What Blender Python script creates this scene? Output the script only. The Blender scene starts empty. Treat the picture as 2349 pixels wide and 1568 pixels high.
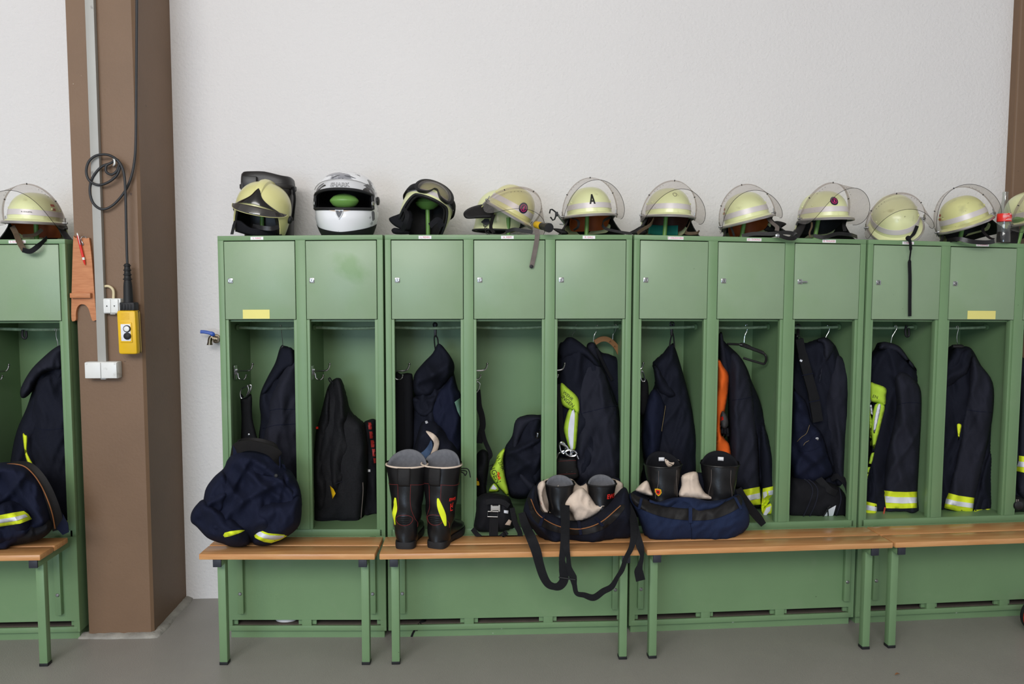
import bpy, bmesh, math, random
import numpy as np
from mathutils import Vector, Matrix, noise
from mathutils.geometry import delaunay_2d_cdt
random.seed(7)
SC = bpy.context.scene
COL = SC.collection
PI = math.pi
R = math.radians

# ------------------------------------------------------------------ camera
FPX, IW, IH = 1780.0, 2349, 1568
CZ, CD, PITCH, YAW, ROLL = 1.7018, 3.7038, 0.0719, 0.0549, 0.0023
_cy, _sy, _cp, _sp = math.cos(YAW), math.sin(YAW), math.cos(PITCH), math.sin(PITCH)
_F0, _R0, _Z = Vector((_sy, _cy, 0)), Vector((_cy, -_sy, 0)), Vector((0, 0, 1))
CF = _F0*_cp - _Z*_sp
_U = _F0*_sp + _Z*_cp
CR = _R0*math.cos(ROLL) + _U*math.sin(ROLL)
CU = _U*math.cos(ROLL) - _R0*math.sin(ROLL)
CO = Vector((0, -CD, CZ))
cam = bpy.data.cameras.new('camera')
cam.sensor_width = 36.0
cam.lens = FPX/IW*36.0
cam.clip_end = 60
camo = bpy.data.objects.new('camera', cam)
COL.objects.link(camo)
M3 = Matrix((CR, CU, -CF)).transposed()
camo.matrix_world = Matrix.Translation(CO) @ M3.to_4x4()
SC.camera = camo

def ray(px, py):
    return CF + CR*((px-IW/2)/FPX) - CU*((py-IH/2)/FPX)
def P(px, py, Y):                       # where the sight line of a photo point meets the depth Y
    r = ray(px, py); return CO + r*((Y-CO.y)/r.y)
def PZ(px, py, z):                      # ... or the height z
    r = ray(px, py); return CO + r*((z-CO.z)/r.z)
def crop(ox, oy, s):
    return lambda pts: [(ox+p[0]/s, oy+p[1]/s) for p in pts]

# ------------------------------------------------------------------ mesh builder
class MB:
    def __init__(self): self.v = []; self.f = []; self.m = []
    def add(self, vs, fs, mi=0):
        b = len(self.v); self.v += [Vector(x) for x in vs]
        self.f += [tuple(b+i for i in f) for f in fs]; self.m += [mi]*len(fs)
        return self
    def box(self, x0, x1, y0, y1, z0, z1, bev=0.0, mi=0, fn=None):
        bm = bmesh.new(); bmesh.ops.create_cube(bm, size=1.0)
        for v in bm.verts:
            v.co = Vector(((x0+x1)/2+v.co.x*(x1-x0), (y0+y1)/2+v.co.y*(y1-y0), (z0+z1)/2+v.co.z*(z1-z0)))
        if bev > 0:
            bmesh.ops.bevel(bm, geom=bm.edges[:], offset=bev, segments=2, affect='EDGES', profile=0.5)
        bm.verts.index_update()
        self.add([fn(v.co) if fn else v.co.copy() for v in bm.verts], [[v.index for v in f.verts] for f in bm.faces], mi)
        bm.free(); return self
    def tube(self, pts, r, n=8, closed=False, mi=0, flat=1.0, up=None):
        pts = [Vector(p) for p in pts]; k = len(pts); rings = []
        prev = None
        for i, p in enumerate(pts):
            if closed: t = pts[(i+1) % k]-pts[i-1]
            else: t = pts[min(i+1, k-1)]-pts[max(i-1, 0)]
            if t.length < 1e-9: t = Vector((0, 0, 1))
            t.normalize()
            if prev is None:
                a = Vector(up) if up else (Vector((0, 0, 1)) if abs(t.z) < 0.9 else Vector((1, 0, 0)))
                nrm = (a - t*a.dot(t)).normalized()
            else:
                nrm = prev - t*prev.dot(t)
                nrm = nrm.normalized() if nrm.length > 1e-6 else prev
            prev = nrm; b = t.cross(nrm)
            rr = r[i] if isinstance(r, (list, tuple)) else r
            rings.append([p + nrm*(math.cos(2*PI*j/n)*rr) + b*(math.sin(2*PI*j/n)*rr*flat) for j in range(n)])
        return self.loft(rings, not closed, not closed, closed_path=closed, mi=mi)
    def loft(self, rings, cap0=True, cap1=True, closed_path=False, mi=0, open_ring=False):
        n = len(rings[0]); k = len(rings); vs = [v for r in rings for v in r]; fs = []
        for i in range(k if closed_path else k-1):
            a, b = i*n, ((i+1) % k)*n
            for j in range(n-1 if open_ring else n):
                j2 = (j+1) % n
                fs.append((a+j, a+j2, b+j2, b+j))
        if cap0 and not closed_path: fs.append(tuple(range(n-1, -1, -1)))
        if cap1 and not closed_path: fs.append(tuple((k-1)*n+j for j in range(n)))
        return self.add(vs, fs, mi)
    def lathe(self, prof, c=(0, 0, 0), axis=(0, 0, 1), n=24, mi=0, sx=1.0, sy=1.0, cap=True):
        ax = Vector(axis).normalized(); a = Vector((1, 0, 0)) if abs(ax.x) < 0.9 else Vector((0, 1, 0))
        u = (a-ax*a.dot(ax)).normalized(); w = ax.cross(u); c = Vector(c)
        rings = [[c+ax*z+u*(r*sx*math.cos(2*PI*j/n))+w*(r*sy*math.sin(2*PI*j/n)) for j in range(n)] for r, z in prof]
        return self.loft(rings, cap, cap, mi=mi)
    def ribbon(self, pts, width, thick, side=None, mi=0):
        """flat strap swept along pts; side = across direction(s)"""
        pts = [Vector(p) for p in pts]; k = len(pts); rings = []
        for i, p in enumerate(pts):
            t = (pts[min(i+1, k-1)]-pts[max(i-1, 0)]).normalized()
            if side is None: s = t.cross(Vector((0, 1, 0)))
            elif callable(side): s = Vector(side(i/(k-1)))
            else: s = Vector(side)
            s = (s - t*s.dot(t))
            s = s.normalized() if s.length > 1e-6 else Vector((1, 0, 0))
            nn = t.cross(s).normalized()
            w = width[i] if isinstance(width, (list, tuple)) else width
            rings.append([p-s*w/2-nn*thick/2, p+s*w/2-nn*thick/2, p+s*w/2+nn*thick/2, p-s*w/2+nn*thick/2])
        return self.loft(rings, True, True, mi=mi)
    def grid(self, fn, nu, nv, mi=0, closed_u=False, skip=None):
        vs = []; fs = []
        for j in range(nv+1):
            for i in range(nu if closed_u else nu+1): vs.append(fn(i/nu, j/nv))
        w = nu if closed_u else nu+1
        for j in range(nv):
            for i in range(nu):
                if skip and skip((i+.5)/nu, (j+.5)/nv): continue
                i2 = (i+1) % w if closed_u else i+1
                fs.append((j*w+i, j*w+i2, (j+1)*w+i2, (j+1)*w+i))
        return self.add(vs, fs, mi)
    def xf(self, M, start=0):
        for i in range(start, len(self.v)): self.v[i] = M @ self.v[i]
        return self
    def clampz(self, z, soft=0.0):
        for v in self.v:
            if v.z < z: v.z = z + (v.z-z)*soft
        return self

WM = {}
def build(name, mb, mats, parent=None, smooth=True, angle=38, solid=0.0, fix=True, sub=0, loc=None):
    """link one mesh object; vertices are given in world space"""
    me = bpy.data.meshes.new(name)
    W = WM.get(parent.name, Matrix()) if parent else Matrix()
    if parent is None and loc is not None: W = Matrix.Translation(Vector(loc))
    Wi = W.inverted()
    me.from_pydata([Wi @ v for v in mb.v], [], mb.f)
    if fix:
        bm = bmesh.new(); bm.from_mesh(me)
        bmesh.ops.remove_doubles(bm, verts=bm.verts, dist=1e-6)
        bmesh.ops.recalc_face_normals(bm, faces=bm.faces)
        bm.to_mesh(me); bm.free()
    if not isinstance(mats, (list, tuple)): mats = [mats]
    for m in mats: me.materials.append(MAT[m] if isinstance(m, str) else m)
    if len(mats) > 1 and len(me.polygons) == len(mb.m): me.polygons.foreach_set('material_index', mb.m)
    if smooth:
        me.shade_smooth()
        if angle: me.set_sharp_from_angle(angle=R(angle))
    o = bpy.data.objects.new(name, me)
    COL.objects.link(o)
    if parent: o.parent = parent
    elif loc is not None: o.location = loc
    WM[o.name] = W
    if solid:
        m = o.modifiers.new('thickness', 'SOLIDIFY'); m.thickness = solid; m.offset = 0
    if sub:
        m = o.modifiers.new('smooth', 'SUBSURF'); m.levels = sub; m.render_levels = sub
    return o
def tag(o, label=None, cat=None, group=None, kind=None):
    if label: o['label'] = label
    if cat: o['category'] = cat
    if group: o['group'] = group
    if kind: o['kind'] = kind
    return o
def thing(name, loc, label, cat, group=None):
    o = bpy.data.objects.new(name, None); COL.objects.link(o)
    o.location = loc; o.empty_display_size = 0.05
    WM[o.name] = Matrix.Translation(Vector(loc))
    return tag(o, label, cat, group)

# ------------------------------------------------------------------ materials
MAT = {}
def srgb(r, g, b):
    def c(x):
        x /= 255.0
        return x/12.92 if x <= 0.04045 else ((x+0.055)/1.055)**2.4
    return (c(r), c(g), c(b), 1.0)
def mat(name, col, rough=0.5, metal=0.0, var=0.10, vscale=6.0, bump=0.0, bscale=80.0, spec=0.5, coat=0.0,
        sheen=0.0, stretch=(1, 1, 1), spots=None, trans=0.0, ior=1.45, col2=None, croughness=0.1):
    m = bpy.data.materials.new(name); m.use_nodes = True
    nt = m.node_tree; N = nt.nodes; L = nt.links
    b = N['Principled BSDF']
    tc = N.new('ShaderNodeTexCoord'); mp = N.new('ShaderNodeMapping')
    mp.inputs['Scale'].default_value = stretch
    L.new(tc.outputs['Object'], mp.inputs['Vector'])
    nz = N.new('ShaderNodeTexNoise'); nz.inputs['Scale'].default_value = vscale; nz.inputs['Detail'].default_value = 5
    L.new(mp.outputs['Vector'], nz.inputs['Vector'])
    cr = N.new('ShaderNodeValToRGB')
    c2 = col2 or tuple(min(1.0, x*(1+var)) for x in col[:3])+(1,)
    c1 = tuple(x*(1-var) for x in col[:3])+(1,) if not col2 else col
    cr.color_ramp.elements[0].color = c1; cr.color_ramp.elements[0].position = 0.3
    cr.color_ramp.elements[1].color = c2; cr.color_ramp.elements[1].position = 0.7
    L.new(nz.outputs['Fac'], cr.inputs['Fac'])
    out = cr.outputs['Color']
    if spots:                           # (colour, scale, threshold, softness) chips, dirt and scuffs
        for sc_, scl, th, sf in spots:
            n2 = N.new('ShaderNodeTexNoise'); n2.inputs['Scale'].default_value = scl; n2.inputs['Detail'].default_value = 3
            L.new(mp.outputs['Vector'], n2.inputs['Vector'])
            mr = N.new('ShaderNodeMapRange'); mr.inputs['From Min'].default_value = th; mr.inputs['From Max'].default_value = th+sf
            L.new(n2.outputs['Fac'], mr.inputs['Value'])
            mx = N.new('ShaderNodeMix'); mx.data_type = 'RGBA'
            L.new(mr.outputs['Result'], mx.inputs['Factor'])
            L.new(out, mx.inputs['A']); mx.inputs['B'].default_value = sc_
            out = mx.outputs['Result']
    L.new(out, b.inputs['Base Color'])
    b.inputs['Roughness'].default_value = rough; b.inputs['Metallic'].default_value = metal
    b.inputs['Specular IOR Level'].default_value = spec
    b.inputs['Coat Weight'].default_value = coat; b.inputs['Coat Roughness'].default_value = croughness
    b.inputs['Sheen Weight'].default_value = sheen
    b.inputs['Transmission Weight'].default_value = trans; b.inputs['IOR'].default_value = ior
    if bump:
        nb = N.new('ShaderNodeTexNoise'); nb.inputs['Scale'].default_value = bscale; nb.inputs['Detail'].default_value = 4
        L.new(mp.outputs['Vector'], nb.inputs['Vector'])
        bp = N.new('ShaderNodeBump'); bp.inputs['Strength'].default_value = 1.0; bp.inputs['Distance'].default_value = bump
        L.new(nb.outputs['Fac'], bp.inputs['Height']); L.new(bp.outputs['Normal'], b.inputs['Normal'])
    MAT[name] = m; return m
def mat_visor(name, tint, gloss=0.05, diff=0.07, edge=0.40):
    m = bpy.data.materials.new(name); m.use_nodes = True
    nt = m.node_tree; N = nt.nodes; L = nt.links
    N.remove(N['Principled BSDF']); o = N['Material Output']
    t = N.new('ShaderNodeBsdfTransparent'); g = N.new('ShaderNodeBsdfGlossy'); d = N.new('ShaderNodeBsdfDiffuse')
    tc = N.new('ShaderNodeTexCoord'); nz = N.new('ShaderNodeTexNoise'); nz.inputs['Scale'].default_value = 14
    L.new(tc.outputs['Object'], nz.inputs['Vector'])
    cr = N.new('ShaderNodeValToRGB')
    cr.color_ramp.elements[0].color = tuple(x*0.95 for x in tint[:3])+(1,); cr.color_ramp.elements[1].color = tuple(min(1, x*1.04) for x in tint[:3])+(1,)
    L.new(nz.outputs['Fac'], cr.inputs['Fac']); L.new(cr.outputs['Color'], t.inputs['Color'])
    g.inputs['Roughness'].default_value = 0.08; d.inputs['Color'].default_value = (0.45, 0.41, 0.38, 1)
    f = N.new('ShaderNodeLayerWeight'); f.inputs['Blend'].default_value = 0.12
    mr = N.new('ShaderNodeMath'); mr.operation = 'MULTIPLY'; mr.inputs[1].default_value = edge
    L.new(f.outputs['Facing'], mr.inputs[0])
    m0 = N.new('ShaderNodeMixShader'); m0.inputs['Fac'].default_value = diff
    L.new(t.outputs[0], m0.inputs[1]); L.new(d.outputs[0], m0.inputs[2])
    m1 = N.new('ShaderNodeMixShader'); m2 = N.new('ShaderNodeMixShader'); m2.inputs['Fac'].default_value = gloss
    L.new(m0.outputs[0], m2.inputs[1]); L.new(g.outputs[0], m2.inputs[2])
    L.new(mr.outputs[0], m1.inputs['Fac']); L.new(m2.outputs[0], m1.inputs[1]); L.new(d.outputs[0], m1.inputs[2])
    L.new(m1.outputs[0], o.inputs['Surface'])
    MAT[name] = m; return m

GREEN = srgb(112, 141, 101)
DIRT = srgb(60, 66, 52)
mat('green', GREEN, 0.42, var=0.05, vscale=3, bump=0.0002, bscale=260, spec=0.45,
    spots=[(srgb(124, 146, 112), 5, 0.60, 0.25), (srgb(64, 78, 56), 46, 0.775, 0.02)])
mat('green_door', srgb(136, 157, 126), 0.38, var=0.04, vscale=4, bump=0.0002, bscale=260, spec=0.5,
    spots=[(srgb(132, 156, 120), 6, 0.5, 0.3), (srgb(88, 112, 80), 60, 0.79, 0.02)])
mat('green_worn', GREEN, 0.45, var=0.05, vscale=5, bump=0.0002, bscale=260,
    spots=[(srgb(180, 190, 174), 46, 0.745, 0.02), (srgb(56, 66, 52), 60, 0.76, 0.03)])
mat('green_patch', srgb(110, 140, 84), 0.5, var=0.2, vscale=30)
mat('green_rail', srgb(150, 172, 140), 0.5, var=0.25, vscale=60)
mat('slot_floor', srgb(92, 84, 76), 0.8, var=0.15, vscale=12)
mat('wall', srgb(222, 218, 216), 0.9, var=0.012, vscale=1.5, bump=0.0040, bscale=75, spec=0.2,
    spots=[(srgb(150, 145, 140), 22, 0.80, 0.02)])
mat('floor', srgb(146, 142, 136), 0.36, var=0.05, vscale=2.5, bump=0.0012, bscale=170, spec=0.4,
    spots=[(srgb(104, 98, 90), 60, 0.77, 0.02), (srgb(205, 200, 190), 85, 0.79, 0.015), (srgb(150, 146, 138), 4, 0.58, 0.2)])
mat('cement', srgb(150, 146, 138), 0.85, var=0.2, vscale=18, bump=0.003, bscale=60, spots=[(srgb(112, 102, 90), 26, 0.62, 0.2)])
mat('ceiling', srgb(215, 212, 206), 0.9, var=0.02)
mat('brown', srgb(118, 92, 70), 0.55, var=0.05, vscale=5, bump=0.0008, bscale=90,
    spots=[(srgb(190, 180, 165), 55, 0.80, 0.015), (srgb(84, 64, 52), 28, 0.74, 0.05)])
mat('wood', srgb(208, 156, 104), 0.36, var=0.0, vscale=4.0, stretch=(1.2, 14, 14), bump=0.0003, bscale=40, col2=srgb(190, 132, 80), coat=0.25,
    spots=[(srgb(212, 158, 100), 3, 0.60, 0.15), (srgb(92, 62, 40), 18, 0.77, 0.05)])
mat('wood_edge', srgb(206, 152, 102), 0.5, vscale=5.0, stretch=(1.2, 10, 10), col2=srgb(190, 130, 80), spots=[(srgb(92, 62, 40), 14, 0.75, 0.05)])
mat('ply', srgb(196, 132, 88), 0.55, vscale=5, stretch=(3, 3, 22), col2=srgb(176, 110, 68), bump=0.0002, bscale=60)
mat('hanger_wood', srgb(150, 104, 58), 0.45, vscale=9, col2=srgb(128, 84, 44))
NAVY = srgb(23, 25, 36)
mat('navy', NAVY, 0.88, var=0.05, vscale=9, bump=0.0012, bscale=240, spec=0.2, sheen=0.0)
mat('navy_gray', srgb(35, 36, 46), 0.88, var=0.05, vscale=9, bump=0.0012, bscale=240, spec=0.2, sheen=0.0)
mat('navy_deep', srgb(21, 25, 44), 0.85, var=0.05, vscale=9, bump=0.0012, bscale=200, spec=0.2, sheen=0.0)
mat('blue_navy', srgb(30, 40, 66), 0.85, var=0.05, vscale=9, bump=0.0012, bscale=200, spec=0.2, sheen=0.0)
mat('jeans', srgb(58, 78, 108), 0.9, var=0.2, vscale=30, bump=0.001, bscale=200)
mat('black_cloth', srgb(20, 20, 24), 0.85, var=0.05, vscale=14, bump=0.001, bscale=200, spec=0.25, sheen=0.0)
mat('black_mesh', srgb(22, 22, 25), 0.75, var=0.3, vscale=160, bump=0.0012, bscale=320, spec=0.25)
mat('strap', srgb(17, 17, 20), 0.8, var=0.15, vscale=40, bump=0.0006, bscale=300, spec=0.3)
mat('gray_strap', srgb(104, 94, 88), 0.7, var=0.15, vscale=40, bump=0.0006, bscale=200)
mat('brown_strap', srgb(84, 68, 50), 0.7, var=0.15, vscale=40, bump=0.0006, bscale=200)
mat('leather', srgb(20, 19, 20), 0.33, var=0.2, vscale=10, bump=0.0004, bscale=90, spec=0.45)
mat('leather_flat', srgb(27, 25, 25), 0.62, var=0.15, vscale=16, bump=0.0006, bscale=110, spec=0.3)
mat('piping', srgb(150, 96, 56), 0.6)
mat('zip_gold', srgb(140, 120, 80), 0.5)
mat('dark_red', srgb(160, 40, 36), 0.6)
mat('glove_grey', srgb(66, 64, 64), 0.9, var=0.2, vscale=60)
mat('red_thread', srgb(116, 38, 36), 0.7)
mat('red', srgb(214, 44, 34), 0.5)
mat('dull_red', srgb(176, 70, 50), 0.6, var=0.15, vscale=40)
mat('orange', srgb(240, 104, 26), 0.8, var=0.05, vscale=12, bump=0.0008, bscale=200)
mat('lime', srgb(222, 236, 40), 0.7, var=0.06, vscale=20, bump=0.0006, bscale=240)
mat('lime_dull', srgb(180, 214, 60), 0.75, var=0.10, vscale=20, bump=0.0006, bscale=240)
mat('mint', srgb(150, 196, 172), 0.75, var=0.1, vscale=20)
mat('silver_tape', srgb(226, 227, 234), 0.4, var=0.05, vscale=40, metal=0.0, bump=0.0004, bscale=300)
mat('lining', srgb(214, 194, 176), 0.9, var=0.07, vscale=14, bump=0.003, bscale=40, spots=[(srgb(176, 120, 100), 26, 0.72, 0.05)])
mat('felt', srgb(104, 104, 108), 0.95, var=0.12, vscale=60, bump=0.001, bscale=240)
mat('chrome', srgb(205, 205, 208), 0.18, 1.0, var=0.05)
mat('steel', srgb(168, 168, 168), 0.38, 1.0, var=0.10, vscale=30)
mat('brass_nickel', srgb(140, 128, 108), 0.35, 1.0, var=0.2, vscale=40)
mat('alu_edge', srgb(186, 180, 178), 0.35, 0.75, var=0.10, vscale=12)
mat('rubber', srgb(24, 24, 26), 0.6, var=0.1)
mat('dark_plastic', srgb(30, 29, 30), 0.38, var=0.08, vscale=20, spec=0.5)
mat('cap_plastic', srgb(44, 46, 54), 0.5, var=0.06)
mat('gloss_black', srgb(24, 22, 22), 0.14, var=0.05, spec=0.6, coat=0.4)
mat('hard_case', srgb(38, 35, 34), 0.42, var=0.08, vscale=10, bump=0.0004, bscale=160)
LUME = srgb(224, 226, 172)
mat('helmet', LUME, 0.3, var=0.03, vscale=8, spec=0.5, coat=0.35, croughness=0.2, spots=[(srgb(120, 116, 80), 60, 0.745, 0.03), (srgb(196, 194, 140), 14, 0.62, 0.1)])
mat('helmet_scuffed', srgb(214, 212, 148), 0.38, var=0.06, vscale=10, spec=0.5, coat=0.2, croughness=0.3, spots=[(srgb(96, 94, 70), 44, 0.70, 0.04), (srgb(160, 158, 116), 9, 0.52, 0.2)])
mat('helmet_cream', srgb(216, 210, 146), 0.3, var=0.03, vscale=8, spec=0.5, coat=0.35, croughness=0.2, spots=[(srgb(110, 106, 70), 60, 0.75, 0.03)])
mat('helmet_white', srgb(232, 232, 234), 0.2, var=0.02, vscale=5, spec=0.5, coat=0.6, croughness=0.06, spots=[(srgb(110, 100, 96), 90, 0.74, 0.02)])
mat('helmet_swirl', srgb(232, 232, 234), 0.22, var=0.02, vscale=5, spec=0.5, coat=0.6, croughness=0.06,
    spots=[(srgb(140, 140, 146), 12, 0.50, 0.05), (srgb(40, 40, 42), 15, 0.58, 0.03)])
mat('silver_band', srgb(214, 206, 204), 0.4, var=0.05, vscale=14, metal=0.1, spots=[(srgb(150, 140, 132), 40, 0.70, 0.06)])
mat('liner_orange', srgb(160, 78, 30), 0.6, var=0.2, vscale=14, bump=0.001, bscale=60)
mat('liner_brown', srgb(70, 36, 26), 0.6, var=0.2, vscale=14, bump=0.001, bscale=60)
mat('liner_black', srgb(22, 21, 21), 0.7, var=0.2, vscale=14, bump=0.001, bscale=60)
mat('teal', srgb(32, 128, 112), 0.8, var=0.1)
mat('knob_green', srgb(110, 154, 76), 0.38, var=0.08, vscale=20, spots=[(srgb(150, 150, 110), 14, 0.70, 0.04)])
mat('patch_navy', srgb(34, 28, 54), 0.8, var=0.1, vscale=60)
mat('pink', srgb(214, 40, 118), 0.7)
mat('visor_frame', srgb(150, 140, 138), 0.4, var=0.06, vscale=20, metal=0.3)
mat_visor('visor', (0.90, 0.875, 0.855))
mat_visor('visor_brown', (0.22, 0.17, 0.13), 0.10)
mat_visor('visor_clear', (0.95, 0.95, 0.95), 0.03)
mat_visor('lens_dark', (0.62, 0.58, 0.54), 0.08)
mat_visor('glass', (0.93, 0.95, 0.94), 0.05, 0.015, 0.34)
mat('cola', srgb(12, 5, 4), 0.15, var=0.0, spec=0.12)
mat('label_red', srgb(232, 46, 38), 0.35, var=0.03)
mat('white_plastic', srgb(222, 222, 218), 0.35, var=0.03, vscale=10, spots=[(srgb(190, 188, 180), 20, 0.64, 0.1)])
mat('cream_cable', srgb(214, 198, 160), 0.5)
mat('gray_duct', srgb(164, 162, 156), 0.45, var=0.05, vscale=6, spots=[(srgb(134, 132, 128), 18, 0.68, 0.06)])
mat('cable_black', srgb(40, 40, 42), 0.5, var=0.1, vscale=20)
mat('yellow', srgb(226, 180, 24), 0.45, var=0.07, vscale=14, spots=[(srgb(150, 118, 30), 30, 0.70, 0.06)])
mat('note_yellow', srgb(226, 216, 128), 0.7, var=0.03)
mat('blue', srgb(46, 84, 172), 0.4, var=0.06)
mat('paper', srgb(232, 230, 230), 0.6, var=0.02)
mat('ink_red', srgb(206, 92, 108), 0.7)
mat('ink_black', srgb(20, 20, 20), 0.6)
mat('leaf', srgb(150, 100, 66), 0.8)

# ------------------------------------------------------------------ lettering
def text2d(s, size, bold=0.0, align='CENTER'):
    cu = bpy.data.curves.new('lettering', 'FONT'); cu.body = s; cu.size = size; cu.align_x = align; cu.align_y = 'CENTER'
    cu.offset = bold; cu.resolution_u = 3
    o = bpy.data.objects.new('lettering', cu); COL.objects.link(o)
    dg = bpy.context.evaluated_depsgraph_get(); dg.update()
    me = o.evaluated_get(dg).to_mesh()
    vs = [(v.co.x, v.co.y) for v in me.vertices]; fs = [tuple(p.vertices) for p in me.polygons]
    o.evaluated_get(dg).to_mesh_clear()
    bpy.data.objects.remove(o); bpy.data.curves.remove(cu)
    return vs, fs
def lettering(name, s, size, fn, m, parent, bold=0.0):
    vs, fs = text2d(s, size, bold)
    mb = MB(); mb.add([fn(x, y) for x, y in vs], fs)
    return build(name, mb, m, parent, smooth=False, fix=False)

def letter_a(name, size, fn, m, parent):
    """upright block capital A: two legs and a bar"""
    h, w, t = size*.72, size*.46, size*.13; mb = MB()
    a = h*.30
    quads = [[(-w/2, -h/2), (-w/2+t, -h/2), (t*.5, h/2), (-t*.5, h/2)], [(w/2-t, -h/2), (w/2, -h/2), (t*.5, h/2), (-t*.5, h/2)], [(-w*.27, -h/2+a-t*.5), (w*.27, -h/2+a-t*.5), (w*.22, -h/2+a+t*.4), (-w*.22, -h/2+a+t*.4)]]
    for q in quads:
        mb.grid(lambda u, v: fn(q[0][0]+(q[1][0]-q[0][0])*u+((q[3][0]-q[0][0])+((q[2][0]-q[3][0])-(q[1][0]-q[0][0]))*u)*v, q[0][1]+(q[3][1]-q[0][1])*v), 2, 8)
    return build(name, mb, m, parent, smooth=False, fix=False)
def smooth_path(pts, n=6, closed=False):
    """Catmull-Rom through the points"""
    pts = [Vector(p) for p in pts]; k = len(pts); out = []
    for i in range(k if closed else k-1):
        p0 = pts[i-1] if (closed or i > 0) else pts[0]*2-pts[1]
        p1 = pts[i]; p2 = pts[(i+1) % k]
        p3 = pts[(i+2) % k] if (closed or i+2 < k) else p2*2-p1
        for j in range(n):
            t = j/n
            out.append(0.5*((2*p1)+(-p0+p2)*t+(2*p0-5*p1+4*p2-p3)*t*t+(-p0+3*p1-3*p2+p3)*t*t*t))
    if not closed: out.append(pts[-1])
    return out
# ------------------------------------------------------------------ the room
WALLY = 0.50
def rect(name, pts, m, kind='structure'):
    mb = MB(); mb.add(pts, [(0, 1, 2, 3)]); return tag(build(name, mb, m, fix=False, smooth=False), kind=kind)
mb = MB(); mb.box(-7, 7, WALLY, WALLY+0.2, -0.1, 4.6); tag(build('wall_back', mb, 'wall', smooth=False), kind='structure')
mb = MB(); mb.box(-7, 7, -10, WALLY+0.2, -0.12, 0.0); tag(build('floor', mb, 'floor', smooth=False), kind='structure')
mb = MB(); mb.box(-7, 7, -10, WALLY+0.2, 4.6, 4.8); tag(build('ceiling', mb, 'ceiling', smooth=False), kind='structure')
# brown concrete pillar at the left, its cement fillet, and the one beyond the right locker row
PX0, PX1, PY0 = -1.846, -1.541, 0.06
mb = MB()
c = 0.012
ring = lambda z: [Vector(p) for p in ((PX0, PY0, z), (PX1-c, PY0, z), (PX1, PY0+c, z), (PX1, WALLY+.02, z), (PX0, WALLY+.02, z))]
mb.loft([ring(z) for z in (0.0, 0.4, 0.9, 1.6, 2.4, 4.6)])
tag(build('pillar_left', mb, 'brown', smooth=False), kind='structure')
mb = MB(); mb.box(2.972, 3.35, 0.445, WALLY+.02, 0, 4.6, bev=0.01)
tag(build('pillar_right', mb, 'brown', smooth=False), kind='structure')
mb = MB()
path = [(PX0-0.04, PY0-0.012), (PX0+.1, PY0-.02), (PX1-.1, PY0-0.022), (PX1+0.022, PY0-0.022), (PX1+0.028, PY0+0.1), (PX1+0.018, PY0+0.2), (PX1+0.03, WALLY-.08), (PX1+0.02, WALLY+.01)]
path = [Vector((x, y, 0)) for x, y in path]
pth = []
for i in range(len(path)-1):
    for j in range(5): pth.append(path[i].lerp(path[i+1], j/5))
pth.append(path[-1])
rings = []
for i, p in enumerate(pth):
    k = noise.noise(Vector((i*0.7, 3, 0)))
    t = (pth[min(i+1, len(pth)-1)]-pth[max(i-1, 0)]).normalized(); n = Vector((t.y, -t.x, 0))
    w = 0.016+0.006*k; h = 0.016+0.007*k
    rings.append([p-n*0.03+Vector((0, 0, -.01)), p+n*w+Vector((0, 0, -.01)), p+n*w*0.8+Vector((0, 0, 0.004)), p+n*w*0.2+Vector((0, 0, h*0.6)), p-n*0.012+Vector((0, 0, h)), p-n*0.03+Vector((0, 0, h))])
mb.loft(rings); tag(build('trim_1', mb, 'cement', angle=60), kind='structure')

# ------------------------------------------------------------------ daylight through the open gates behind the camera
def area(name, loc, target, sx, sy, power, col):
    l = bpy.data.lights.new(name, 'AREA'); l.shape = 'RECTANGLE'; l.size = sx; l.size_y = sy; l.energy = power; l.color = col
    o = bpy.data.objects.new(name, l); COL.objects.link(o); o.location = loc
    o.rotation_euler = (Vector(target)-Vector(loc)).to_track_quat('-Z', 'Y').to_euler(); return o
area('window_daylight', (-1.5, -6.2, 4.0), (0.1, 0.3, 0.9), 5.5, 1.8, 322, (1.0, 0.985, 0.965))
area('gate_daylight', (-2.6, -8.5, 1.2), (-1.4, 0.3, 0.6), 2.6, 2.2, 125, (0.56, 0.76, 1.0))
w = bpy.data.worlds.new('sky'); SC.world = w; w.use_nodes = True
bg = w.node_tree.nodes['Background']; bg.inputs['Color'].default_value = (0.92, 0.95, 1.0, 1); bg.inputs['Strength'].default_value = 0.55
SC.view_settings.view_transform = 'Standard'; SC.view_settings.look = 'None'; SC.view_settings.gamma = 1.0
SC.view_settings.exposure = 0.09
SC.view_settings.use_curve_mapping = False

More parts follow.
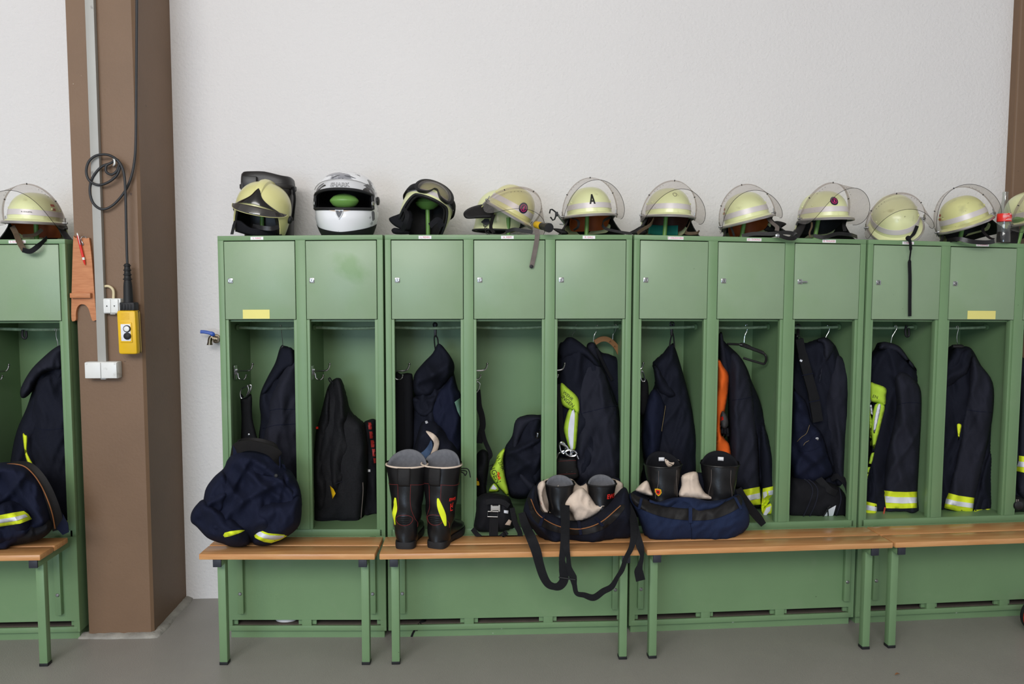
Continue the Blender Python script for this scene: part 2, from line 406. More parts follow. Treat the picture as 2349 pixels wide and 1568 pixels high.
# ------------------------------------------------------------------ lockers
H = 1.93
ZT, ZD, ZO, ZP, ZS, ZV, ZB = 1.908, 1.543, 0.541, 0.509, 0.097, 0.067, 0.042   # header, door, opening, panel, slot, rail, body bottom
DEP, ST, MU = 0.42, 0.027, 0.046
def rubbed_door():
    m = MAT['green_door'].copy(); m.name = 'green_door_rubbed'; nt = m.node_tree; N = nt.nodes; L = nt.links
    b = N['Principled BSDF']; src = b.inputs['Base Color'].links[0].from_socket
    tc = next(n for n in N if n.type == 'TEX_COORD')
    mp = N.new('ShaderNodeMapping'); mp.inputs['Location'].default_value = (-0.20, 0.0, -1.792); mp.inputs['Rotation'].default_value = (0, R(28), 0)
    mp.vector_type = 'TEXTURE'; mp.inputs['Location'].default_value = (0.215, -0.2, 1.785); mp.inputs['Scale'].default_value = (0.150, 0.5, 0.085)
    L.new(tc.outputs['Object'], mp.inputs['Vector'])
    g = N.new('ShaderNodeTexGradient'); g.gradient_type = 'SPHERICAL'; L.new(mp.outputs['Vector'], g.inputs['Vector'])
    nz = N.new('ShaderNodeTexNoise'); nz.inputs['Scale'].default_value = 16; nz.inputs['Detail'].default_value = 4; L.new(tc.outputs['Object'], nz.inputs['Vector'])
    mu = N.new('ShaderNodeMath'); mu.operation = 'MULTIPLY'; L.new(g.outputs['Fac'], mu.inputs[0]); L.new(nz.outputs['Fac'], mu.inputs[1])
    mr = N.new('ShaderNodeMapRange'); mr.inputs['From Min'].default_value = 0.10; mr.inputs['From Max'].default_value = 0.34; mr.inputs['To Max'].default_value = 0.7
    L.new(mu.outputs[0], mr.inputs['Value'])
    mx = N.new('ShaderNodeMix'); mx.data_type = 'RGBA'; L.new(mr.outputs['Result'], mx.inputs['Factor']); L.new(src, mx.inputs['A'])
    mx.inputs['B'].default_value = srgb(104, 140, 82); L.new(mx.outputs['Result'], b.inputs['Base Color'])
    MAT['green_door_rubbed'] = m
rubbed_door()
class Unit:
    def __init__(s, pl, pr, yl, yr, n, W=None, dz=0.0):
        a, b = P(pl[0], pl[1], yl), P(pr[0], pr[1], yr)
        s.o = Vector((a.x, yl, 0)); d = Vector((b.x-a.x, yr-yl, 0)); s.W = d.length
        s.e = d.normalized(); s.nr = Vector((-s.e.y, s.e.x, 0)); s.hl, s.hr = a.z, b.z; s.n = n
        s.W0 = s.W
        if W: s.W = W
    def __call__(s, u, y=None, z=None):
        if y is None: u, y, z = u
        h = s.hl+(s.hr-s.hl)*u/s.W0
        k = 1.0 + (h/H-1.0)*max(0.0, min(1.0, (z-1.2)/0.73))*1.0
        return s.o + s.e*u + s.nr*y + Vector((0, 0, z*k))
    def door(s, i):
        w = (s.W-2*ST-(s.n-1)*MU)/s.n; u0 = ST+i*(w+MU); return u0, u0+w

def make_unit(un, label, names, notes=(), stain=None, posts=(), screws=True, rail_dy=0.0, knobs=None):
    root = thing('locker', un(un.W/2, 0.2, 0), label, 'locker', 'green changing room lockers')
    W = un.W; mb = MB(); B = lambda *a, **k: mb.box(*a, fn=un, **k)
    # sheet metal carcass
    B(0, W, 0, DEP, ZT, H, bev=0.0015)                                   # header and top
    B(0, ST, 0, 0.03, ZP, ZT, bev=0.001); B(W-ST, W, 0, 0.03, ZP, ZT, bev=0.001)
    B(0, ST, 0.001, 0.03, ZB, ZP); B(W-ST, W, 0.001, 0.03, ZB, ZP)
    B(0, 0.004, 0.03, DEP, ZB, ZT); B(W-0.004, W, 0.03, DEP, ZB, ZT)
    B(0, W, DEP-0.004, DEP, ZB, ZT)
    for i in range(un.n-1):
        u1 = un.door(i)[1]
        B(u1, u1+MU, 0, 0.03, ZO, ZT, bev=0.001); B(u1+MU/2-.003, u1+MU/2+.003, 0.03, DEP-.004, ZB, ZT)
        B(u1, u1+MU, 0.002, 0.03, ZB, ZS+.03, bev=0.001)
    B(0.004, W-.004, 0.03, DEP-.004, ZD-.012, ZD-.004)                    # shelf under the door compartment
    B(ST, W-ST, 0.004, DEP-.004, ZO-.012, ZO)                             # floor of the open compartment
    B(ST*0.6, W-ST*0.6, 0.0, 0.012, ZP-.0, ZO-.001, bev=0.001)
    B(ST*0.4, W-ST*0.4, 0.0, 0.012, ZB, ZV, bev=0.001)
    for i in range(un.n):                                                # inner lips of each opening
        a, b = un.door(i)
        for q0, q1 in ((a, a+0.014), (b-0.014, b)):
            B(q0, q1, 0.005, 0.034, ZO, ZD-.002, bev=0.001)
        B(a-.004, a+0.02, 0.018, 0.03, ZV, ZS+.02); B(b-.02, b+.004, 0.018, 0.03, ZV, ZS+.02)
    build('carcass', mb, 'green', root, angle=30)
    mb = MB(); mb.box(0.001, W-.001, -0.0005, 0.0008, ZS, ZP, bev=0.0, fn=un); build('lower_panel', mb, 'green', root, angle=30)
    mb = MB(); mb.box(0.012, W-0.012, 0.022, DEP-.03, 0.0, ZB, fn=un); build('plinth', mb, 'green_worn', root, angle=30)
    mb = MB(); mb.box(0.01, W-.01, 0.032, DEP-.01, ZV-.012, ZV-.004, fn=un); build('shoe_shelf', mb, 'slot_floor', root, smooth=False)
    for i in range(un.n):
        a, b = un.door(i)
        mb = MB(); mb.box(a+.003, b-.003, -0.002, 0.014, ZD, ZT-.004, bev=0.0018, fn=un)
        d = build('door', mb, 'green_door_rubbed' if stain == i else 'green_door', root, angle=30)
        u = a+0.030; z = (ZD+ZT)/2-.003
        mb = MB(); mb.box(u-.012, u+.012, -.006, 0.0, z-.012, z+.012, bev=0.003, fn=un); l = build('lock', mb, 'chrome', d)
        mb = MB(); mb.lathe([(0.0095, 0), (0.0095, 0.004), (0.008, 0.0055)], un(u, -0.005, z), (0, -1, 0), 20, mi=0)
        mb.box(u-.0012, u+.0012, -0.0115, -.010, z-.006, z+.006, fn=un, mi=1)
        build('lock_core', mb, ['steel', 'rubber'], d)
        if (names is not None) and i < len(names) and names[i] is not None and names[i][1] is True:
            mb = MB(); mb.box(u-.004, u+.03, -.02, -.011, z-.004, z+.003, bev=.001, fn=un); mb.tube([un(u, -.02, z), un(u, -.004, z)], .004); build('key', mb, 'steel', d)
        # clothes rail
        mb = MB(); pts = [un(a-.02+(b-a+.04)*t, 0.21, ZD-.048-0.006*math.sin(PI*t)) for t in [k/10 for k in range(11)]]
        mb.tube(pts, 0.0075, 10); build('clothes_rail', mb, 'green_rail', root)
        for p, q in ((pts[0], pts[1]), (pts[-1], pts[-2])):
            dd = (q-p).normalized(); mb = MB(); mb.tube([p+dd*.002, p+dd*.014], 0.016, 12); build('rail_bracket', mb, 'green', root)
        if names and i < len(names) and names[i]:
            px, s = names[i][0], names[i][2]
            uu = (a+b)/2+px; ww = 0.03+0.0042*len(s)
            mb = MB(); mb.box(uu-ww/2, uu+ww/2, -0.0012, 0.0005, ZT+.003, H-.005, fn=un); t = build('name_tag', mb, 'paper', root, smooth=False)
            lettering('lettering', s, 0.0115, lambda x, y: un(uu+x, -0.0018, (ZT+H)/2-.001+y), 'ink_red', t)
    for i, off, wd in notes:
        a, b = un.door(i); uu = (a+b)/2+off
        mb = MB(); mb.box(uu-wd/2, uu+wd/2, -.0034, -.0022, ZD+.003, ZD+.045, fn=un); build('yellow_sticker', mb, 'note_yellow', root, smooth=False)
    for u in posts:
        mb = MB(); mb.box(u-.014, u+.014, -.024, 0.0, 0.135, 0.508, bev=.002, fn=un); p = build('mounting_post', mb, 'green_worn', root)
        for z in (0.235, 0.468):
            mb = MB(); mb.lathe([(0.0085, 0.0), (0.0085, 0.003), (0.006, .0055), (0.0, .006)], un(u, -.024, z), (0, -1, 0), 14); s = build('screw', mb, 'steel', p)
    return root

UL = Unit((-330, 551), (148.5, 548), 0.02, 0.02, 2)
U1 = Unit((498.5, 541), (877.5, 538), -0.004, -0.041, 2)
U2 = Unit((882.5, 538), (1450.5, 538), -0.041, -0.046, 3)
U3 = Unit((1455.5, 538), (1987.5, 549), -0.046, -0.002, 3)
U4 = Unit((1992.5, 549), (2340, 558.5), -0.001, 0.041, 3, W=1.215)
# (offset, key in lock, text)
RL = make_unit(UL, 'green double locker left of the brown pillar', [None, (0.02, False, 'S. SCHUPPEL')], posts=(UL.W-.085,))
R1 = make_unit(U1, 'green double locker nearest the brown pillar on its right, yellow sticker on its first door', [(-.01, False, 'L. HAIZ'), None], notes=((0, -.02, 0.125),), stain=1, posts=(0.075, U1.W-.06))
R2 = make_unit(U2, 'green triple locker behind the pair of black boots', [(-.01, False, 'L. RENN'), (-.01, False, 'A. HEIM'), (-.01, False, 'R. GALL')], posts=(0.07, U2.W-.065))
R3 = make_unit(U3, 'green triple locker behind the blue trousers stuffed with boots', [(0.005, False, 'F. KREZDORN'), (0.01, False, 'JO. DORING'), (0.005, True, 'R. WALKER')], posts=(0.05, U3.W-.05))
R4 = make_unit(U4, 'green triple locker at the far right with the glass bottle on top', [(0.0, False, 'T. MACK'), (-.01, False, 'D. KAMPLE'), None], notes=((1, 0.0, 0.15),), posts=(0.09,))
# ------------------------------------------------------------------ benches in front of the lockers
ZSEAT = 0.53
def make_bench(un, label, legs):
    root = thing('bench', un(un.W/2, -0.15, 0), label, 'bench', 'wooden slat benches')
    W = un.W
    for y0, y1 in ((-0.312, -0.203), (-0.192, -0.075)):
        mb = MB(); mb.box(-0.0005 if un in (U1, UL) else -0.0022, W+0.0022 if un is not UL else W, y0, y1, ZSEAT-.026, ZSEAT, bev=0.004, fn=un); build('seat_slat', mb, 'wood', root, angle=30)
    for u in legs:
        mb = MB(); mb.box(u-.0175, u+.0175, -.255, -.22, 0.012, ZSEAT-.06, bev=.002, fn=un); l = build('leg', mb, 'green_worn', root, angle=30)
        mb = MB(); mb.box(u-.019, u+.019, -.2565, -.2185, 0.0, .014, bev=.002, fn=un); build('foot_cap', mb, 'rubber', l)
        mb = MB(); mb.box(u-.0175, u+.0175, -.30, -.026, ZSEAT-.061, ZSEAT-.027, bev=.002, fn=un); a = build('arm', mb, 'green', root, angle=30)
        mb = MB(); mb.box(u-.0185, u+.0185, -.3045, -.296, ZSEAT-.062, ZSEAT-.026, bev=.002, fn=un); build('end_cap', mb, 'cap_plastic', a)
make_bench(UL, 'wooden slat bench left of the brown pillar', (UL.W-.036,))
make_bench(U1, 'short wooden slat bench under the navy trousers pile, first right of the pillar', (0.075, U1.W-.053))
make_bench(U2, 'long wooden slat bench carrying the pair of black boots', (0.06, U2.W-.07))
make_bench(U3, 'wooden slat bench under the blue trousers, its right half empty', (0.047, U3.W-.078))
make_bench(U4, 'empty wooden slat bench at the far right', (0.036, U4.W-.05))

# ------------------------------------------------------------------ locker fittings: coat hooks and helmet stands
def coat_hook(root, un, i, z=None, y=0.17, sc=1.0):
    a, b = un.door(i); z = z or 1.275; u = a-.018
    rt = build('coat_hook', MB().box(u, u+.004, y-.022, y+.022, z-.035, z+.035, bev=.0015, fn=un).box(u+.004, u+.012, y-.006, y+.006, z-.012, z+.018, bev=.002, fn=un), 'chrome', root)
    mb = MB()
    up = [un(u+q[0]*sc, y-.004, z+q[1]*sc) for q in ((.006, .006), (.03, .008), (.06, .009), (.075, .014), (.083, .026), (.087, .042))]
    mb.tube(smooth_path(up, 4), 0.0042, 8); c = up[-1]
    mb.lathe([(0.0, -.006), (.005, -.004), (.0068, 0), (.005, .004), (0, .006)], c, n=12, cap=False)
    lo = [un(u+q[0]*sc, y-.004, z+q[1]*sc) for q in ((.014, -.004), (.017, -.026), (.026, -.034), (.04, -.034), (.05, -.026), (.054, -.014))]
    mb.tube(smooth_path(lo, 4), 0.0036, 8)
    mb.lathe([(0.0, -.0055), (.004, -.004), (.006, 0), (.004, .004), (0, .0055)], lo[-1], n=12, cap=False)
    build('hook_arm', mb, 'chrome', rt)
for rt, un, idx in ((RL, UL, (1,)), (R1, U1, (0, 1)), (R2, U2, (0, 1, 2)), (R3, U3, (0,))):
    for i in idx: coat_hook(rt, un, i)
def top_z(un, X): 
    k = max(0, min(1, (X-un.o.x)/(un.e.x*un.W0)))
    return un.hl+(un.hr-un.hl)*k
def helmet_stand(root, un, px, py, Y, knob=None, lean=0.0, ball=True):
    """post with a ball that carries a helmet; (px, py) is where the post meets the locker top"""
    p = P(px, py, Y); z0 = top_z(un, p.x); base = Vector((p.x, Y, z0))
    tip = base+Vector((lean, 0, 0.085 if knob is None else knob))
    mb = MB(); mb.tube([base, base.lerp(tip, .5), tip], 0.0105, 14); s = build('helmet_stand', mb, 'knob_green', root)
    if ball:
        mb = MB(); mb.lathe([(0.0, -.036), (.03, -.03), (.052, -.014), (.06, 0), (.052, .016), (.03, .031), (0, .036)], tip+Vector((0, 0, .012)), n=24, cap=False)
        build('stand_ball', mb, 'knob_green', s)
    return tip
# ------------------------------------------------------------------ cloth: closed bodies with a front and a back, folds and seams
def seg_dist(pts, poly):
    P_ = np.asarray(pts, float); A = np.asarray(poly, float); B = np.roll(A, -1, axis=0)
    d = np.full(len(P_), 1e9)
    for a, b in zip(A, B):
        ab = b-a; L = max(1e-12, ab @ ab)
        t = np.clip(((P_-a) @ ab)/L, 0, 1)
        d = np.minimum(d, np.hypot(*(P_-(a+t[:, None]*ab)).T))
    return d
def densify(pts, step):
    out = []
    for i, p in enumerate(pts):
        q = pts[(i+1) % len(pts)]; n = max(1, int(math.hypot(q[0]-p[0], q[1]-p[1])/step))
        for j in range(n): out.append((p[0]+(q[0]-p[0])*j/n, p[1]+(q[1]-p[1])*j/n))
    return out
def tri(poly, res):
    """triangulate the inside of a photo-plane outline with a hexagonal net of points"""
    xs = [p[0] for p in poly]; ys = [p[1] for p in poly]; g = []
    y = min(ys); r = 0
    while y < max(ys):
        x = min(xs)+(res/2 if r % 2 else 0)
        while x < max(xs): g.append((x, y)); x += res
        y += res*.866; r += 1
    g = np.array(g)
    inside = np.zeros(len(g), bool); n = len(poly)
    for i in range(n):
        x0, y0 = poly[i]; x1, y1 = poly[(i+1) % n]
        if y0 == y1: continue
        c = ((y0 > g[:, 1]) != (y1 > g[:, 1])) & (g[:, 0] < (x1-x0)*(g[:, 1]-y0)/(y1-y0)+x0)
        inside ^= c
    g = g[inside]
    if len(g): g = g[seg_dist(g, poly) > res*.45]
    vs = [Vector(p) for p in poly]+[Vector((a, b)) for a, b in g]
    r_ = delaunay_2d_cdt(vs, [(i, (i+1) % n) for i in range(n)], [], 1, 1e-4)
    return [(v.x, v.y) for v in r_[0]], [tuple(f) for f in r_[2]]
class Cloth:
    """folds: list of (amplitude m, wavelength px across, direction deg of the fold line from vertical, stretch, ridge?)"""
    def __init__(s, outline, Y, tf, tb=None, rim=30, folds=(), seed=0, tilt=None, sm=4, step=6):
        s.poly = [(p.x, p.y) for p in smooth_path([Vector((x, y, 0)) for x, y in outline], sm, closed=True)] if sm else outline
        s.poly = densify(s.poly, step)
        s.Y, s.tf, s.tb, s.rim, s.folds, s.seed, s.tilt = Y, tf, (tf if tb is None else tb), rim, folds, seed, tilt
    def base(s, x, y): return s.Y+(s.tilt(x, y) if s.tilt else 0.0)
    def fold(s, x, y):
        f = 0.0
        for k, (a, wl, ang, st, ridge) in enumerate(s.folds):
            c, n = math.cos(R(ang)), math.sin(R(ang))
            u, v = (x*c+y*n)/wl, (-x*n+y*c)/(wl*st)
            q = noise.noise(Vector((u, v, s.seed*3.7+k*11.3)))
            if ridge:
                q2_ = noise.noise(Vector((u+.35*q, v, s.seed*3.7+k*11.3+5)))
                q = 1.15*math.exp(-(q2_*3.4)**2)-.45
            f += a*q
        return f
    def prof(s, d):
        t = min(1.0, d/s.rim); return math.sqrt(max(0.0, 1-(1-t)**2))
    def front(s, pts, off=0.0):
        ds = seg_dist(pts, s.poly)
        return [s.base(x, y)-s.tf*s.prof(d)-s.fold(x, y)*min(1, d/(s.rim*.35))-off for (x, y), d in zip(pts, ds)]
    def mesh(s, res=5, zmin=None, ymax=None, zsoft=0.0):
        pts, fs = tri(s.poly, res); ds = seg_dist(pts, s.poly)
        fr = s.front(pts)
        bk = [s.base(x, y)+s.tb*s.prof(d)+.3*s.fold(x+50, y)*min(1, d/(s.rim*.35)) for (x, y), d in zip(pts, ds)]
        mb = MB(); n = len(pts)
        vs = [P(x, y, a) for (x, y), a in zip(pts, fr)]; bs = []; idx = {}
        for i, ((x, y), b, d) in enumerate(zip(pts, bk, ds)):
            if d < .01: idx[i] = i
            else: idx[i] = n+len(bs); p = P(x, y, s.base(x, y)); bs.append(Vector((p.x, min(b, ymax) if ymax else b, p.z)))
        mb.add(vs+bs, fs+[tuple(idx[i] for i in f[::-1]) for f in fs])
        if zmin is not None: mb.clampz(zmin, zsoft)
        return mb
    def patch(s, outline, off=.004, res=5, sm=3, thick=.002, step=5, zmin=None):
        """a piece sewn on the front of this cloth"""
        poly = [(p.x, p.y) for p in smooth_path([Vector((x, y, 0)) for x, y in outline], sm, closed=True)] if sm else outline
        pts, fs = tri(densify(poly, step), res); y0 = s.front(pts, off); n = len(pts)
        mb = MB(); a = [P(x, y, q) for (x, y), q in zip(pts, y0)]; b = [P(x, y, q+thick) for (x, y), q in zip(pts, y0)]
        b = [Vector((p.x, p.y+thick, p.z)) for p in a]
        m = len(densify(poly, step))
        mb.add(a+b, fs+[tuple(n+i for i in f[::-1]) for f in fs])
        ds = seg_dist(pts, poly); ring = [i for i in range(min(m, n))]
        mb.add([], [])
        mb.f += [(ring[i], ring[(i+1) % len(ring)], n+ring[(i+1) % len(ring)], n+ring[i]) for i in range(len(ring))]; mb.m += [0]*len(ring)
        if zmin is not None: mb.clampz(zmin)
        return mb
    def seam(s, path, off=.0012, r=.0012, n=5):
        pts = [(p.x, p.y) for p in smooth_path([Vector((x, y, 0)) for x, y in path], n)]
        mb = MB(); mb.tube([P(x, y, q) for (x, y), q in zip(pts, s.front(pts, off))], r, 6); return mb
    def on(s, x, y, off=0.0): return P(x, y, s.front([(x, y)], off)[0])
def wire_hook(parent, pts, Y, r=.0017, m='chrome', name='hook'):
    mb = MB(); mb.tube(smooth_path([P(x, y, Y) for x, y in pts], 5), r, 8); return build(name, mb, m, parent)
HANG = ((.028, 38, 5, 6, False), (.024, 42, -9, 5, True), (.016, 34, 24, 4.5, True), (.007, 19, -16, 4, True))
BUNCH = ((.040, 56, 30, 1.8, False), (.046, 64, -50, 3, True), (.036, 52, 55, 3.2, True), (.020, 36, 12, 3, True), (.008, 20, -20, 3, True))
SEATZ = ZSEAT+.0012
def ysit(px, py, z=ZSEAT): return PZ(px, py, z).y
# ------------------------------------------------------------------ helmets
def pose(px, py, Y, yaw, roll, pitch):
    return Matrix.Translation(P(px, py, Y)) @ Matrix.Rotation(R(roll), 4, 'Y') @ Matrix.Rotation(R(pitch), 4, 'X') @ Matrix.Rotation(R(yaw), 4, 'Z')
def sstep(a, b, x):
    t = max(0.0, min(1.0, (x-a)/(b-a))); return t*t*(3-2*t)

class Shell:                             # the half-egg of a steel fire helmet, forward = -y
    def __init__(s, ax=.110, ay=.136, h=.142, e=2.5): s.ax, s.ay, s.h, s.e = ax, ay, h, e
    def rz(s, z): return max(0.0, 1-(max(0.0, z)/s.h)**s.e)**(1/s.e)
    def pt(s, phi, z, off=0.0):
        r = s.rz(z); return Vector(((s.ax*r+off)*math.sin(phi), -(s.ay*r+off)*math.cos(phi), z))
    def brim(s, phi):                    # outer edge of the brim
        w = 0.018+0.014*max(0, math.cos(phi))**2
        return Vector(((s.ax+w)*math.sin(phi), -(s.ay+w)*math.cos(phi), -0.004-0.006*max(0, math.cos(phi))))

def photo_xy(p):
    q = p-CO; d = q.dot(CF); return IW/2+FPX*q.dot(CR)/d, IH/2-FPX*q.dot(CU)/d
def locate(M, sh, px, py):
    best = None
    for a in range(-60, 61, 2):
        for k in range(4, 26):
            z = .005*k; x, y = photo_xy(M @ sh.pt(R(a), z)); e = (x-px)**2+(y-py)**2
            if best is None or e < best[0]: best = (e, a, z)
    return best[1], best[2]
def fire_helmet(label, pos, ztop, liner='liner_black', visor_ang=62, skin='helmet', flap='full', badge=None, strap_pts=None,
                strap_mat='leather_flat', sh=None, visor_h=.150, visor='visor', teal=False, red_marks=False, letter=None, mark=None, side_red=False):
    M = pos; sh = sh or Shell()
    root = thing('fire_helmet', M.translation, label, 'helmet', 'pale yellow fire helmets with raised visors')
    def mk(name, mb, m, parent=root, clamp=True, **k):
        mb.xf(M)
        if clamp: mb.clampz(ztop+.0015)
        return build(name, mb, m, parent, **k)
    # shell: dome, brim and the nape skirt behind the ears
    mb = MB(); N = 72; nz = 22; rings = []
    for j in range(nz+1):
        a = j/nz*PI/2; z = sh.h*math.sin(PI/2-a)**0.9 if j < nz else 0.0
        if j == 0: z = sh.h*0.99995
        rings.append([sh.pt(2*PI*i/N, z) for i in range(N)])
    rings[-1] = [sh.pt(2*PI*i/N, 0.010) for i in range(N)]
    def low(i, t):
        phi = 2*PI*i/N; b = sh.brim(phi); p = sh.pt(phi, 0.010); back = sstep(-0.05, -0.35, math.cos(phi))
        q = p.lerp(b, t); q.z = 0.010+(b.z-0.010)*(t**1.6)
        nap = Vector(((sh.ax+.004+.014*t)*math.sin(phi), -(sh.ay+.006+.030*t)*math.cos(phi), 0.010-.072*t*sstep(-0.05, -0.6, math.cos(phi))-0.016*t))
        return q.lerp(nap, back)
    for t in (.25, .5, .75, 1.0): rings.append([low(i, t) for i in range(N)])
    inner = [[Vector((p.x*.965, p.y*.968, p.z*1.0+.0005)) for p in rings[-1]]]
    inner += [[sh.pt(2*PI*i/N, z, -.004) for i in range(N)] for z in (.012, .05, .09, .12)]
    mb.loft(rings+inner, True, True)
    shell = mk('shell', mb, skin)
    # metal edge along the front half of the brim
    mb = MB(); rr = []
    for i in range(49):
        phi = R(-104)+R(208)*i/48; b = low((phi/(2*PI)*N) % N, 1.0); o = Vector((math.sin(phi), -math.cos(phi), 0))
        rr.append([b+o*.0028+Vector((0, 0, -.0055)), b+o*.0048+Vector((0, 0, .000)), b+o*.0015+Vector((0, 0, .0068)), b-o*.004+Vector((0, 0, .005)), b-o*.004+Vector((0, 0, -.005))])
    mb.loft(rr); mk('brim_edge', mb, 'alu_edge', shell)
    # reflective band
    mb = MB(); rr = []
    for i in range(57):
        phi = R(-125)+R(250)*i/56
        rr.append([sh.pt(phi, .028, .0016), sh.pt(phi, .054, .0016), sh.pt(phi, .054, -.001), sh.pt(phi, .028, -.001)])
    mb.loft(rr); band = mk('reflective_band', mb, 'silver_band', shell)
    for phi in (-68, 68, -100, 100):
        mb = MB(); q = sh.pt(R(phi), .064); o = Vector((math.sin(R(phi)), -math.cos(R(phi)), 0))
        mb.lathe([(.0052, -.002), (.0052, .002), (.003, .0042), (0, .0046)], q, o, 12); mk('rivet', mb, skin, shell)
    # liner bowl, neck cloth
    mb = MB(); rings = []
    for t, k in ((0, .30), (.2, .62), (.45, .84), (.75, .93), (1, .95)):
        rings.append([Vector(((sh.ax-.006)*k*math.sin(2*PI*i/40), -(sh.ay-.008)*k*math.cos(2*PI*i/40), .105*(1-t)-(t**2)*(.002+.062*sstep(.5, -.7, math.cos(2*PI*i/40))))) for i in range(40)])
    outer = [[Vector((p.x*1.015, p.y*1.015, p.z)) for p in r] for r in rings[::-1]]
    mb.loft(rings+outer, True, True); mk('liner', mb, liner)
    if flap:
        mb = MB(); rr = []; n = 36; sp = 80 if flap == 'full' else 100
        for i in range(n+1):
            phi = R(sp)+R(360-2*sp)*i/n; row = []
            for t in (0, .2, .4, .6, .8, 1):
                sag = 0.004*math.sin(phi*7+t*2)*t
                rx = sh.ax+.001+.070*t**1.4+sag; ry = sh.ay+.001+.060*t**1.4+sag
                row.append(Vector((rx*math.sin(phi), -ry*math.cos(phi), -.004-.105*t)))
            back = [Vector((p.x*.975, p.y*.975, p.z-.002)) for p in row[::-1]]
            rr.append(row+back)
        mb.loft(rr); mk('neck_flap', mb, 'leather_flat' if flap == 'full' else 'black_cloth')
    if teal:
        mb = MB()
        mb.grid(lambda u, v: Vector(((sh.ax*.9)*math.sin(R(130+100*u)), -(sh.ay*.86)*math.cos(R(130+100*u)), -.030-.05*v)), 16, 3); mk('neck_towel', mb, 'teal', solid=.004)
    # visor on its two pivots
    VX, VY = sh.ax+.028, sh.ay+.048
    ca, sa = math.cos(R(visor_ang)), math.sin(R(visor_ang))
    def vis(phi, t, off=0.0):
        ph = abs(phi)/R(96); hv = visor_h*max(0.0, 1-ph**4.5)**.5 + .016
        x = (VX+off+.010*t)*math.sin(phi); y = -(VY+off+.014*t)*math.cos(phi); z = -t*hv
        return Vector((x, y*ca+z*sa-.002, -y*sa+z*ca+.006))
    mb = MB(); mb.grid(lambda u, v: vis(R(-96+192*u), v), 64, 10); v = mk('visor', mb, visor, clamp=True)
    mb = MB(); rr = []
    for i in range(65):
        phi = R(-96+192*i/64)
        rr.append([vis(phi, 0, .0012), vis(phi, .10, .0012), vis(phi, .10, -.0012), vis(phi, 0, -.0012)])
    mb.loft(rr); mk('visor_frame', mb, 'visor', v)
    mb = MB(); mb.tube([vis(R(-95+190*i/72), 1.0) for i in range(73)], .0011, 5); mk('visor_rim', mb, 'dark_plastic', v)
    mb = MB()
    for dphi in (-44, -38, -32, -26, 26, 32, 38, 44): mb.lathe([(.0013, -.001), (.0013, .001)], vis(R(dphi), .22), (vis(R(dphi), .22, .01)-vis(R(dphi), .22)), 8)
    mk('vent_hole', mb, 'dark_plastic', v)
    for dphi in (-55, 0, 55):
        mb = MB(); q = vis(R(dphi), .05); o = vis(R(dphi), .05, .01)-q; mb.lathe([(.0026, -.003), (.0026, .004), (0, .005)], q, o, 10); mk('visor_rivet', mb, 'dark_plastic', v)
    for s in (-1, 1):
        mb = MB(); c = Vector((s*(VX-.004), 0, .004))
        mb.lathe([(.006, -.012), (.006, .006), (.004, .010)], c, (s, 0, 0), 12)
        mb.tube([c+Vector((-s*.014, .004, -.004)), c+Vector((-s*.002, .002, -.008)), c+Vector((s*.004, -.004, -.012))], .0035, 8)
        mb.tube([c, c+Vector((s*.002, -.006*ca, .024))], .0026, 8)
        mk('pivot', mb, 'steel', v)
    if badge:                            # round woven badge with a ringed letter
        bx, by, rad = badge; ph0, z0 = locate(M, sh, bx, by)
        def bfn(x, y, off=.002):
            return M @ sh.pt(R(ph0)+x/(sh.ax*1.05), z0+y, off)
        mb = MB(); n = 36
        vs = [bfn(0, 0)]+[bfn(rad*.5*math.cos(2*PI*i/n), rad*.5*math.sin(2*PI*i/n)) for i in range(n)]+[bfn(rad*math.cos(2*PI*i/n), rad*math.sin(2*PI*i/n)) for i in range(n)]
        fs = [(0, 1+i, 1+(i+1) % n) for i in range(n)]+[(1+i, 1+n+i, 1+n+(i+1) % n, 1+(i+1) % n) for i in range(n)]
        mb.add(vs, fs); bd = build('badge', mb, 'patch_navy', shell, fix=False)
        mb = MB(); mb.tube([bfn(rad*.62*math.cos(2*PI*i/n), rad*.62*math.sin(2*PI*i/n), .0028) for i in range(n)], .0013, 6, closed=True)
        build('badge_ring', mb, 'pink', bd)
        letter_a('lettering', rad*1.15, lambda x, y: bfn(x, y, .0034), 'pink', bd)
    if letter:
        lx, ly, size = letter; ph0, z0 = locate(M, sh, lx, ly)
        letter_a('lettering', size, lambda x, y: M @ sh.pt(R(ph0)+x/(sh.ax*1.05), z0+y, .0016), 'ink_black', shell)
    if mark:                             # small hand-written name on the band
        ph0, txt, size = mark
        lettering('lettering', txt, size, lambda x, y: M @ sh.pt(R(ph0)+x/(sh.ax*1.1), .041+y, .0028), 'ink_black', band)
    if side_red is not None and side_red is not False:
        for z in (.064, .083):
            mb = MB(); mb.grid(lambda u, v: sh.pt(R(side_red-6+12*u), z-.006+.011*v, .0014), 4, 1); mk('red_mark', mb, 'dull_red', shell)
    if strap_pts:
        for pts, w, m_ in strap_pts:
            mb = MB(); mb.ribbon(smooth_path([M @ Vector(p) if not isinstance(p, tuple) or len(p) == 3 and abs(p[0]) < 1 else P(*p) for p in pts], 6), w, .0025, side=lambda t: (0.25, .2, 1)); build('chin_strap', mb, m_, root)
    return root
def strap(parent, pts, w, m_, side=(0, 0, 1), thick=.0026, name='chin_strap', n=6):
    mb = MB(); mb.ribbon(smooth_path([P(*p) for p in pts], n), w, thick, side=side); return build(name, mb, m_, parent)

ZL = top_z(UL, -2.0)
def zt(un, px): return top_z(un, P(px, 540, .18).x)

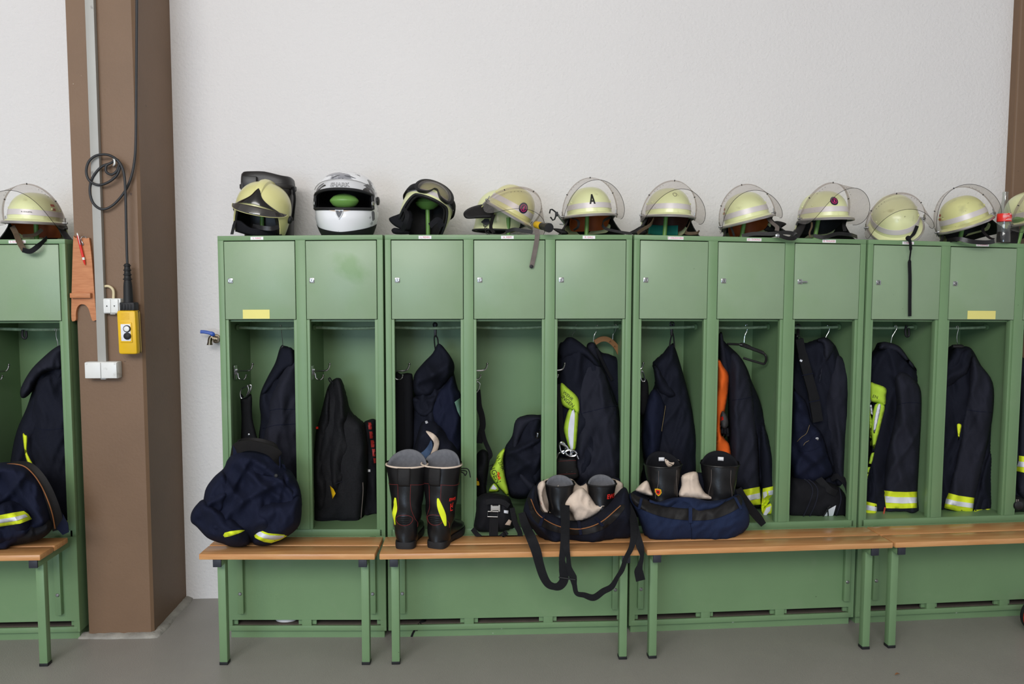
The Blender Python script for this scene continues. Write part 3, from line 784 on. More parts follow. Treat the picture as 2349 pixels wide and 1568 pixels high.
# stands first, then the helmets that hang over them
helmet_stand(RL, UL, 84, 548, .2, knob=.13)
for un, rt, px, py, lean, kn in ((U1, R1, 602, 539, 0, .15), (U2, R2, 982, 536, -.002, .160), (U2, R2, 1166, 536, 0, .10),
                                 (U2, R2, 1345, 536, .004, .13), (U3, R3, 1524, 538, .008, .13), (U3, R3, 1700, 541, .022, .13), (U3, R3, 1868, 544, .022, .13),
                                 (U4, R4, 2046, 551, .0, .06), (U4, R4, 2200, 553, .02, .11), (U4, R4, 2334, 557, .03, .12)):
    helmet_stand(rt, un, px, py, .2, knob=kn, lean=lean, ball=px != 1166)

SHS = Shell()
LM = pose(82, 511, .17, 3, 1.5, 0)
h = fire_helmet('pale yellow helmet with two red marks, on the locker left of the brown pillar', LM, ZL, 'liner_orange', 68, mark=(12, 'M. SCHUPPEL', .0085), side_red=72)
strap(h, [(28, 519, .08), (36, 534, .06), (45, 556, .0), (55, 573, -.02)], .024, 'brown_strap', side=(1, 0, .2))
strap(h, [(52, 573, -.022), (70, 576, -.03), (90, 562, -.02), (108, 545, .02)], .022, 'strap', side=(.25, 0, 1))
strap(h, [(52, 541, .14), (80, 538, .16), (97, 526, .17)], .016, 'brown_strap', side=(0, 0, 1))

h = fire_helmet('yellow helmet tilted nose down with a torch clipped on and its visor lowered', pose(1166, 490, .16, 26, 29, 4), top_z(U2, .2), 'liner_black', 52, skin='helmet_cream', flap='none' if False else None, badge=(1201, 476, .026))
mb = MB(); fl = [(1064, 491), (1068, 483), (1083, 472), (1112, 468), (1124, 481), (1124, 500), (1104, 501), (1080, 501), (1068, 500)]
def flap_piece(pts, Y0, Y1, t=.006):
    mb = MB(); n = len(pts)
    A = [P(x, y, Y0(x, y) if callable(Y0) else Y0) for x, y in pts]; B_ = [P(x, y, (Y0(x, y) if callable(Y0) else Y0)+t) for x, y in pts]
    mb.loft([A, B_]); return mb
mb = MB()
q = Cloth([(1063, 492), (1067, 483), (1083, 474), (1112, 468), (1132, 476), (1130, 498), (1110, 500), (1090, 501), (1070, 501)], .16, .010, .012, 8, ((.008, 40, 60, 2, False),), 8, tilt=lambda x, y: -.0016*(y-480)); build('neck_flap', q.mesh(4), 'leather_flat', h, angle=0)
strap(h, [(1133, 492, .12), (1128, 508, .09), (1126, 522, .05), (1133, 534, .03)], .016, 'leather_flat', side=(1, 0, 0))
strap(h, [(1160, 531, .02), (1180, 526, -.01), (1200, 529, -.02), (1222, 532, -.03)], .018, 'rubber', side=(0, .3, 1))
strap(h, [(1232, 526, -.045), (1232, 545, -.052), (1226, 580, -.056), (1219, 613, -.056)], .0215, 'gray_strap', side=(1, 0, .1), name='hanging_strap')
mb = MB(); mb.lathe([(.0085, 0), (.0085, .002), (.005, .0035)], P(1219, 611, -.059), (0, -1, 0), 16); build('snap', mb, 'rubber', h)

h = fire_helmet('helmet with a big black letter A on its front and an empty torch clip', pose(1352, 496, .17, 2, -3, -1), top_z(U2, .5), 'liner_orange', 73, letter=(1358, 456, .068))
strap(h, [(1312, 500, .10), (1326, 506, .06), (1326, 520, .05), (1316, 528, .06)], .013, 'leather_flat', side=(1, .4, 0))
strap(h, [(1402, 497, .12), (1384, 507, .06), (1386, 522, .03), (1412, 530, .0), (1450, 536, -.02)], .013, 'leather_flat', side=(.2, .2, 1))
# torch clip at the left
mb = MB(); cpt = lambda x, y: (1250+x/9.22, 390+y/9.22)
mb.tube([P(*cpt(400, 1130), .1), P(*cpt(380, 1080), .09), P(*cpt(320, 1010), .075), P(*cpt(270, 930), .07)], .005, 8)
mb.tube([P(*cpt(310, 1140), .1), P(*cpt(400, 1145), .1)], .0035, 8)
cl = build('torch_clip', mb, 'steel', h)
mb = MB(); q = P(*cpt(245, 930), .07); mb.box(q.x-.007, q.x+.007, q.y-.008, q.y+.008, q.z-.011, q.z+.011, bev=.003)
for pts in (((230, 890), (180, 850), (150, 830), (115, 835), (105, 880), (98, 915)), ((230, 970), (205, 1040), (165, 1060), (140, 1020), (115, 990))):
    mb.tube([P(*cpt(*p), .07) for p in pts], .0035, 8, flat=1.8)
build('clip_jaw', mb, 'rubber', cl)

h = fire_helmet('helmet with a teal cloth in its neck guard and an engraved mark on top', pose(1532, 498, .17, 1, 2, -1), top_z(U3, .95), 'liner_brown', 63, teal=True)
strap(h, [(1500, 500, .09), (1492, 515, .05), (1474, 526, .02), (1462, 535, .0)], .015, 'brown_strap', side=(.3, .3, 1))
strap(h, [(1584, 505, .11), (1578, 520, .07), (1574, 534, .03), (1600, 534, -.01), (1602, 529, -.02)], .016, 'brown_strap', side=(.5, .2, 1))
mb = MB(); rr = []
for i in range(29):
    a = 2*PI*i/28*1.0; mb_p = (math.cos(a)*.011*(1+.25*math.sin(3*a)), math.sin(a)*.009)
    rr.append(pose(1532, 498, .17, 3, 2, -1) @ SHS.pt(R(-3)+mb_p[0]/.11, .098+mb_p[1], .0012))
mb.tube(rr, .0009, 5); build('scratch_mark', mb, 'gray_strap', h)

h = fire_helmet('helmet with orange leather lining, tipped up to the left, black strap looped over the edge', pose(1714, 506, .17, -11, -14, -2), top_z(U3, 1.3), 'liner_orange', 68, side_red=-84)
strap(h, [(1676, 518, .10), (1680, 528, .06), (1684, 541, .04)], .010, 'leather_flat', side=(1, 0, 0))
strap(h, [(1760, 495, .12), (1768, 508, .06), (1782, 520, .02), (1782, 529, .0)], .020, 'gray_strap', side=(1, 0, .2))
strap(h, [(1702, 541, .02), (1730, 536, .0), (1770, 536, -.03), (1800, 533, -.04), (1824, 537, -.05), (1822, 546, -.062), (1806, 546, -.066), (1786, 539, -.058), (1779, 536, -.05)], .019, 'leather', side=(0, .3, 1))
mb = MB(); mb.lathe([(.010, 0), (.010, .003), (.006, .006), (0, .007)], P(1783, 540, -.066), (0, -1, 0), 16); build('strap_stud', mb, 'chrome', h)

h = fire_helmet('helmet with a round navy badge and a pink ringed letter, black lining, standing level', pose(1887, 504, .17, 12, -1, -1), top_z(U3, 1.7), 'liner_black', 68, badge=(1913, 461, .0215))
strap(h, [(1862, 510, .08), (1862, 520, .05), (1857, 533, .03), (1858, 543, .02)], .008, 'brown_strap', side=(1, 0, 0))
strap(h, [(1940, 500, .10), (1936, 515, .06), (1938, 530, .05)], .018, 'leather_flat', side=(1, 0, 0))
strap(h, [(1866, 540, .0), (1890, 544, -.02), (1920, 536, -.02), (1950, 538, -.02), (1966, 543, .02)], .018, 'leather', side=(0, .3, 1))

h = fire_helmet('scratched helmet lying on its face with a long black strap hanging down the locker', pose(2052, 513, .15, -22, -22, 34), top_z(U4, 2.1), 'liner_black', 88, flap=None, visor_h=.145)
strap(h, [(2104, 518, .02), (2096, 536, -.0), (2086, 546, -.03)], .016, 'strap', side=(1, 0, .3))
mb = MB(); mb.lathe([(.012, -.006), (.013, 0), (.010, .007)], P(2084, 546, -.035), (0, -1, .3), 12); build('strap_clump', mb, 'strap', h)
strap(h, [(2084, 546, -.03), (2088, 556, -.046), (2089, 575, -.030), (2086.5, 600, -.012), (2087.5, 640, -.010), (2087, 690, -.010), (2087, 725, -.010)], [.016]*6+[.013]*6+[.007]*6+[.016]*18+[.016], 'strap', side=(1, 0, 0), name='hanging_strap')

h = fire_helmet('soiled yellowish helmet beside the glass bottle, its visor pushed right back', pose(2214, 513, .17, -22, -20, -3), top_z(U4, 2.5), 'liner_black', 88, skin='helmet_scuffed', side_red=-84, visor_h=.135)
strap(h, [(2172, 552, .04), (2200, 548, -.02), (2230, 554, -.046), (2262, 556, -.046), (2281, 553, -.03)], .021, 'leather', side=(0, .1, 1))
strap(h, [(2254, 515, .09), (2256, 532, .04), (2270, 545, .0), (2280, 548, -.02)], .014, 'leather_flat', side=(1, 0, .3))

h = fire_helmet('helmet cut off by the right picture edge, standing behind the glass bottle', pose(2369, 500, .22, 6, -19, -2), top_z(U4, 2.8), 'liner_orange', 60)

# ------------------------------------------------------------------ shell helmets with ear cover (jet style)
class JetShell:
    """egg shell cut by a face opening; edge(phi) gives the lower rim height"""
    def __init__(s, ax, ay, h, zlow, zface, face=62, soft=16, tuck=.012): s.ax, s.ay, s.h, s.zl, s.zf, s.face, s.soft, s.tuck = ax, ay, h, zlow, zface, face, soft, tuck
    def edge(s, phi):
        d = abs(math.degrees(math.atan2(math.sin(phi), math.cos(phi))))
        return s.zf+(s.zl-s.zf)*sstep(s.face-s.soft, s.face+s.soft, d)
    def pt(s, phi, z, off=0.0):
        if z >= 0: r = max(0.0, 1-(z/s.h)**2.3)**(1/2.3)
        else: r = 1-s.tuck/s.ax*(z/s.zl)**2
        return Vector(((s.ax*r+off)*math.sin(phi), -(s.ay*r+off)*math.cos(phi), z))
    def mesh(s, N=80):
        mb = MB(); rings = []
        for j in range(26):
            rings.append([])
            for i in range(N):
                phi = 2*PI*i/N; e = s.edge(phi); t = j/25
                a = t*PI/2; z = e+(s.h*.9999-e)*math.cos(a)**1.0
                if j == 25: z = e
                rings[-1].append(s.pt(phi, z))
        inn = []
        for j in range(0, 26, 3): inn.append([Vector((p.x*.95, p.y*.95, p.z*.96 if p.z > 0 else p.z)) for p in rings[25-j]])
        mb.loft(rings+inn, True, True); return mb
    def rim(s, r, N=100, off=0.0, lo=0, hi=360):
        pts = []
        for i in range(N+1):
            phi = R(lo+(hi-lo)*i/N); pts.append(s.pt(phi, s.edge(phi), off))
        mb = MB(); mb.tube(pts, r, 8); return mb

hs_ = [o for o in COL.objects if o.get('category') == 'helmet']
def flap_tip(word, pts, Y):
    h_ = next(o for o in hs_ if word in o['label']); q = Cloth(pts, Y, .006, .006, 5, (), 9); build('neck_flap_tip', q.mesh(4), 'leather_flat', h_, angle=0)
flap_tip('orange leather', [(1752, 527), (1776, 507), (1803, 512), (1796, 520), (1776, 531)], .22)
flap_tip('letter A', [(1268, 524), (1292, 526), (1304, 536), (1286, 536)], .14)
flap_tip('teal', [(1443, 533), (1456, 526), (1474, 518), (1484, 536), (1446, 537)], .12)
# -- cream jet helmet with black crest plate
JM = pose(604, 484, .13, -2, 12, -2)
JS = JetShell(.128, .150, .138, -.118, -.012, 66, 20, .016)
h = thing('fire_helmet', JM.translation, 'cream full-cut fire helmet with a black crest plate, in front of the black canister', 'helmet')
zt1 = top_z(U1, -.95)+.0015
def mk(name, mb, m, parent, **k):
    mb.xf(JM).clampz(zt1); return build(name, mb, m, parent, **k)
sh1 = mk('shell', JS.mesh(), 'helmet_cream', h)
mb = MB()                                # crest ridge along the crown
rr = []
for i in range(25):
    a = R(-26+128*i/24); w = .027*(1-.25*abs(i/12-1)); up = .010+.006*math.sin(PI*i/24)
    c_ = Vector((0, -JS.ay*math.cos(R(90)-a+R(0))*1.0, 0)) if False else None
    y = -JS.ay*math.sin(R(70)-R(128)*i/24); rz = max(0, 1-abs(y/JS.ay)**2.3)**(1/2.3); z = JS.h*rz
    n_ = Vector((0, y/JS.ay**2, z/JS.h**2)).normalized(); b_ = Vector((0, y, z))
    hgt = .013*min(1, min(i, 24-i)/4+.15)
    rr.append([b_+Vector((-w, 0, 0))-n_*.006, b_+Vector((-w*.75, 0, 0))+n_*hgt*.65, b_+Vector((-w*.3, 0, 0))+n_*hgt, b_+Vector((w*.3, 0, 0))+n_*hgt, b_+Vector((w*.75, 0, 0))+n_*hgt*.65, b_+Vector((w, 0, 0))-n_*.006])
mb.loft(rr); mk('crown_ridge', mb, 'helmet_cream', sh1)
# black front plate: three-pointed
def plate(u, v):                         # u across -1..1, v up 0..1
    half = .112*(1-v)**3.4+.014
    return JS.pt((u*half)/.128, .012+.092*v-.006*abs(u)*(1-v)*2, .004+.010*(1-abs(u)**1.5)*(1-.3*v))
mb = MB(); mb.grid(lambda u, v: plate(2*u-1, v), 36, 16)
mb.grid(lambda u, v: JS.pt(((2*u-1)*(.112*(1-v)**3.4+.014))/.128, .012+.092*v-.006*abs(2*u-1)*(1-v)*2, -.001), 36, 16)
mk('front_plate', mb, 'gloss_black', sh1)
mb = MB(); mb.grid(lambda u, v: JS.pt(R(-70+140*u), .004-.040*v*math.sin(PI*min(1, max(0, u)))**.6-.002, .004+.009*v), 40, 6); mk('visor', mb, 'visor_brown', h, solid=.002)
mb = MB(); mb.tube([JS.pt(R(-70+140*i/40), .002-.040*math.sin(PI*i/40)**.6, .013) for i in range(41)], .0015, 6); mk('visor_rim', mb, 'helmet_cream', h)
for s in (-1, 1):
    mb = MB(); o = Vector((s, .15, 0)); mb.lathe([(.019, -.006), (.019, .008), (.013, .013), (.006, .015)], JS.pt(R(s*92), -.014), o, 18); mk('knob', mb, 'rubber', sh1)
    mb = MB(); o = Vector((s, -.4, 0)); mb.lathe([(.008, -.004), (.008, .004), (.004, .006)], JS.pt(R(s*76), -.100), o, 14); mk('stud', mb, 'rubber', sh1)
mb = MB(); JI = JetShell(.120, .142, .125, -.125, -.016, 60, 18, .02); mk('inner_padding', JI.mesh(56), 'liner_black', h)
mb = MB(); mb.grid(lambda u, v: JS.pt(R(-64+128*u), -.126+.040*v+.012*math.sin(u*9)*v, -.012), 20, 4); mk('collar_pad', mb, 'black_cloth', h, solid=.012)
strap(h, [(540, 506, .05), (536, 520, .02), (532, 537, .0)], .014, 'rubber', side=(1, 0, .3))
strap(h, [(580, 518, .02), (600, 522, -.005), (622, 524, -.005), (640, 520, .02)], .02, 'leather', side=(0, 0, 1))

# -- yellow-green jet helmet with goggles
GM = pose(980, 480, .15, 6, 21, -16)
GS = JetShell(.122, .145, .125, -.110, .006, 62, 24, .014)
h = thing('fire_helmet', GM.translation, 'yellow green helmet with black goggles pushed up on its front', 'helmet')
zt2 = top_z(U2, -.2)+.0015
def mk2(name, mb, m, parent, **k):
    mb.xf(GM).clampz(zt2); return build(name, mb, m, parent, **k)
sg = mk2('shell', GS.mesh(), 'helmet', h)
mk2('edge_trim', GS.rim(.006), 'rubber', sg)
mb = MB(); GI = JetShell(.114, .136, .115, -.118, .0, 58, 24, .02); mk2('inner_padding', GI.mesh(56), 'liner_black', h)
mb = MB(); rr = []
for i in range(41):
    phi = R(-100+200*i/40); rr.append([GS.pt(phi, .022, .0015), GS.pt(phi, .042, .0015), GS.pt(phi, .042, -.001), GS.pt(phi, .022, -.001)])
mb.loft(rr); mk2('reflective_band', mb, 'silver_band', sg)
def gog(x, z, off):                      # goggle outline wrapped round the dome
    return GS.pt(x/.125, z, off)
gl = [(-.088, .030), (-.094, .062), (-.082, .092), (-.045, .110), (0, .115), (.045, .110), (.082, .092), (.094, .062), (.088, .030), (.070, .016), (.036, .018), (.018, .036), (.008, .052), (-.008, .052), (-.018, .036), (-.036, .018), (-.070, .016)]
ol = smooth_path([Vector((x, z, 0)) for x, z in gl], 6, closed=True)
mb = MB(); k = len(ol)
ra = [gog(p.x, min(p.y, .118), .030) for p in ol]; rb = [gog(p.x*1.03, min(p.y*1.0, .118), .004) for p in ol]
ci = Vector((0, .062, 0)); 
rc = [gog(p.x*.86, .062+(min(p.y, .118)-.062)*.84, .030) for p in ol]; rd = [gog(p.x*.86, .062+(min(p.y, .118)-.062)*.84, .006) for p in ol]
mb.loft([rb, ra, rc, rd], False, False); gg = mk2('goggles', mb, 'rubber', h)
mb = MB(); vs = [(p.x*.88, .062+(min(p.y, .118)-.062)*.86) for p in ol]
r_ = delaunay_2d_cdt([Vector(v) for v in vs]+[Vector((x*.01, z*.01)) for x in range(-8, 9) for z in range(2, 11)], [(i, (i+1) % k) for i in range(k)], [], 1, 1e-6)
mb.add([gog(v.x, v.y, .027) for v in r_[0]], [tuple(f) for f in r_[2]]); mk2('goggle_lens', mb, 'lens_dark', gg, fix=False)
for s in (-1, 1):
    mb = MB(); mb.grid(lambda u, v: GS.pt(R(s*(40+75*u)), .024+.040*v-.012*u, .006+.012*(1-u)), 14, 3); mk2('goggle_strap', mb, 'strap', gg, solid=.003)
for o_ in ([(892, 502), (898, 497), (914, 491), (938, 480), (948, 500), (942, 524), (930, 528), (912, 522), (898, 512)], [(898, 529), (902, 523), (912, 523), (936, 530), (950, 536), (908, 537)]):
    q = Cloth(o_, .10, .010, .010, 6, ((.006, 22, 30, 2, False),), 7); build('ear_flap', q.mesh(4), 'black_cloth', h, angle=0)
strap(h, [(926, 478, .05), (934, 492, .02), (930, 510, .02), (922, 530, .05)], .02, 'strap', side=(1, 0, 0))
strap(h, [(986, 518, .0), (1004, 505, -.01), (1014, 520, .0)], .03, 'black_cloth', side=(.5, 0, 1))

# -- helmet lettered GALLET behind the torch helmet
KM = pose(1156, 493, .32, 105, 2, 0)
KS = JetShell(.120, .145, .130, -.085, -.01, 62, 22, -.012)
h = thing('fire_helmet', KM.translation, 'pale yellow helmet half hidden behind the tilted torch helmet', 'helmet')
zk = top_z(U2, .1)+.0015
mb = KS.mesh(); mb.xf(KM).clampz(zk); sk = build('shell', mb, 'helmet', h)
mb = KS.rim(.005); mb.xf(KM).clampz(zk); build('edge_trim', mb, 'rubber', sk)
mb = MB(); KI = JetShell(.112, .136, .118, -.09, -.02, 60, 22, .0); mb = KI.mesh(48); mb.xf(KM).clampz(zk); build('inner_padding', mb, 'liner_black', h)
g0 = P(1119, 526, .16)
def locate_any(M, sh, px, py):
    best = None; c = M.translation
    for a in range(0, 360, 3):
        for k in range(-20, 24):
            z = .005*k; p = M @ sh.pt(R(a), z)
            if (p-c).dot(CO-c) < 0: continue
            x, y = photo_xy(p); e = (x-px)**2+(y-py)**2
            if best is None or e < best[0]: best = (e, a, z)
    return R(best[1]), best[2]
gp, gz = locate_any(KM, KS, 1115, 525)
lettering('lettering', 'GALLET', .020, lambda x, y: KM @ KS.pt(gp+(x*math.cos(R(60))+y*math.sin(R(60)))/.13, gz-(x*math.sin(R(60))-y*math.cos(R(60))), .0016), 'ink_black', sk, bold=.0005)
mb = MB(); pts = [(1103, 509), (1112, 501), (1121, 502), (1124, 511), (1115, 518)]; mb.loft([[P(x, y, .190) for x, y in pts], [P(x, y, .196) for x, y in pts]]); build('edge_clip', mb, 'rubber', sk)

# ------------------------------------------------------------------ white full-face motorcycle helmet
WMX = pose(796, 478, .13, -3, 0, 3)
class Full:
    ax, ay, h, zl = .150, .168, .172, -.130
    def pt(s, phi, z, off=0.0):
        if z >= 0: r = max(0.0, 1-(z/s.h)**2.7)**(1/2.7)
        else: r = 1-.20*(z/s.zl)**2.4
        f = math.cos(phi)
        chin = .014*max(0, f)**3*sstep(.0, -.06, z)
        return Vector(((s.ax*r+off)*math.sin(phi), -(s.ay*r+off+chin)*math.cos(phi), z))
FS = Full()
h = thing('motorcycle_helmet', WMX.translation, 'white full-face motorcycle helmet with grey swirls, green ball showing inside', 'helmet')
zt3 = top_z(U1, -.5)+.0015
def mk3(name, mb, m, parent, **k):
    mb.xf(WMX).clampz(zt3); return build(name, mb, m, parent, **k)
FW, ZA, ZB_, = 66, -.010, .082
def window(phi_deg, z):
    a = abs(phi_deg)/FW; top = ZB_-.022*a**2.2; return a < 1 and ZA+.004*a < z < top
mb = MB(); NU, NV = 144, 70
ft = lambda v: FS.zl+(FS.h*.9998-FS.zl)*math.sin(v*PI/2)**1.0
mb.grid(lambda u, v: FS.pt(R(-180+360*u), ft(v)), NU, NV, closed_u=True, skip=lambda u, v: window(-180+360*u, ft(v)), mi=0)
for k_ in range(len(mb.f)):
    c_ = sum((mb.v[i] for i in mb.f[k_]), Vector())/len(mb.f[k_])
    ph = math.degrees(math.atan2(c_.x, -c_.y))
    mb.m[k_] = 1 if (c_.z > .130 or abs(ph) > 50) and not (abs(ph) < 48 and c_.z < .130) else 0
sf = mk3('shell', mb, ['helmet_white', 'helmet_swirl'], h, fix=False)
mb = MB(); mb.grid(lambda u, v: FS.pt(R(-180+360*u), -.128+(.130+.128)*v*.98, -.016), 60, 20, closed_u=True, skip=lambda u, v: window((-180+360*u)*1.02, -.128+.258*v*.98)); mk3('inner_padding', mb, 'liner_black', h)
wpts = []
for i in range(31): a = -FW+2*FW*i/30; wpts.append((a, ZA+.004*abs(a)/FW))
for i in range(31): a = FW-2*FW*i/30; wpts.append((a, ZB_-.022*(abs(a)/FW)**2.2))
mb = MB(); mb.tube([FS.pt(R(a), z, .001) for a, z in wpts], .0075, 8, closed=True); mk3('window_gasket', mb, 'rubber', sf)
mb = MB(); mb.grid(lambda u, v: FS.pt(R(-72+144*u), .082-.020*abs(2*u-1)**2.2+.046*v*(1-.5*abs(2*u-1)**3), .007), 44, 6); vz = mk3('visor', mb, 'visor_clear', h)
mb = MB(); mb.tube([FS.pt(R(-72+144*i/44), .082-.020*abs(2*i/44-1)**2.2+.046*(1-.5*abs(2*i/44-1)**3), .0075) for i in range(45)], .0012, 6); mk3('visor_rim', mb, 'steel', vz)
for s in (-1, 1):
    mb = MB(); mb.lathe([(.020, -.004), (.020, .006), (.012, .009), (.0, .010)], FS.pt(R(s*88), .036), (s, -.1, 0), 20); mk3('visor_pivot', mb, 'dark_plastic', vz)
    mb = MB(); mb.grid(lambda u, v: FS.pt(R(s*(60+6*u)), .008+.022*v, .007), 3, 3); mk3('visor_latch', mb, 'steel', vz, solid=.004)
    mb = MB(); mb.grid(lambda u, v: FS.pt(R(s*(58+14*u)), -.020-.055*v-.02*u, .0012), 6, 5); mk3('swirl_decal', mb, 'helmet_swirl', sf)
for pts_, m_ in (([(-62, .052), (-54, .078), (-40, .098), (-34, .104), (-30, .098), (-42, .088), (-50, .070), (-56, .052)], 'rubber'), ([(-60, .084), (-48, .104), (-38, .112), (-40, .104), (-52, .092)], 'felt'),
                ([(44, .082), (52, .092), (60, .078), (64, .055), (58, .060), (50, .076)], 'rubber'), ([(48, .104), (60, .104), (72, .075), (74, .05), (66, .078), (56, .095)], 'felt'), ([(-24, .136), (-14, .146), (-4, .150), (-10, .143), (-20, .134)], 'felt'), ([(8, .148), (22, .146), (36, .134), (26, .138), (14, .142)], 'felt'), ([(62, -.02), (70, -.018), (72, -.05), (66, -.06)], 'felt')):
    o_ = smooth_path([Vector((a_, z_*400, 0)) for a_, z_ in pts_], 4, closed=True); pp = densify([(v.x, v.y) for v in o_], 3); tv, tf_ = tri(pp, 3.0)
    mb = MB(); mb.add([FS.pt(R(x), y/400, .0016) for x, y in tv], tf_); mk3('swirl_decal', mb, m_, sf, fix=False)
# chin vent and lower trim
mb = MB(); mb.tube([FS.pt(x/.15, -.016+z, .004) for x, z in ((-.018, .0), (.018, 0), (.012, -.022), (0, -.040), (-.012, -.022))], .003, 8, closed=True); vt = mk3('chin_vent', mb, 'helmet_white', sf)
mb = MB(); vs = [FS.pt(x/.15, -.016+z, .003) for x, z in ((-.015, -.002), (.015, -.002), (.010, -.021), (0, -.034), (-.010, -.021))]; mb.add(vs, [(0, 1, 2, 3, 4)]); mk3('vent_mesh', mb, 'felt', vt)
mb = MB(); mb.grid(lambda u, v: FS.pt(R(-22+44*u), -.014-.009*v*math.sin(PI*u), .0022), 16, 2); mk3('chin_insert', mb, 'lining', sf)
mb = MB(); mb.grid(lambda u, v: FS.pt(R(-88+176*u), -.131+v*(.016+.042*abs(2*u-1)**1.5), .0025), 40, 3); mk3('lower_trim', mb, 'rubber', sf)
mb = MB(); mb.tube(smooth_path([FS.pt(R(4), -.128, -.01), FS.pt(R(10), -.133, -.004), FS.pt(R(13), -.128, -.01)], 4), .006, 8); mk3('strap_release', mb, 'red', h)
lettering('lettering', 'SHARK', .026, lambda x, y: WMX @ FS.pt((x*1.25-.001)/.155, .101+y, .0014), 'ink_black', sf, bold=.0011)
lettering('lettering', 'SHARK', .026, lambda x, y: WMX @ FS.pt((x*1.25-.001)/.155, .101+y, .0020), 'helmet_white', sf, bold=-.0002)
helmet_stand(R1, U1, 796, 538, .16, knob=.150, ball=False)
q = P(790, 461, .06); mb = MB()
mb.lathe([(0.0, -.037), (.025, -.034), (.047, -.021), (.058, -.004), (.0592, 0), (.058, .006), (.045, .022), (.024, .032), (0, .036)], q, n=36, cap=False, sx=1.15, sy=.9)
sb = build('stand_ball', mb, 'knob_green', R1)

# ------------------------------------------------------------------ torch, canister, bottle
h = thing('torch', P(1243, 520, .0), 'small yellow torch with a black head clipped to the tilted helmet', 'torch')
A_, B_ = P(1230, 515, .03), P(1259, 522, -.12); ax = (B_-A_).normalized(); Ln = (B_-A_).length
mb = MB(); mb.lathe([(.006, -.004), (.016, 0), (.0175, .004), (.0175, Ln*.45), (.015, Ln*.5)], A_, ax, 20); build('barrel', mb, 'yellow', h)
mb = MB(); mb.lathe([(.0165, Ln*.44), (.018, Ln*.5), (.0165, Ln*.72), (.021, Ln*.84), (.0215, Ln*1.0), (.018, Ln*1.01), (.013, Ln*.95), (.004, Ln*.9)], A_, ax, 20); hd = build('head', mb, 'dark_plastic', h)
fc = P(1258.5, 521.5, -.035); d = (CO-fc).normalized()
mb = MB(); mb.lathe([(.0165, .0), (.0150, -.001), (.011, -.006), (.004, -.010), (0.0, -.010)], A_+ax*Ln*1.005, ax, 20); build('reflector', mb, 'chrome', hd)
mb = MB(); mb.lathe([(.019, 0), (.0215, .001), (.0215, .006), (.017, .0065)], A_+ax*Ln*.995, ax, 24); build('bezel', mb, 'rubber', hd)

# canister for the breathing mask
q = P(618, 539, .30); zt4 = top_z(U1, q.x)+.001
h = thing('mask_canister', (q.x, .30, zt4), 'black lidded plastic canister standing behind the cream helmet', 'canister')
def can(k, z, dx=0.0): 
    n = 48; out = []
    for i in range(n):
        a = 2*PI*i/n; c, s = math.cos(a), math.sin(a); e = 2/3.4
        out.append(Vector((q.x+dx+.128*k*abs(c)**e*(1 if c > 0 else -1), .30+.09*k*abs(s)**e*(1 if s > 0 else -1), zt4+z)))
    return out
mb = MB(); mb.loft([can(.86, 0), can(.90, .004), can(.93, .08), can(.97, .17), can(.99, .262)]); build('body', mb, 'hard_case', h)
mb = MB(); mb.loft([can(1.02, .246), can(1.04, .25), can(1.04, .266), can(1.015, .268)] ); lid = build('lid', mb, 'hard_case', h)
top = lambda k, z: [Vector((v.x, v.y, v.z-.020*sstep(-.02, .10, v.x-q.x))) for v in can(k, z)]
mb = MB(); mb.loft([can(1.0, .262), top(.985, .302), top(.965, .318), top(.90, .328), top(.7, .331)]); build('lid_dome', mb, 'hard_case', lid)
mb = MB(); mb.box(q.x-.098, q.x-.03, .19, .235, zt4+.236, zt4+.300, bev=.004); mb.box(q.x-.106, q.x-.080, .192, .24, zt4+.200, zt4+.27, bev=.003); build('latch', mb, 'dark_plastic', lid)
mb = MB(); mb.tube(smooth_path([P(673, 430, .26), P(676, 455, .24), P(674, 480, .25), P(671, 505, .27)], 5), .006, 8, flat=2); mb.lathe([(.010, 0), (.010, .01)], P(672, 443, .26), (1, 0, 0), 10); build('carry_strap', mb, 'strap', h)

# bottle
q = P(2301, 556, .03); zb = top_z(U4, q.x)+.001
h = thing('cola_bottle', (q.x, .03, zb), 'glass cola bottle with a red label, a quarter full', 'bottle')
prof = [(r*.92, z*.80) for r, z in [(.030, 0), (.0335, .004), (.034, .02), (.0325, .055), (.031, .08), (.0325, .105), (.034, .13), (.034, .165), (.032, .18), (.026, .205), (.0195, .235), (.0155, .26), (.0135, .285), (.0135, .298)]]
mb = MB(); inner = [(r-.0016, z+.003 if i == 0 else z) for i, (r, z) in enumerate(prof)]
mb.lathe(prof+[(.0145, .2395), (.0145, .248), (.012, .250)]+[(r, z) for r, z in inner[::-1]], (q.x, .03, zb), n=32); gb = build('glass_body', mb, 'glass', h)
mb = MB(); mb.lathe([(.024, .0035), (.0284, .006), (.0290, .02), (.0280, .044), (.0272, .054), (0.001, .054)], (q.x, .03, zb), n=32); build('cola', mb, 'cola', h)
mb = MB(); mb.lathe([(.0318, .104), (.0319, .106), (.0319, .141), (.0316, .143)], (q.x, .03, zb), n=40, cap=False); lb = build('label', mb, 'label_red', h, solid=.0006)
def lab(x, y): 
    a = x/.0326; return Vector((q.x+.0326*math.sin(a), .03-.0326*math.cos(a), zb+.1235+y))
mb = MB()
for k_, (x0, x1, y, t) in enumerate([(-.024, -.004, .0165, .0012), (.004, .022, .0155, .003), (-.026, .006, .010, .0012), (-.026, .002, .0065, .0012), (-.026, .008, .003, .0012), (-.026, -.008, -.001, .0012), (-.006, .024, -.005, .0014), (-.012, .026, -.0115, .0025)]):
    mb.grid(lambda u, v: lab(x0+(x1-x0)*u, y-t/2+t*v), 6, 1)
build('label_print', mb, 'paper', lb, fix=False)
mb = MB(); mb.grid(lambda u, v: lab(.023+.007*u, .004+.014*v), 3, 2); build('barcode', mb, 'ink_black', lb, fix=False)
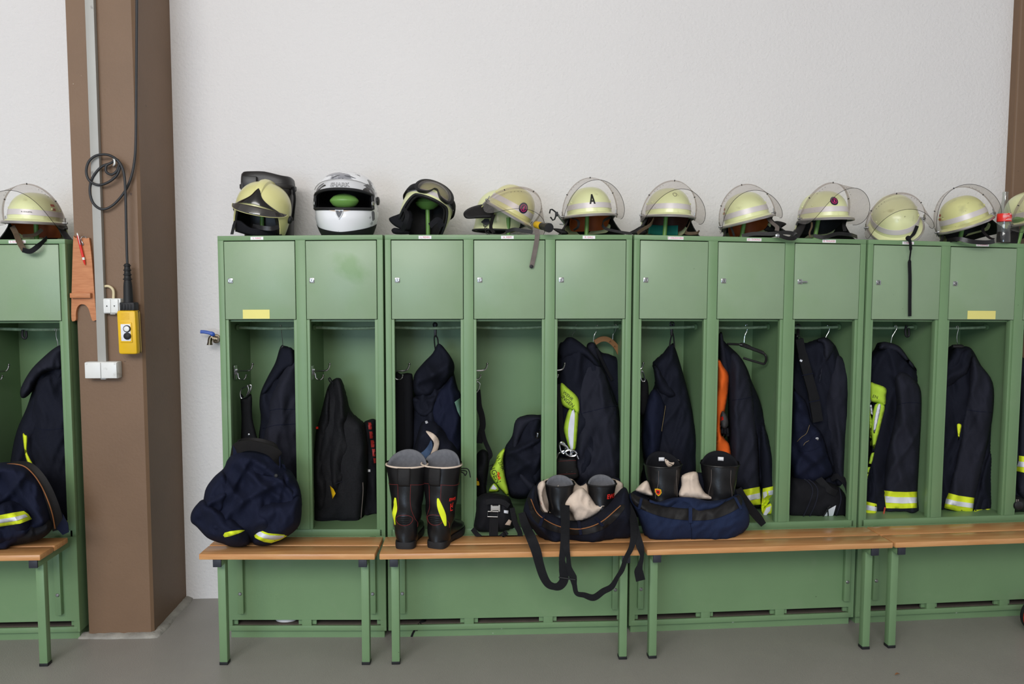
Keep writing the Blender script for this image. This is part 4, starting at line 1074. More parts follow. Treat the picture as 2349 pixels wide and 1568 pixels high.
# ------------------------------------------------------------------ things on the brown pillar
YF = PY0
def q2(px, py, y=YF): return P(px, py, y)
# grey cable duct
a, b = P(229, 0, YF), P(235.5, 829, YF)
h = thing('cable_duct', (a.x*.5+b.x*.5, YF, b.z), 'vertical grey cable duct running up the brown pillar', 'duct')
mb = MB(); xd = P(232, 600, YF).x
mb.box(xd-.0185, xd+.0185, YF-.026, YF, b.z-.002, 4.58, bev=.0015); mb.box(xd-.0195, xd+.0195, YF-.0275, YF-.022, b.z-.002, 4.58, bev=.001); build('duct_body', mb, 'gray_duct', h)
# double socket
s0, s1 = P(193.5, 830, YF-.055), P(269, 868, YF-.055)
h = thing('double_socket', ((s0.x+s1.x)/2, YF, s1.z), 'white double power socket with hinged lids below the grey duct', 'socket')
mb = MB(); mb.box(s0.x, s1.x, YF-.050, YF, s1.z, s0.z, bev=.004); bd = build('body', mb, 'white_plastic', h)
xm = (s0.x+s1.x)/2
for x0, x1 in ((s0.x+.001, xm-.0008), (xm+.0008, s1.x-.001)):
    mb = MB(); mb.box(x0, x1, YF-.057, YF-.051, s1.z+.002, s0.z-.002, bev=.0025); mb.box(x0+.004 if x0 < xm-.01 else x1-.012, x0+.012 if x0 < xm-.01 else x1-.004, YF-.0585, YF-.056, s0.z-.012, s0.z-.003, bev=.001); build('lid', mb, 'white_plastic', h)
mb = MB(); mb.box(xm-.012, xm+.012, YF-.035, YF-.015, s1.z-.006, s1.z+.001, bev=.002); build('gland', mb, 'white_plastic', h)
# double rocker switch with its cream cable
s0, s1 = P(236, 684, YF-.04), P(273, 719, YF-.04)
h = thing('rocker_switch', ((s0.x+s1.x)/2, YF, s1.z), 'white two-rocker wall switch with arrow marks beside the grey duct', 'switch')
mb = MB(); mb.box(s0.x, s1.x+.008, YF-.038, YF, s1.z, s0.z, bev=.004); build('body', mb, 'white_plastic', h)
xm = (s0.x+s1.x)/2
for k_, (x0, x1) in enumerate(((s0.x+.003, xm-.0006), (xm+.0006, s1.x-.001))):
    mb = MB(); mb.box(x0, x1, YF-.045, YF-.036, s1.z+.004, s0.z-.004, bev=.002); r_ = build('rocker', mb, 'white_plastic', h)
    xc, zc = (x0+x1)/2, (s0.z+s1.z)/2; sg = 1 if k_ == 0 else -1
    mb = MB(); mb.add([(xc-.004, YF-.0455, zc-.003*sg), (xc+.004, YF-.0455, zc-.003*sg), (xc, YF-.0455, zc+.005*sg)], [(0, 1, 2)]); build('arrow_mark', mb, 'ink_black', r_, fix=False)
mb = MB(); mb.box(xm-.01, xm+.014, YF-.03, YF-.01, s1.z-.004, s1.z+.002, bev=.002); build('gland', mb, 'white_plastic', h)
mb = MB(); mb.tube(smooth_path([P(238, 656.5, YF-.012), P(248, 656, YF-.014), P(256, 660, YF-.016), P(260.5, 668, YF-.018), P(260.5, 684, YF-.018)], 6), .0062, 10); build('cable', mb, 'cream_cable', h)
# black cable hung in coils from a clip, with the yellow pendant control
h = thing('pendant_control', P(298, 760, YF-.05), 'yellow two-button pendant control hanging on a coiled black cable', 'control')
Yc = YF-.022
pts = [(313.5, -8), (313, 30), (311, 70), (304, 398), (300, 420), (290, 437), (272, 458), (252, 474), (235, 479), (218, 470), (207, 448), (205, 428), (212, 404), (228, 382), (252, 373), (268, 380), (275, 392), (270, 404), (258, 415)]
zz = []
n_ = [(314.5, -40), (313.5, 60), (312.5, 200), (311.5, 320), (308, 372), (299, 412), (283, 444), (258, 471), (234, 479.5), (214, 466), (206, 438), (212, 408), (232, 383), (254, 374), (268, 366), (273, 374), (274, 388), (266, 404), (248, 418), (226, 424), (206, 415), (198, 395), (203, 372), (218, 358), (238, 354), (256, 358), (272, 370), (281, 386), (286, 410), (288, 450), (289.5, 520), (291, 580), (292, 606)]
dep = [-.02]*5+[-.024]*3+[-.03]*6+[-.036]*6+[-.046]*6+[-.05]*7
mb = MB(); mb.tube(smooth_path([P(x, y, YF+d) for (x, y), d in zip(n_, dep)], 7), .0058, 10); cb = build('cable', mb, 'cable_black', h)
mb = MB(); mb.tube(smooth_path([P(254, 374, YF-.03), P(244, 380, YF-.034), P(244, 394, YF-.036), P(256, 400, YF-.038), P(268, 392, YF-.038), P(273, 378, YF-.04)], 7), .0058, 10); build('cable_loop', mb, 'cable_black', h)
mb = MB(); mb.tube(smooth_path([P(260, 364, YF-.005), P(262, 366, YF-.05), P(263, 372, YF-.056), P(262, 378, YF-.05), P(260, 380, YF-.005)], 5), .004, 8); build('cable_clip', mb, 'white_plastic', h)
t0, t1 = P(291.5, 604, YF-.052), P(294.5, 694, YF-.052); ax = (t1-t0).normalized(); Ln = (t1-t0).length
prof = [(.0075, 0), (.0115, .002)]
for k_ in range(4): prof += [(.0125+.001*k_, .006+k_*.021), (.0155+.0013*k_, .008+k_*.021), (.0155+.0013*k_, .012+k_*.021), (.012+.001*k_, .014+k_*.021)]
prof += [(.0175, Ln*.50), (.019, Ln*.6), (.021, Ln)]
mb = MB(); mb.lathe(prof, t0, ax, 20); build('strain_relief', mb, 'rubber', h)
b0, b1 = P(275, 711, YF-.05), P(321, 811, YF-.05)
mb = MB(); a0, a1 = P(279, 693, YF-.05), P(313, 710, YF-.05); mb.box(a0.x, a1.x, YF-.076, YF-.022, a1.z-.004, a0.z, bev=.004)
for k_ in range(5): mb.box(a0.x+.004+k_*.014, a0.x+.012+k_*.014, YF-.080, YF-.07, a1.z, a0.z-.008, bev=.001)
build('top_cap', mb, 'rubber', h)
# housing leans a little: shear x with height
shx = (P(300, 811, YF-.05).x-P(295, 711, YF-.05).x)/(b1.z-b0.z)
W_ = P(318, 760, YF-.06).x-P(274.5, 760, YF-.06).x; z0, z1 = b1.z, b0.z; xc0 = P(296, 760, YF-.06).x
fn = lambda v: Vector((v.x+shx*(v.z-(z0+z1)/2), v.y, v.z))
mb = MB(); mb.box(xc0-W_/2, xc0+W_/2, YF-.086, YF-.022, z0, z1, bev=.012, fn=fn); hs = build('housing', mb, 'yellow', h)
mb = MB(); mb.box(xc0-W_/2-.001, xc0+W_/2+.0015, YF-.050, YF-.046, z0+.004, z1-.004, bev=.001, fn=fn); build('seam', mb, 'rubber', hs)
mb = MB(); zc = P(290, 762, YF-.09).z
mb.box(xc0-W_*.34, xc0+W_*.30, YF-.0905, YF-.084, zc-.048, zc+.046, bev=.003, fn=fn); build('button_frame', mb, 'yellow', hs)
mb = MB(); mb.box(xc0-W_*.27, xc0+W_*.23, YF-.0925, YF-.089, zc-.040, zc+.038, bev=.002, fn=fn); pl = build('button_plate', mb, ['silver_tape'], hs)
for zz_, m_ in ((.017, 'white_plastic'), (-.017, 'rubber')):
    c_ = fn(Vector((xc0+.006, YF-.092, zc+zz_)))
    mb = MB(); mb.lathe([(.0165, 0), (.0165, .005), (.0145, .0065)], c_, (0, -1, 0), 24); r_ = build('button_ring', mb, 'rubber', pl)
    mb = MB(); mb.lathe([(.0125, .004), (.0125, .008), (.010, .0095), (0, .010)], c_, (0, -1, 0), 24); build('button', mb, m_, pl)
mb = MB(); 
for k_ in range(5): mb.box(xc0-W_*.27, xc0+W_*.18, YF-.0875, YF-.0855, z1-.016-k_*.006, z1-.0135-k_*.006, fn=fn)
build('grip_lines', mb, 'yellow', hs)
# boot jack with its hook and the red pen
Yj = YF-.012
out = [(168, 548), (173, 545.5), (200, 546), (205, 550), (211, 600), (217, 680), (221, 728), (219, 734), (212, 735), (208, 724), (203, 708), (195, 699), (184, 698), (177, 705), (174, 718), (174, 732), (170, 736), (164, 733), (163.5, 700), (165, 640)]
h = thing('boot_jack', P(190, 650, Yj), 'plywood boot jack with a forked foot hanging on the brown pillar', 'boot jack')
def slab(pts, y0, y1, m_, name, parent, bev=True, smooth_n=0):
    ps = [Vector((x, y, 0)) for x, y in pts]
    if smooth_n: ps = smooth_path(ps, smooth_n, closed=True)
    k = len(ps); c = sum(ps, Vector())/k; mb = MB()
    q = [P(p.x, p.y, y0) for p in ps]; yy = y1
    mb.loft([[Vector((v.x, y1, v.z)) for v in q], [Vector((v.x, y0, v.z)) for v in q]])
    return build(name, mb, m_, parent, angle=30)
slab(out, YF-.018, YF-.002, 'ply', 'board', h, smooth_n=3)
s0, s1 = P(159.5, 672, YF-.04), P(213, 683, YF-.04)
mb = MB(); mb.box(s0.x, s1.x-.012, YF-.040, YF-.018, s1.z, s0.z, bev=.002); build('cross_bar', mb, 'ply', h)
mb = MB(); mb.tube(smooth_path([P(189, 560, YF-.022), P(185, 550, YF-.03), P(188, 543, YF-.028), P(195, 542, YF-.02), P(198, 546, YF-.019)], 6), .0016, 8); mb.tube(smooth_path([P(184, 547, YF-.022), P(189, 556, YF-.023), P(191, 561, YF-.021), P(188, 562, YF-.021)], 5), .002, 8); build('hanging_wire', mb, 'steel', h)
A_, B_ = P(177.5, 536, YF-.030), P(195.5, 608, YF-.026); ax = (B_-A_).normalized(); Ln = (B_-A_).length
h = thing('pen', P(186, 572, YF-.028), 'red ballpoint pen tucked in the wire of the boot jack', 'pen')
mb = MB(); mb.lathe([(.0046, Ln*.05), (.0052, Ln*.12), (.0056, Ln*.45), (.0056, Ln*.75)], A_, ax, 14); build('barrel', mb, 'red', h)
mb = MB(); mb.lathe([(.0058, Ln*.75), (.0058, Ln*.83)], A_, ax, 14); mb.lathe([(.002, -.004), (.003, 0), (.0036, Ln*.05)], A_, ax, 12); build('ring', mb, 'white_plastic', h)
mb = MB(); mb.lathe([(.0056, Ln*.83), (.004, Ln*.93), (.001, Ln)], A_, ax, 14); build('tip', mb, 'red', h)
mb = MB(); mb.box(-.002, .002, -.0015, .0015, 0, Ln*.35, bev=.0006); Mq = Matrix.Translation(A_+Vector((.004, -.006, 0))) @ ax.to_track_quat('Z', 'Y').to_matrix().to_4x4(); mb.xf(Mq); build('clip', mb, 'steel', h)
# water tap on the white wall
h = thing('water_tap', P(488, 770, WALLY-.02), 'small brass water tap with a blue lever on the white wall', 'tap')
w0 = P(496, 776, WALLY); yb = WALLY-.075
mb = MB(); mb.tube([Vector((w0.x, WALLY, w0.z)), Vector((w0.x, yb, w0.z))], .012, 14); mb.lathe([(.024, 0), (.024, .004), (.018, .008)], (w0.x, WALLY-.001, w0.z), (0, -1, 0), 20)
tp = P(493, 775, yb); 
mb.tube(smooth_path([P(500, 777, yb), P(493, 775, yb), P(485, 773, yb), P(482, 779, yb), P(481.5, 787, yb)], 5), [.012]*8+[.011]*8+[.0115]*9 if False else .0115, 14)
for k_ in range(3): mb.lathe([(.016, -.003), (.016, .003)], P(499-k_*4, 777-k_*.5, yb), (1, 0, .1), 14)
mb.lathe([(.0125, 0), (.0125, .010), (.010, .012)], P(481.3, 785, yb), (0, 0, -1), 14); mb.lathe([(.0145, 0), (.0145, .006)], P(481.2, 788, yb), (0, 0, -1), 14)
build('tap_body', mb, 'brass_nickel', h)
mb = MB(); mb.tube(smooth_path([P(488, 771, yb), P(488.5, 766, yb-.004), P(482, 763.5, yb-.006), P(470, 761, yb-.006), P(460, 760.5, yb-.006)], 4), [.007]*8+[.006]*9, 8, flat=1.5); build('lever', mb, 'blue', h)
# dry leaf on the floor
q = PZ(2058.5, 1547, .002); h = MB(); rr = []
for i in range(9):
    t = i/8; w_ = .006*math.sin(PI*t)+.0006; rr.append([q+Vector((-.013+.026*t, -.003+.006*t-w_, .002+.006*math.sin(PI*t))), q+Vector((-.013+.026*t, -.003+.006*t+w_, .003+.004*math.sin(PI*t))), q+Vector((-.013+.026*t, -.003+.006*t+w_, .001+.002*math.sin(PI*t)))])
h.loft(rr); tag(build('dry_leaf', h, 'leaf', loc=q), 'tiny dry brown leaf on the grey floor at the lower right', 'leaf')
# hose reel or wheel rim at the right border
q = PZ(2378, 1448, 0.0); cy = P(2378, 1425, q.y)
h = thing('wheel', (cy.x, q.y, 0.0), 'black wheel with a red rim cut off by the right picture edge', 'wheel')
rad = .082
mb = MB(); n = 40
c_ = Vector((cy.x, q.y, rad+.002))
mb.lathe([(rad*.82, -.022), (rad*.97, -.020), (rad, -.008), (rad, .008), (rad*.97, .020), (rad*.82, .022)], c_, (.15, -1, 0), 40, cap=False); mb.lathe([(rad*.82, .022), (rad*.82, -.022)], c_, (.15, -1, 0), 40, cap=False); build('tyre', mb, 'rubber', h)
mb = MB(); mb.lathe([(rad*.96, .0175), (rad*1.005, .014), (rad*1.03, .008), (rad*1.005, .003)], c_, (.15, -1, 0), 40, cap=False); build('rim', mb, 'red', h, solid=.003)
mb = MB(); mb.lathe([(.012, -.03), (.012, .03)], c_, (.15, -1, 0), 16); mb.lathe([(rad*.82, -.004), (rad*.82, .004), (.01, .006), (.01, -.006)], c_, (.15, -1, 0), 30); build('hub', mb, 'felt', h)
# ------------------------------------------------------------------ first compartment: jacket, strap, trousers pile
c2, c3, c4, c5, c6, cl = crop(430, 720, 2.704), crop(860, 720, 2.702), crop(1080, 720, 2.305), crop(1440, 720, 2.8), crop(1800, 720, 2.8), crop(0, 720, 2.614)
def jacket(name, label, loc, hooks=(), group='firefighter jackets hanging in the lockers'):
    return thing(name, loc, label, 'jacket', group)
Yh = .20
h = jacket('jacket', 'navy jacket on a black hanger behind the crumpled trousers pile', P(645, 830, Yh))
body = Cloth(c2([(575, 205), (600, 196), (640, 215), (680, 260), (690, 500), (690, 1060), (445, 1060), (440, 800), (455, 650), (446, 560), (456, 480), (500, 385), (545, 300)]), .22, .075, .10, 22, HANG, 1)
build('body', body.mesh(zmin=ZO+.005), 'navy', h, angle=0)
slv = Cloth(c2([(600, 325), (640, 300), (690, 330), (690, 1060), (465, 1060), (452, 900), (470, 760), (498, 640), (500, 560), (540, 450)]), .175, .075, .05, 26, HANG, 2)
sl = build('sleeve', slv.mesh(zmin=ZO+.005), 'navy_gray', h, angle=0)
build('seam', slv.seam(c2([(506, 600), (560, 588), (620, 590), (680, 588)])), 'navy_deep', sl)
build('seam', slv.seam(c2([(462, 710), (540, 690), (610, 685), (670, 680)])), 'navy_deep', sl)
col = Cloth(c2([(577, 215), (615, 205), (655, 220), (668, 320), (610, 350), (545, 430), (480, 500), (458, 480), (510, 380), (550, 300)]), .165, .045, .04, 14, HANG[:2], 3); build('collar', col.mesh(), 'navy', h, angle=0)
hg = build('hanger_head', MB().tube([P(*c2([q])[0], .185) for q in ((595, 196), (583, 215), (580, 260))], .0085, 10), 'dark_plastic', h)
wire_hook(h, c2([(577, 92), (573, 78), (579, 68), (585, 80), (583, 105), (588, 150), (592, 198)]), .196)
# belt with snap hook on the coat hook
Ys = .16
h = thing('safety_strap', P(560, 940, Ys), 'black strap with a chrome snap hook hung above the crumpled trousers pile', 'strap')
s = Cloth(c2([(330, 500), (360, 520), (398, 500), (402, 640), (430, 760), (438, 840), (340, 840), (335, 640)]), Ys, .016, .014, 10, ((.004, 14, 10, 4, False),), 5); build('webbing', s.mesh(4.5), 'strap', h, angle=0)
mb = MB(); mb.tube(smooth_path([P(*q, Ys-.02) for q in c2([(333, 520), (327, 490), (338, 462), (368, 448), (392, 440), (395, 460), (375, 500), (350, 520)])], 5, closed=True), .0036, 8, closed=True); sn = build('snap_hook', mb, 'chrome', h)
mb = MB(); mb.tube(smooth_path([P(*q, Ys-.026) for q in c2([(372, 440), (378, 470), (366, 505)])], 5), .0034, 8); build('gate', mb, 'chrome', sn)
mb = MB(); mb.lathe([(.007, -.002), (.006, .003), (.002, .005)], s.on(*c2([(381, 747)])[0], .001), (0, -1, 0), 14); build('snap_button', mb, 'steel', h)

Yb = ysit(*c2([(300, 1442)])[0])
h = thing('trousers', P(568, 1150, Yb), 'dark navy trousers crumpled in a pile under a black belt, right of the pillar', 'trousers')
main = Cloth(c2([(250, 900), (310, 845), (400, 840), (500, 865), (575, 905), (603, 960), (640, 990), (688, 1080), (706, 1190), (690, 1300), (620, 1370), (520, 1415), (410, 1415), (330, 1420), (220, 1405), (120, 1360), (92, 1240), (110, 1100), (160, 1015), (225, 955)]), Yb+.05, .135, .14, 62, BUNCH, 6)
build('seat', main.mesh(4.5, zmin=SEATZ), 'navy_deep', h, angle=0)
ll = Cloth(c2([(105, 1150), (200, 1200), (330, 1280), (388, 1330), (388, 1410), (350, 1440), (270, 1442), (222, 1424), (180, 1412), (120, 1385), (60, 1322), (22, 1287), (24, 1232), (58, 1180)]), Yb-.015, .095, .08, 44, BUNCH, 7, tilt=lambda x, y: .0)
l1 = build('leg', ll.mesh(4.5, zmin=SEATZ), 'navy_deep', h, angle=0)
rl = Cloth(c2([(360, 1200), (470, 1160), (600, 1150), (690, 1120), (708, 1200), (700, 1290), (670, 1340), (610, 1385), (560, 1412), (500, 1435), (430, 1433), (403, 1410), (398, 1330), (370, 1270)]), Yb-.01, .110, .07, 46, BUNCH, 8)
l2 = build('leg', rl.mesh(4.5, zmin=SEATZ), 'navy_deep', h, angle=0)
bt = build('belt', MB(), 'strap', h) if False else None
for k_, (o_, yy, tf_) in enumerate((([(596, 978), (640, 992), (688, 1068), (704, 1150), (660, 1190), (612, 1140), (585, 1050)], .0, .07), ([(104, 1120), (140, 1040), (215, 975), (268, 1040), (262, 1170), (190, 1262), (112, 1250)], -.01, .075))):
    q = Cloth(c2(o_), Yb+yy, tf_, .05, 34, BUNCH[1:], 171+k_); build('cloth_fold', q.mesh(4.5), 'navy_deep', h, angle=0)
pts = c2([(282, 905), (296, 850), (330, 822), (400, 815), (480, 832), (540, 862), (568, 905), (575, 945)])
mb = MB(); mb.ribbon(smooth_path([P(x, y, Yb+.05-.10*math.sin(PI*i/7)**.7) for i, (x, y) in enumerate(pts)], 6), .050, .006, side=(0, -.35, 1)); b_ = build('belt', mb, 'leather_flat', h)
mb = MB(); mb.ribbon(smooth_path([P(x, y, Yb+.05+.10*math.sin(PI*i/5)) for i, (x, y) in enumerate(c2([(296, 850), (330, 806), (400, 797), (480, 808), (540, 835), (566, 890)]))], 6), .045, .006, side=(0, .2, 1)); build('belt_back', mb, 'leather_flat', h)
for q in ((300, 850), (566, 900)):
    mb = MB(); x, y = c2([q])[0]; p = P(x, y, Yb-.005); mb.box(p.x-.010, p.x+.010, p.y-.012, p.y+.010, p.z-.042, p.z+.032, bev=.003); build('belt_loop', mb, 'navy_deep', h)
fl = build('pocket_flap', main.patch(c2([(415, 915), (510, 925), (602, 935), (606, 1028), (550, 1010), (425, 985)]), .006, thick=.004), 'navy_deep', h, angle=70)
mb = MB(); mb.lathe([(.008, -.002), (.008, .003), (.005, .005), (0, .0055)], main.on(*c2([(550, 1002)])[0], .009), (0, -1, .2), 14); build('button', mb, 'rubber', fl)
build('lime_stripe', ll.patch(c2([(230, 1356), (300, 1342), (356, 1341), (300, 1366), (230, 1384)]), .003, sm=2), 'lime', l1, angle=70)
lm = build('lime_stripe', rl.patch(c2([(412, 1290), (440, 1330), (500, 1358), (560, 1364), (618, 1376), (520, 1420), (440, 1398), (410, 1368)]), .003, sm=2), 'lime', l2, angle=70)
build('silver_stripe', rl.patch(c2([(414, 1312), (450, 1348), (510, 1372), (600, 1374), (575, 1394), (510, 1398), (440, 1376), (412, 1345)]), .005, sm=2), 'silver_tape', lm, angle=70)

# ------------------------------------------------------------------ second compartment: motorcycle jacket and trousers
h = thing('motorcycle_trousers', P(852, 1080, .26), 'black motorcycle trousers with red lettering down the leg, behind the mesh jacket', 'trousers')
t = Cloth(c2([(1085, 690), (1120, 657), (1162, 652), (1176, 700), (1186, 1000), (1186, 1326), (1060, 1326), (1030, 1100), (1050, 850)]), .27, .05, .06, 18, HANG, 11); lg = build('leg', t.mesh(zmin=ZO+.003), 'black_cloth', h, angle=0)
for k_, (y0, y1, xo) in enumerate(((672, 715, 0), (728, 772, 8), (782, 826, 16), (836, 882, 25), (892, 925, 33))):
    build('red_letter', t.patch(c2([(1120+xo, y0), (1138+xo, y0), (1144+xo, (y0+y1)/2-3), (1132+xo, (y0+y1)/2), (1144+xo, (y0+y1)/2+4), (1142+xo, y1), (1124+xo, y1), (1122+xo, (y0+y1)/2)]), .002, 3, sm=0), 'dark_red', lg)
build('white_label', t.patch(c2([(1113, 963), (1134, 963), (1134, 978), (1113, 978)]), .002, 4, sm=0), 'paper', lg, angle=70)
h = jacket('motorcycle_jacket', 'black mesh motorcycle jacket with a yellow tag, hanging by its loop from the coat hook', P(780, 1000, .18), group=None)
j = Cloth(c2([(872, 450), (905, 405), (948, 398), (968, 440), (990, 520), (1012, 600), (1060, 645), (1100, 690), (1118, 800), (1120, 1000), (1095, 1250), (1072, 1328), (785, 1328), (778, 1150), (776, 960), (792, 760), (832, 600), (856, 500)]), .20, .085, .10, 34, tuple((a*.6, w*1.2, g, t, r) for a, w, g, t, r in HANG), 12)
jb = build('body', j.mesh(4.5, zmin=ZO+.003), 'black_mesh', h, angle=0)
js = Cloth(c2([(905, 420), (950, 410), (985, 520), (1000, 650), (985, 700), (1040, 860), (1075, 960), (1085, 1060), (1030, 1260), (930, 1240), (880, 1120), (870, 900), (890, 640)]), .155, .055, .05, 40, HANG, 13); build('front_panel', js.mesh(4.5), 'black_mesh', h, angle=0)
sl_ = Cloth(c2([(868, 470), (890, 520), (888, 700), (868, 960), (890, 1120), (850, 1220), (800, 1230), (782, 1100), (780, 940), (798, 740), (836, 590)]), .165, .06, .05, 24, HANG, 14); sv = build('sleeve', sl_.mesh(4.5), 'black_mesh', h, angle=0)
mb = MB(); zp = smooth_path([js.on(x, y, .004) for x, y in c2([(980, 672), (1000, 770), (1045, 890), (1078, 980)])]+[j.on(x, y, .012) for x, y in c2([(1090, 1080), (1082, 1200), (1072, 1322)])], 6); mb.tube(zp, .0022, 6, flat=1.6); build('zipper', mb, 'gray_strap', h)
mb = MB(); mb.tube([js.on(x, y, .003) for x, y in c2([(920, 1052), (985, 1028), (1050, 998)])], .002, 6); build('pocket_zip', mb, 'navy_gray', h)
build('yellow_tag', js.patch(c2([(884, 1064), (906, 1085), (919, 1112), (900, 1146), (892, 1105)]), .055, 4, sm=0), 'yellow', h, angle=70)
build('red_dot', sl_.patch(c2([(797, 698), (811, 698), (811, 712), (797, 712)]), .003, 3, sm=1), 'red', sv, angle=70)
mb = MB(); mb.tube(smooth_path([P(x, y, .165) for x, y in c2([(905, 425), (885, 420), (876, 402), (884, 396), (892, 410), (900, 430)])], 5), .003, 8); build('hanging_loop', mb, 'strap', h)
mb = MB(); mb.tube(smooth_path([P(x, y, .12) for x, y in c2([(905, 1155), (925, 1160), (935, 1190), (922, 1196), (908, 1170)])], 4, closed=True), .002, 6, closed=True); build('cord_ring', mb, 'steel', h)
build('waist_band', j.patch(c2([(786, 1255), (870, 1268), (960, 1275), (1064, 1262), (1070, 1322), (788, 1324)]), .004, 7, sm=0), 'black_cloth', h, angle=70)

# ------------------------------------------------------------------ third compartment
h = thing('belt', P(925, 940, .16), 'wide black belt folded double over the coat hook, left of the hooded jacket', 'belt')
b = Cloth(c3([(120, 398), (165, 372), (215, 366), (236, 400), (236, 620), (232, 845), (120, 845)]), .16, .030, .03, 12, ((.006, 20, 2, 12, False),), 21); bb = build('belt_band', b.mesh(4.5), 'black_cloth', h, angle=0)
build('fold_line', b.seam(c3([(178, 384), (182, 600), (186, 840)]), r=.002), 'strap', bb)
h = jacket('jacket', 'navy hooded jacket hanging from a black plastic clip, behind the pair of boots', P(990, 950, .21))
bd = Cloth(c3([(385, 220), (430, 210), (480, 330), (505, 430), (530, 520), (545, 640), (545, 900), (240, 900), (232, 640), (240, 540), (262, 420), (320, 300)]), .23, .08, .10, 26, HANG, 22); build('body', bd.mesh(zmin=ZO+.003), 'navy', h, angle=0)
hd = Cloth(c3([(393, 182), (440, 222), (488, 298), (490, 360), (468, 396), (430, 440), (372, 492), (300, 520), (252, 502), (236, 452), (246, 372), (300, 302), (358, 242)]), .17, .075, .06, 34, BUNCH, 23); build('hood', hd.mesh(4.5), 'navy', h, angle=0)
sv = Cloth(c3([(430, 440), (480, 380), (505, 450), (540, 540), (545, 900), (470, 880), (400, 760), (330, 640), (345, 560), (400, 470)]), .18, .07, .05, 26, HANG, 24); build('sleeve', sv.mesh(4.5), 'navy_deep', h, angle=0)
f2 = Cloth(c3([(232, 520), (300, 520), (360, 500), (400, 470), (380, 560), (340, 640), (260, 620)]), .175, .05, .04, 18, BUNCH, 25); build('cape', f2.mesh(4.5), 'navy', h, angle=0)
mb = MB(); mb.box(-.007, .007, -.006, .006, -.035, .035, bev=.003); mb.xf(Matrix.Translation(P(*c3([(375, 100)])[0], .195))); 
mb.tube(smooth_path([P(x, y, .20) for x, y in c3([(371, 84), (362, 66), (370, 54), (384, 62), (380, 84)])], 4), .004, 8); ck = build('plastic_clip', mb, 'dark_plastic', h)
mb = MB(); mb.tube(smooth_path([P(x, y, .19) for x, y in c3([(376, 132), (368, 150), (374, 215), (384, 236), (392, 190), (388, 150), (376, 132)])], 5), .0034, 8); build('loop', mb, 'strap', h)
build('back_patch', bd.patch(c3([(494, 545), (528, 520), (531, 640), (512, 602)]), .10, 4, sm=0), 'mint', h, angle=70)
lettering('lettering', 'ILL', .020, lambda x, y: P(1047.5+x*300, 927-y*420-x*60, .122), 'ink_black', h)
h = thing('lined_trousers', P(1000, 1010, .12), 'folded navy trousers showing cream lining and faded denim, above the boots', 'trousers')
t1 = Cloth(c3([(240, 850), (262, 760), (285, 682), (322, 655), (380, 670), (455, 745), (525, 850), (525, 960), (240, 960)]), .13, .06, .05, 26, BUNCH, 26); tt = build('outer', t1.mesh(4.5, zmin=ZO+.003), 'navy', h, angle=0)
build('denim_edge', t1.patch(c3([(250, 886), (300, 850), (330, 815), (348, 782), (357, 830), (322, 890), (268, 908)]), .008, 5, thick=.006), 'jeans', h, angle=70)
build('lining', t1.patch(c3([(316, 725), (362, 742), (398, 788), (384, 852), (338, 916), (326, 906), (352, 850), (366, 800), (342, 762)]), .012, 5, thick=.008), 'lining', h, angle=70)
build('white_label', t1.patch(c3([(310, 664), (324, 660), (330, 674), (316, 680)]), .004, 4, sm=0), 'silver_tape', tt, angle=70)

# ------------------------------------------------------------------ fourth compartment
h = thing('rescue_strap', P(1103, 960, .15), 'black webbing harness hanging on the coat hook of the empty middle locker', 'strap')
mb = MB(); pts = c3([(635, 470), (640, 520), (645, 570), (662, 630), (668, 690), (655, 740), (648, 800)]); mb.ribbon(smooth_path([P(x, y, .15) for x, y in pts], 6), .030, .006, side=(1, .2, 0)); build('webbing', mb, 'strap', h)
mb = MB(); pts = c3([(660, 690), (680, 780), (716, 868), (700, 900), (690, 960), (680, 1060)]); mb.ribbon(smooth_path([P(x, y, .15) for x, y in pts], 6), .022, .006, side=(1, .2, 0)); build('webbing', mb, 'strap', h)
q = Cloth(c3([(622, 900), (660, 840), (700, 860), (705, 960), (690, 1060), (690, 1120), (640, 1130), (622, 1100)]), .16, .04, .04, 20, BUNCH, 31); build('pouch', q.mesh(4.5, zmin=ZO+.003), 'black_cloth', h, angle=0)
mb = MB(); mb.tube(smooth_path([P(x, y, .14) for x, y in c3([(630, 420), (650, 432), (640, 470), (626, 484), (622, 450)])], 5, closed=True), .0036, 8, closed=True); build('snap_hook', mb, 'chrome', h)
mb = MB(); 
for k_, (m0, y) in enumerate((('red', 1010), ('yellow', 1045))):
    p = P(*c3([(637, y)])[0], .115); mb2 = MB(); mb2.lathe([(.010, -.011), (.010, .011)], p, (.1, 0, 1), 12); build('handle_ring', mb2, m0, h)
h = jacket('jacket', 'navy jacket slumped at the bottom of the locker, lime lettered back panel showing', P(1200, 1080, .16))
bd = Cloth(c3([(872, 660), (935, 626), (1012, 625), (1045, 650), (1060, 900), (1050, 1000), (1000, 1075), (945, 1140), (862, 1142), (828, 1112), (800, 1020), (792, 950), (805, 830), (850, 755)]), .20, .10, .10, 36, BUNCH, 32); bo = build('body', bd.mesh(4.5, zmin=ZO+.003), 'navy', h, angle=0)
cu = Cloth(c3([(870, 665), (940, 632), (1015, 632), (1040, 660), (960, 690), (900, 780), (880, 880), (920, 980), (1000, 1060), (960, 1100), (880, 1000), (850, 860)]), .14, .05, .05, 18, ((.008, 30, 20, 3, False),), 33); build('hood', cu.mesh(4.5), 'navy_gray', h, angle=0)
sl_ = Cloth(c3([(960, 690), (1040, 670), (1060, 760), (1055, 980), (1000, 1060), (930, 980), (890, 880), (905, 790)]), .155, .055, .05, 30, BUNCH, 34); build('sleeve', sl_.mesh(4.5), 'navy', h, angle=0)
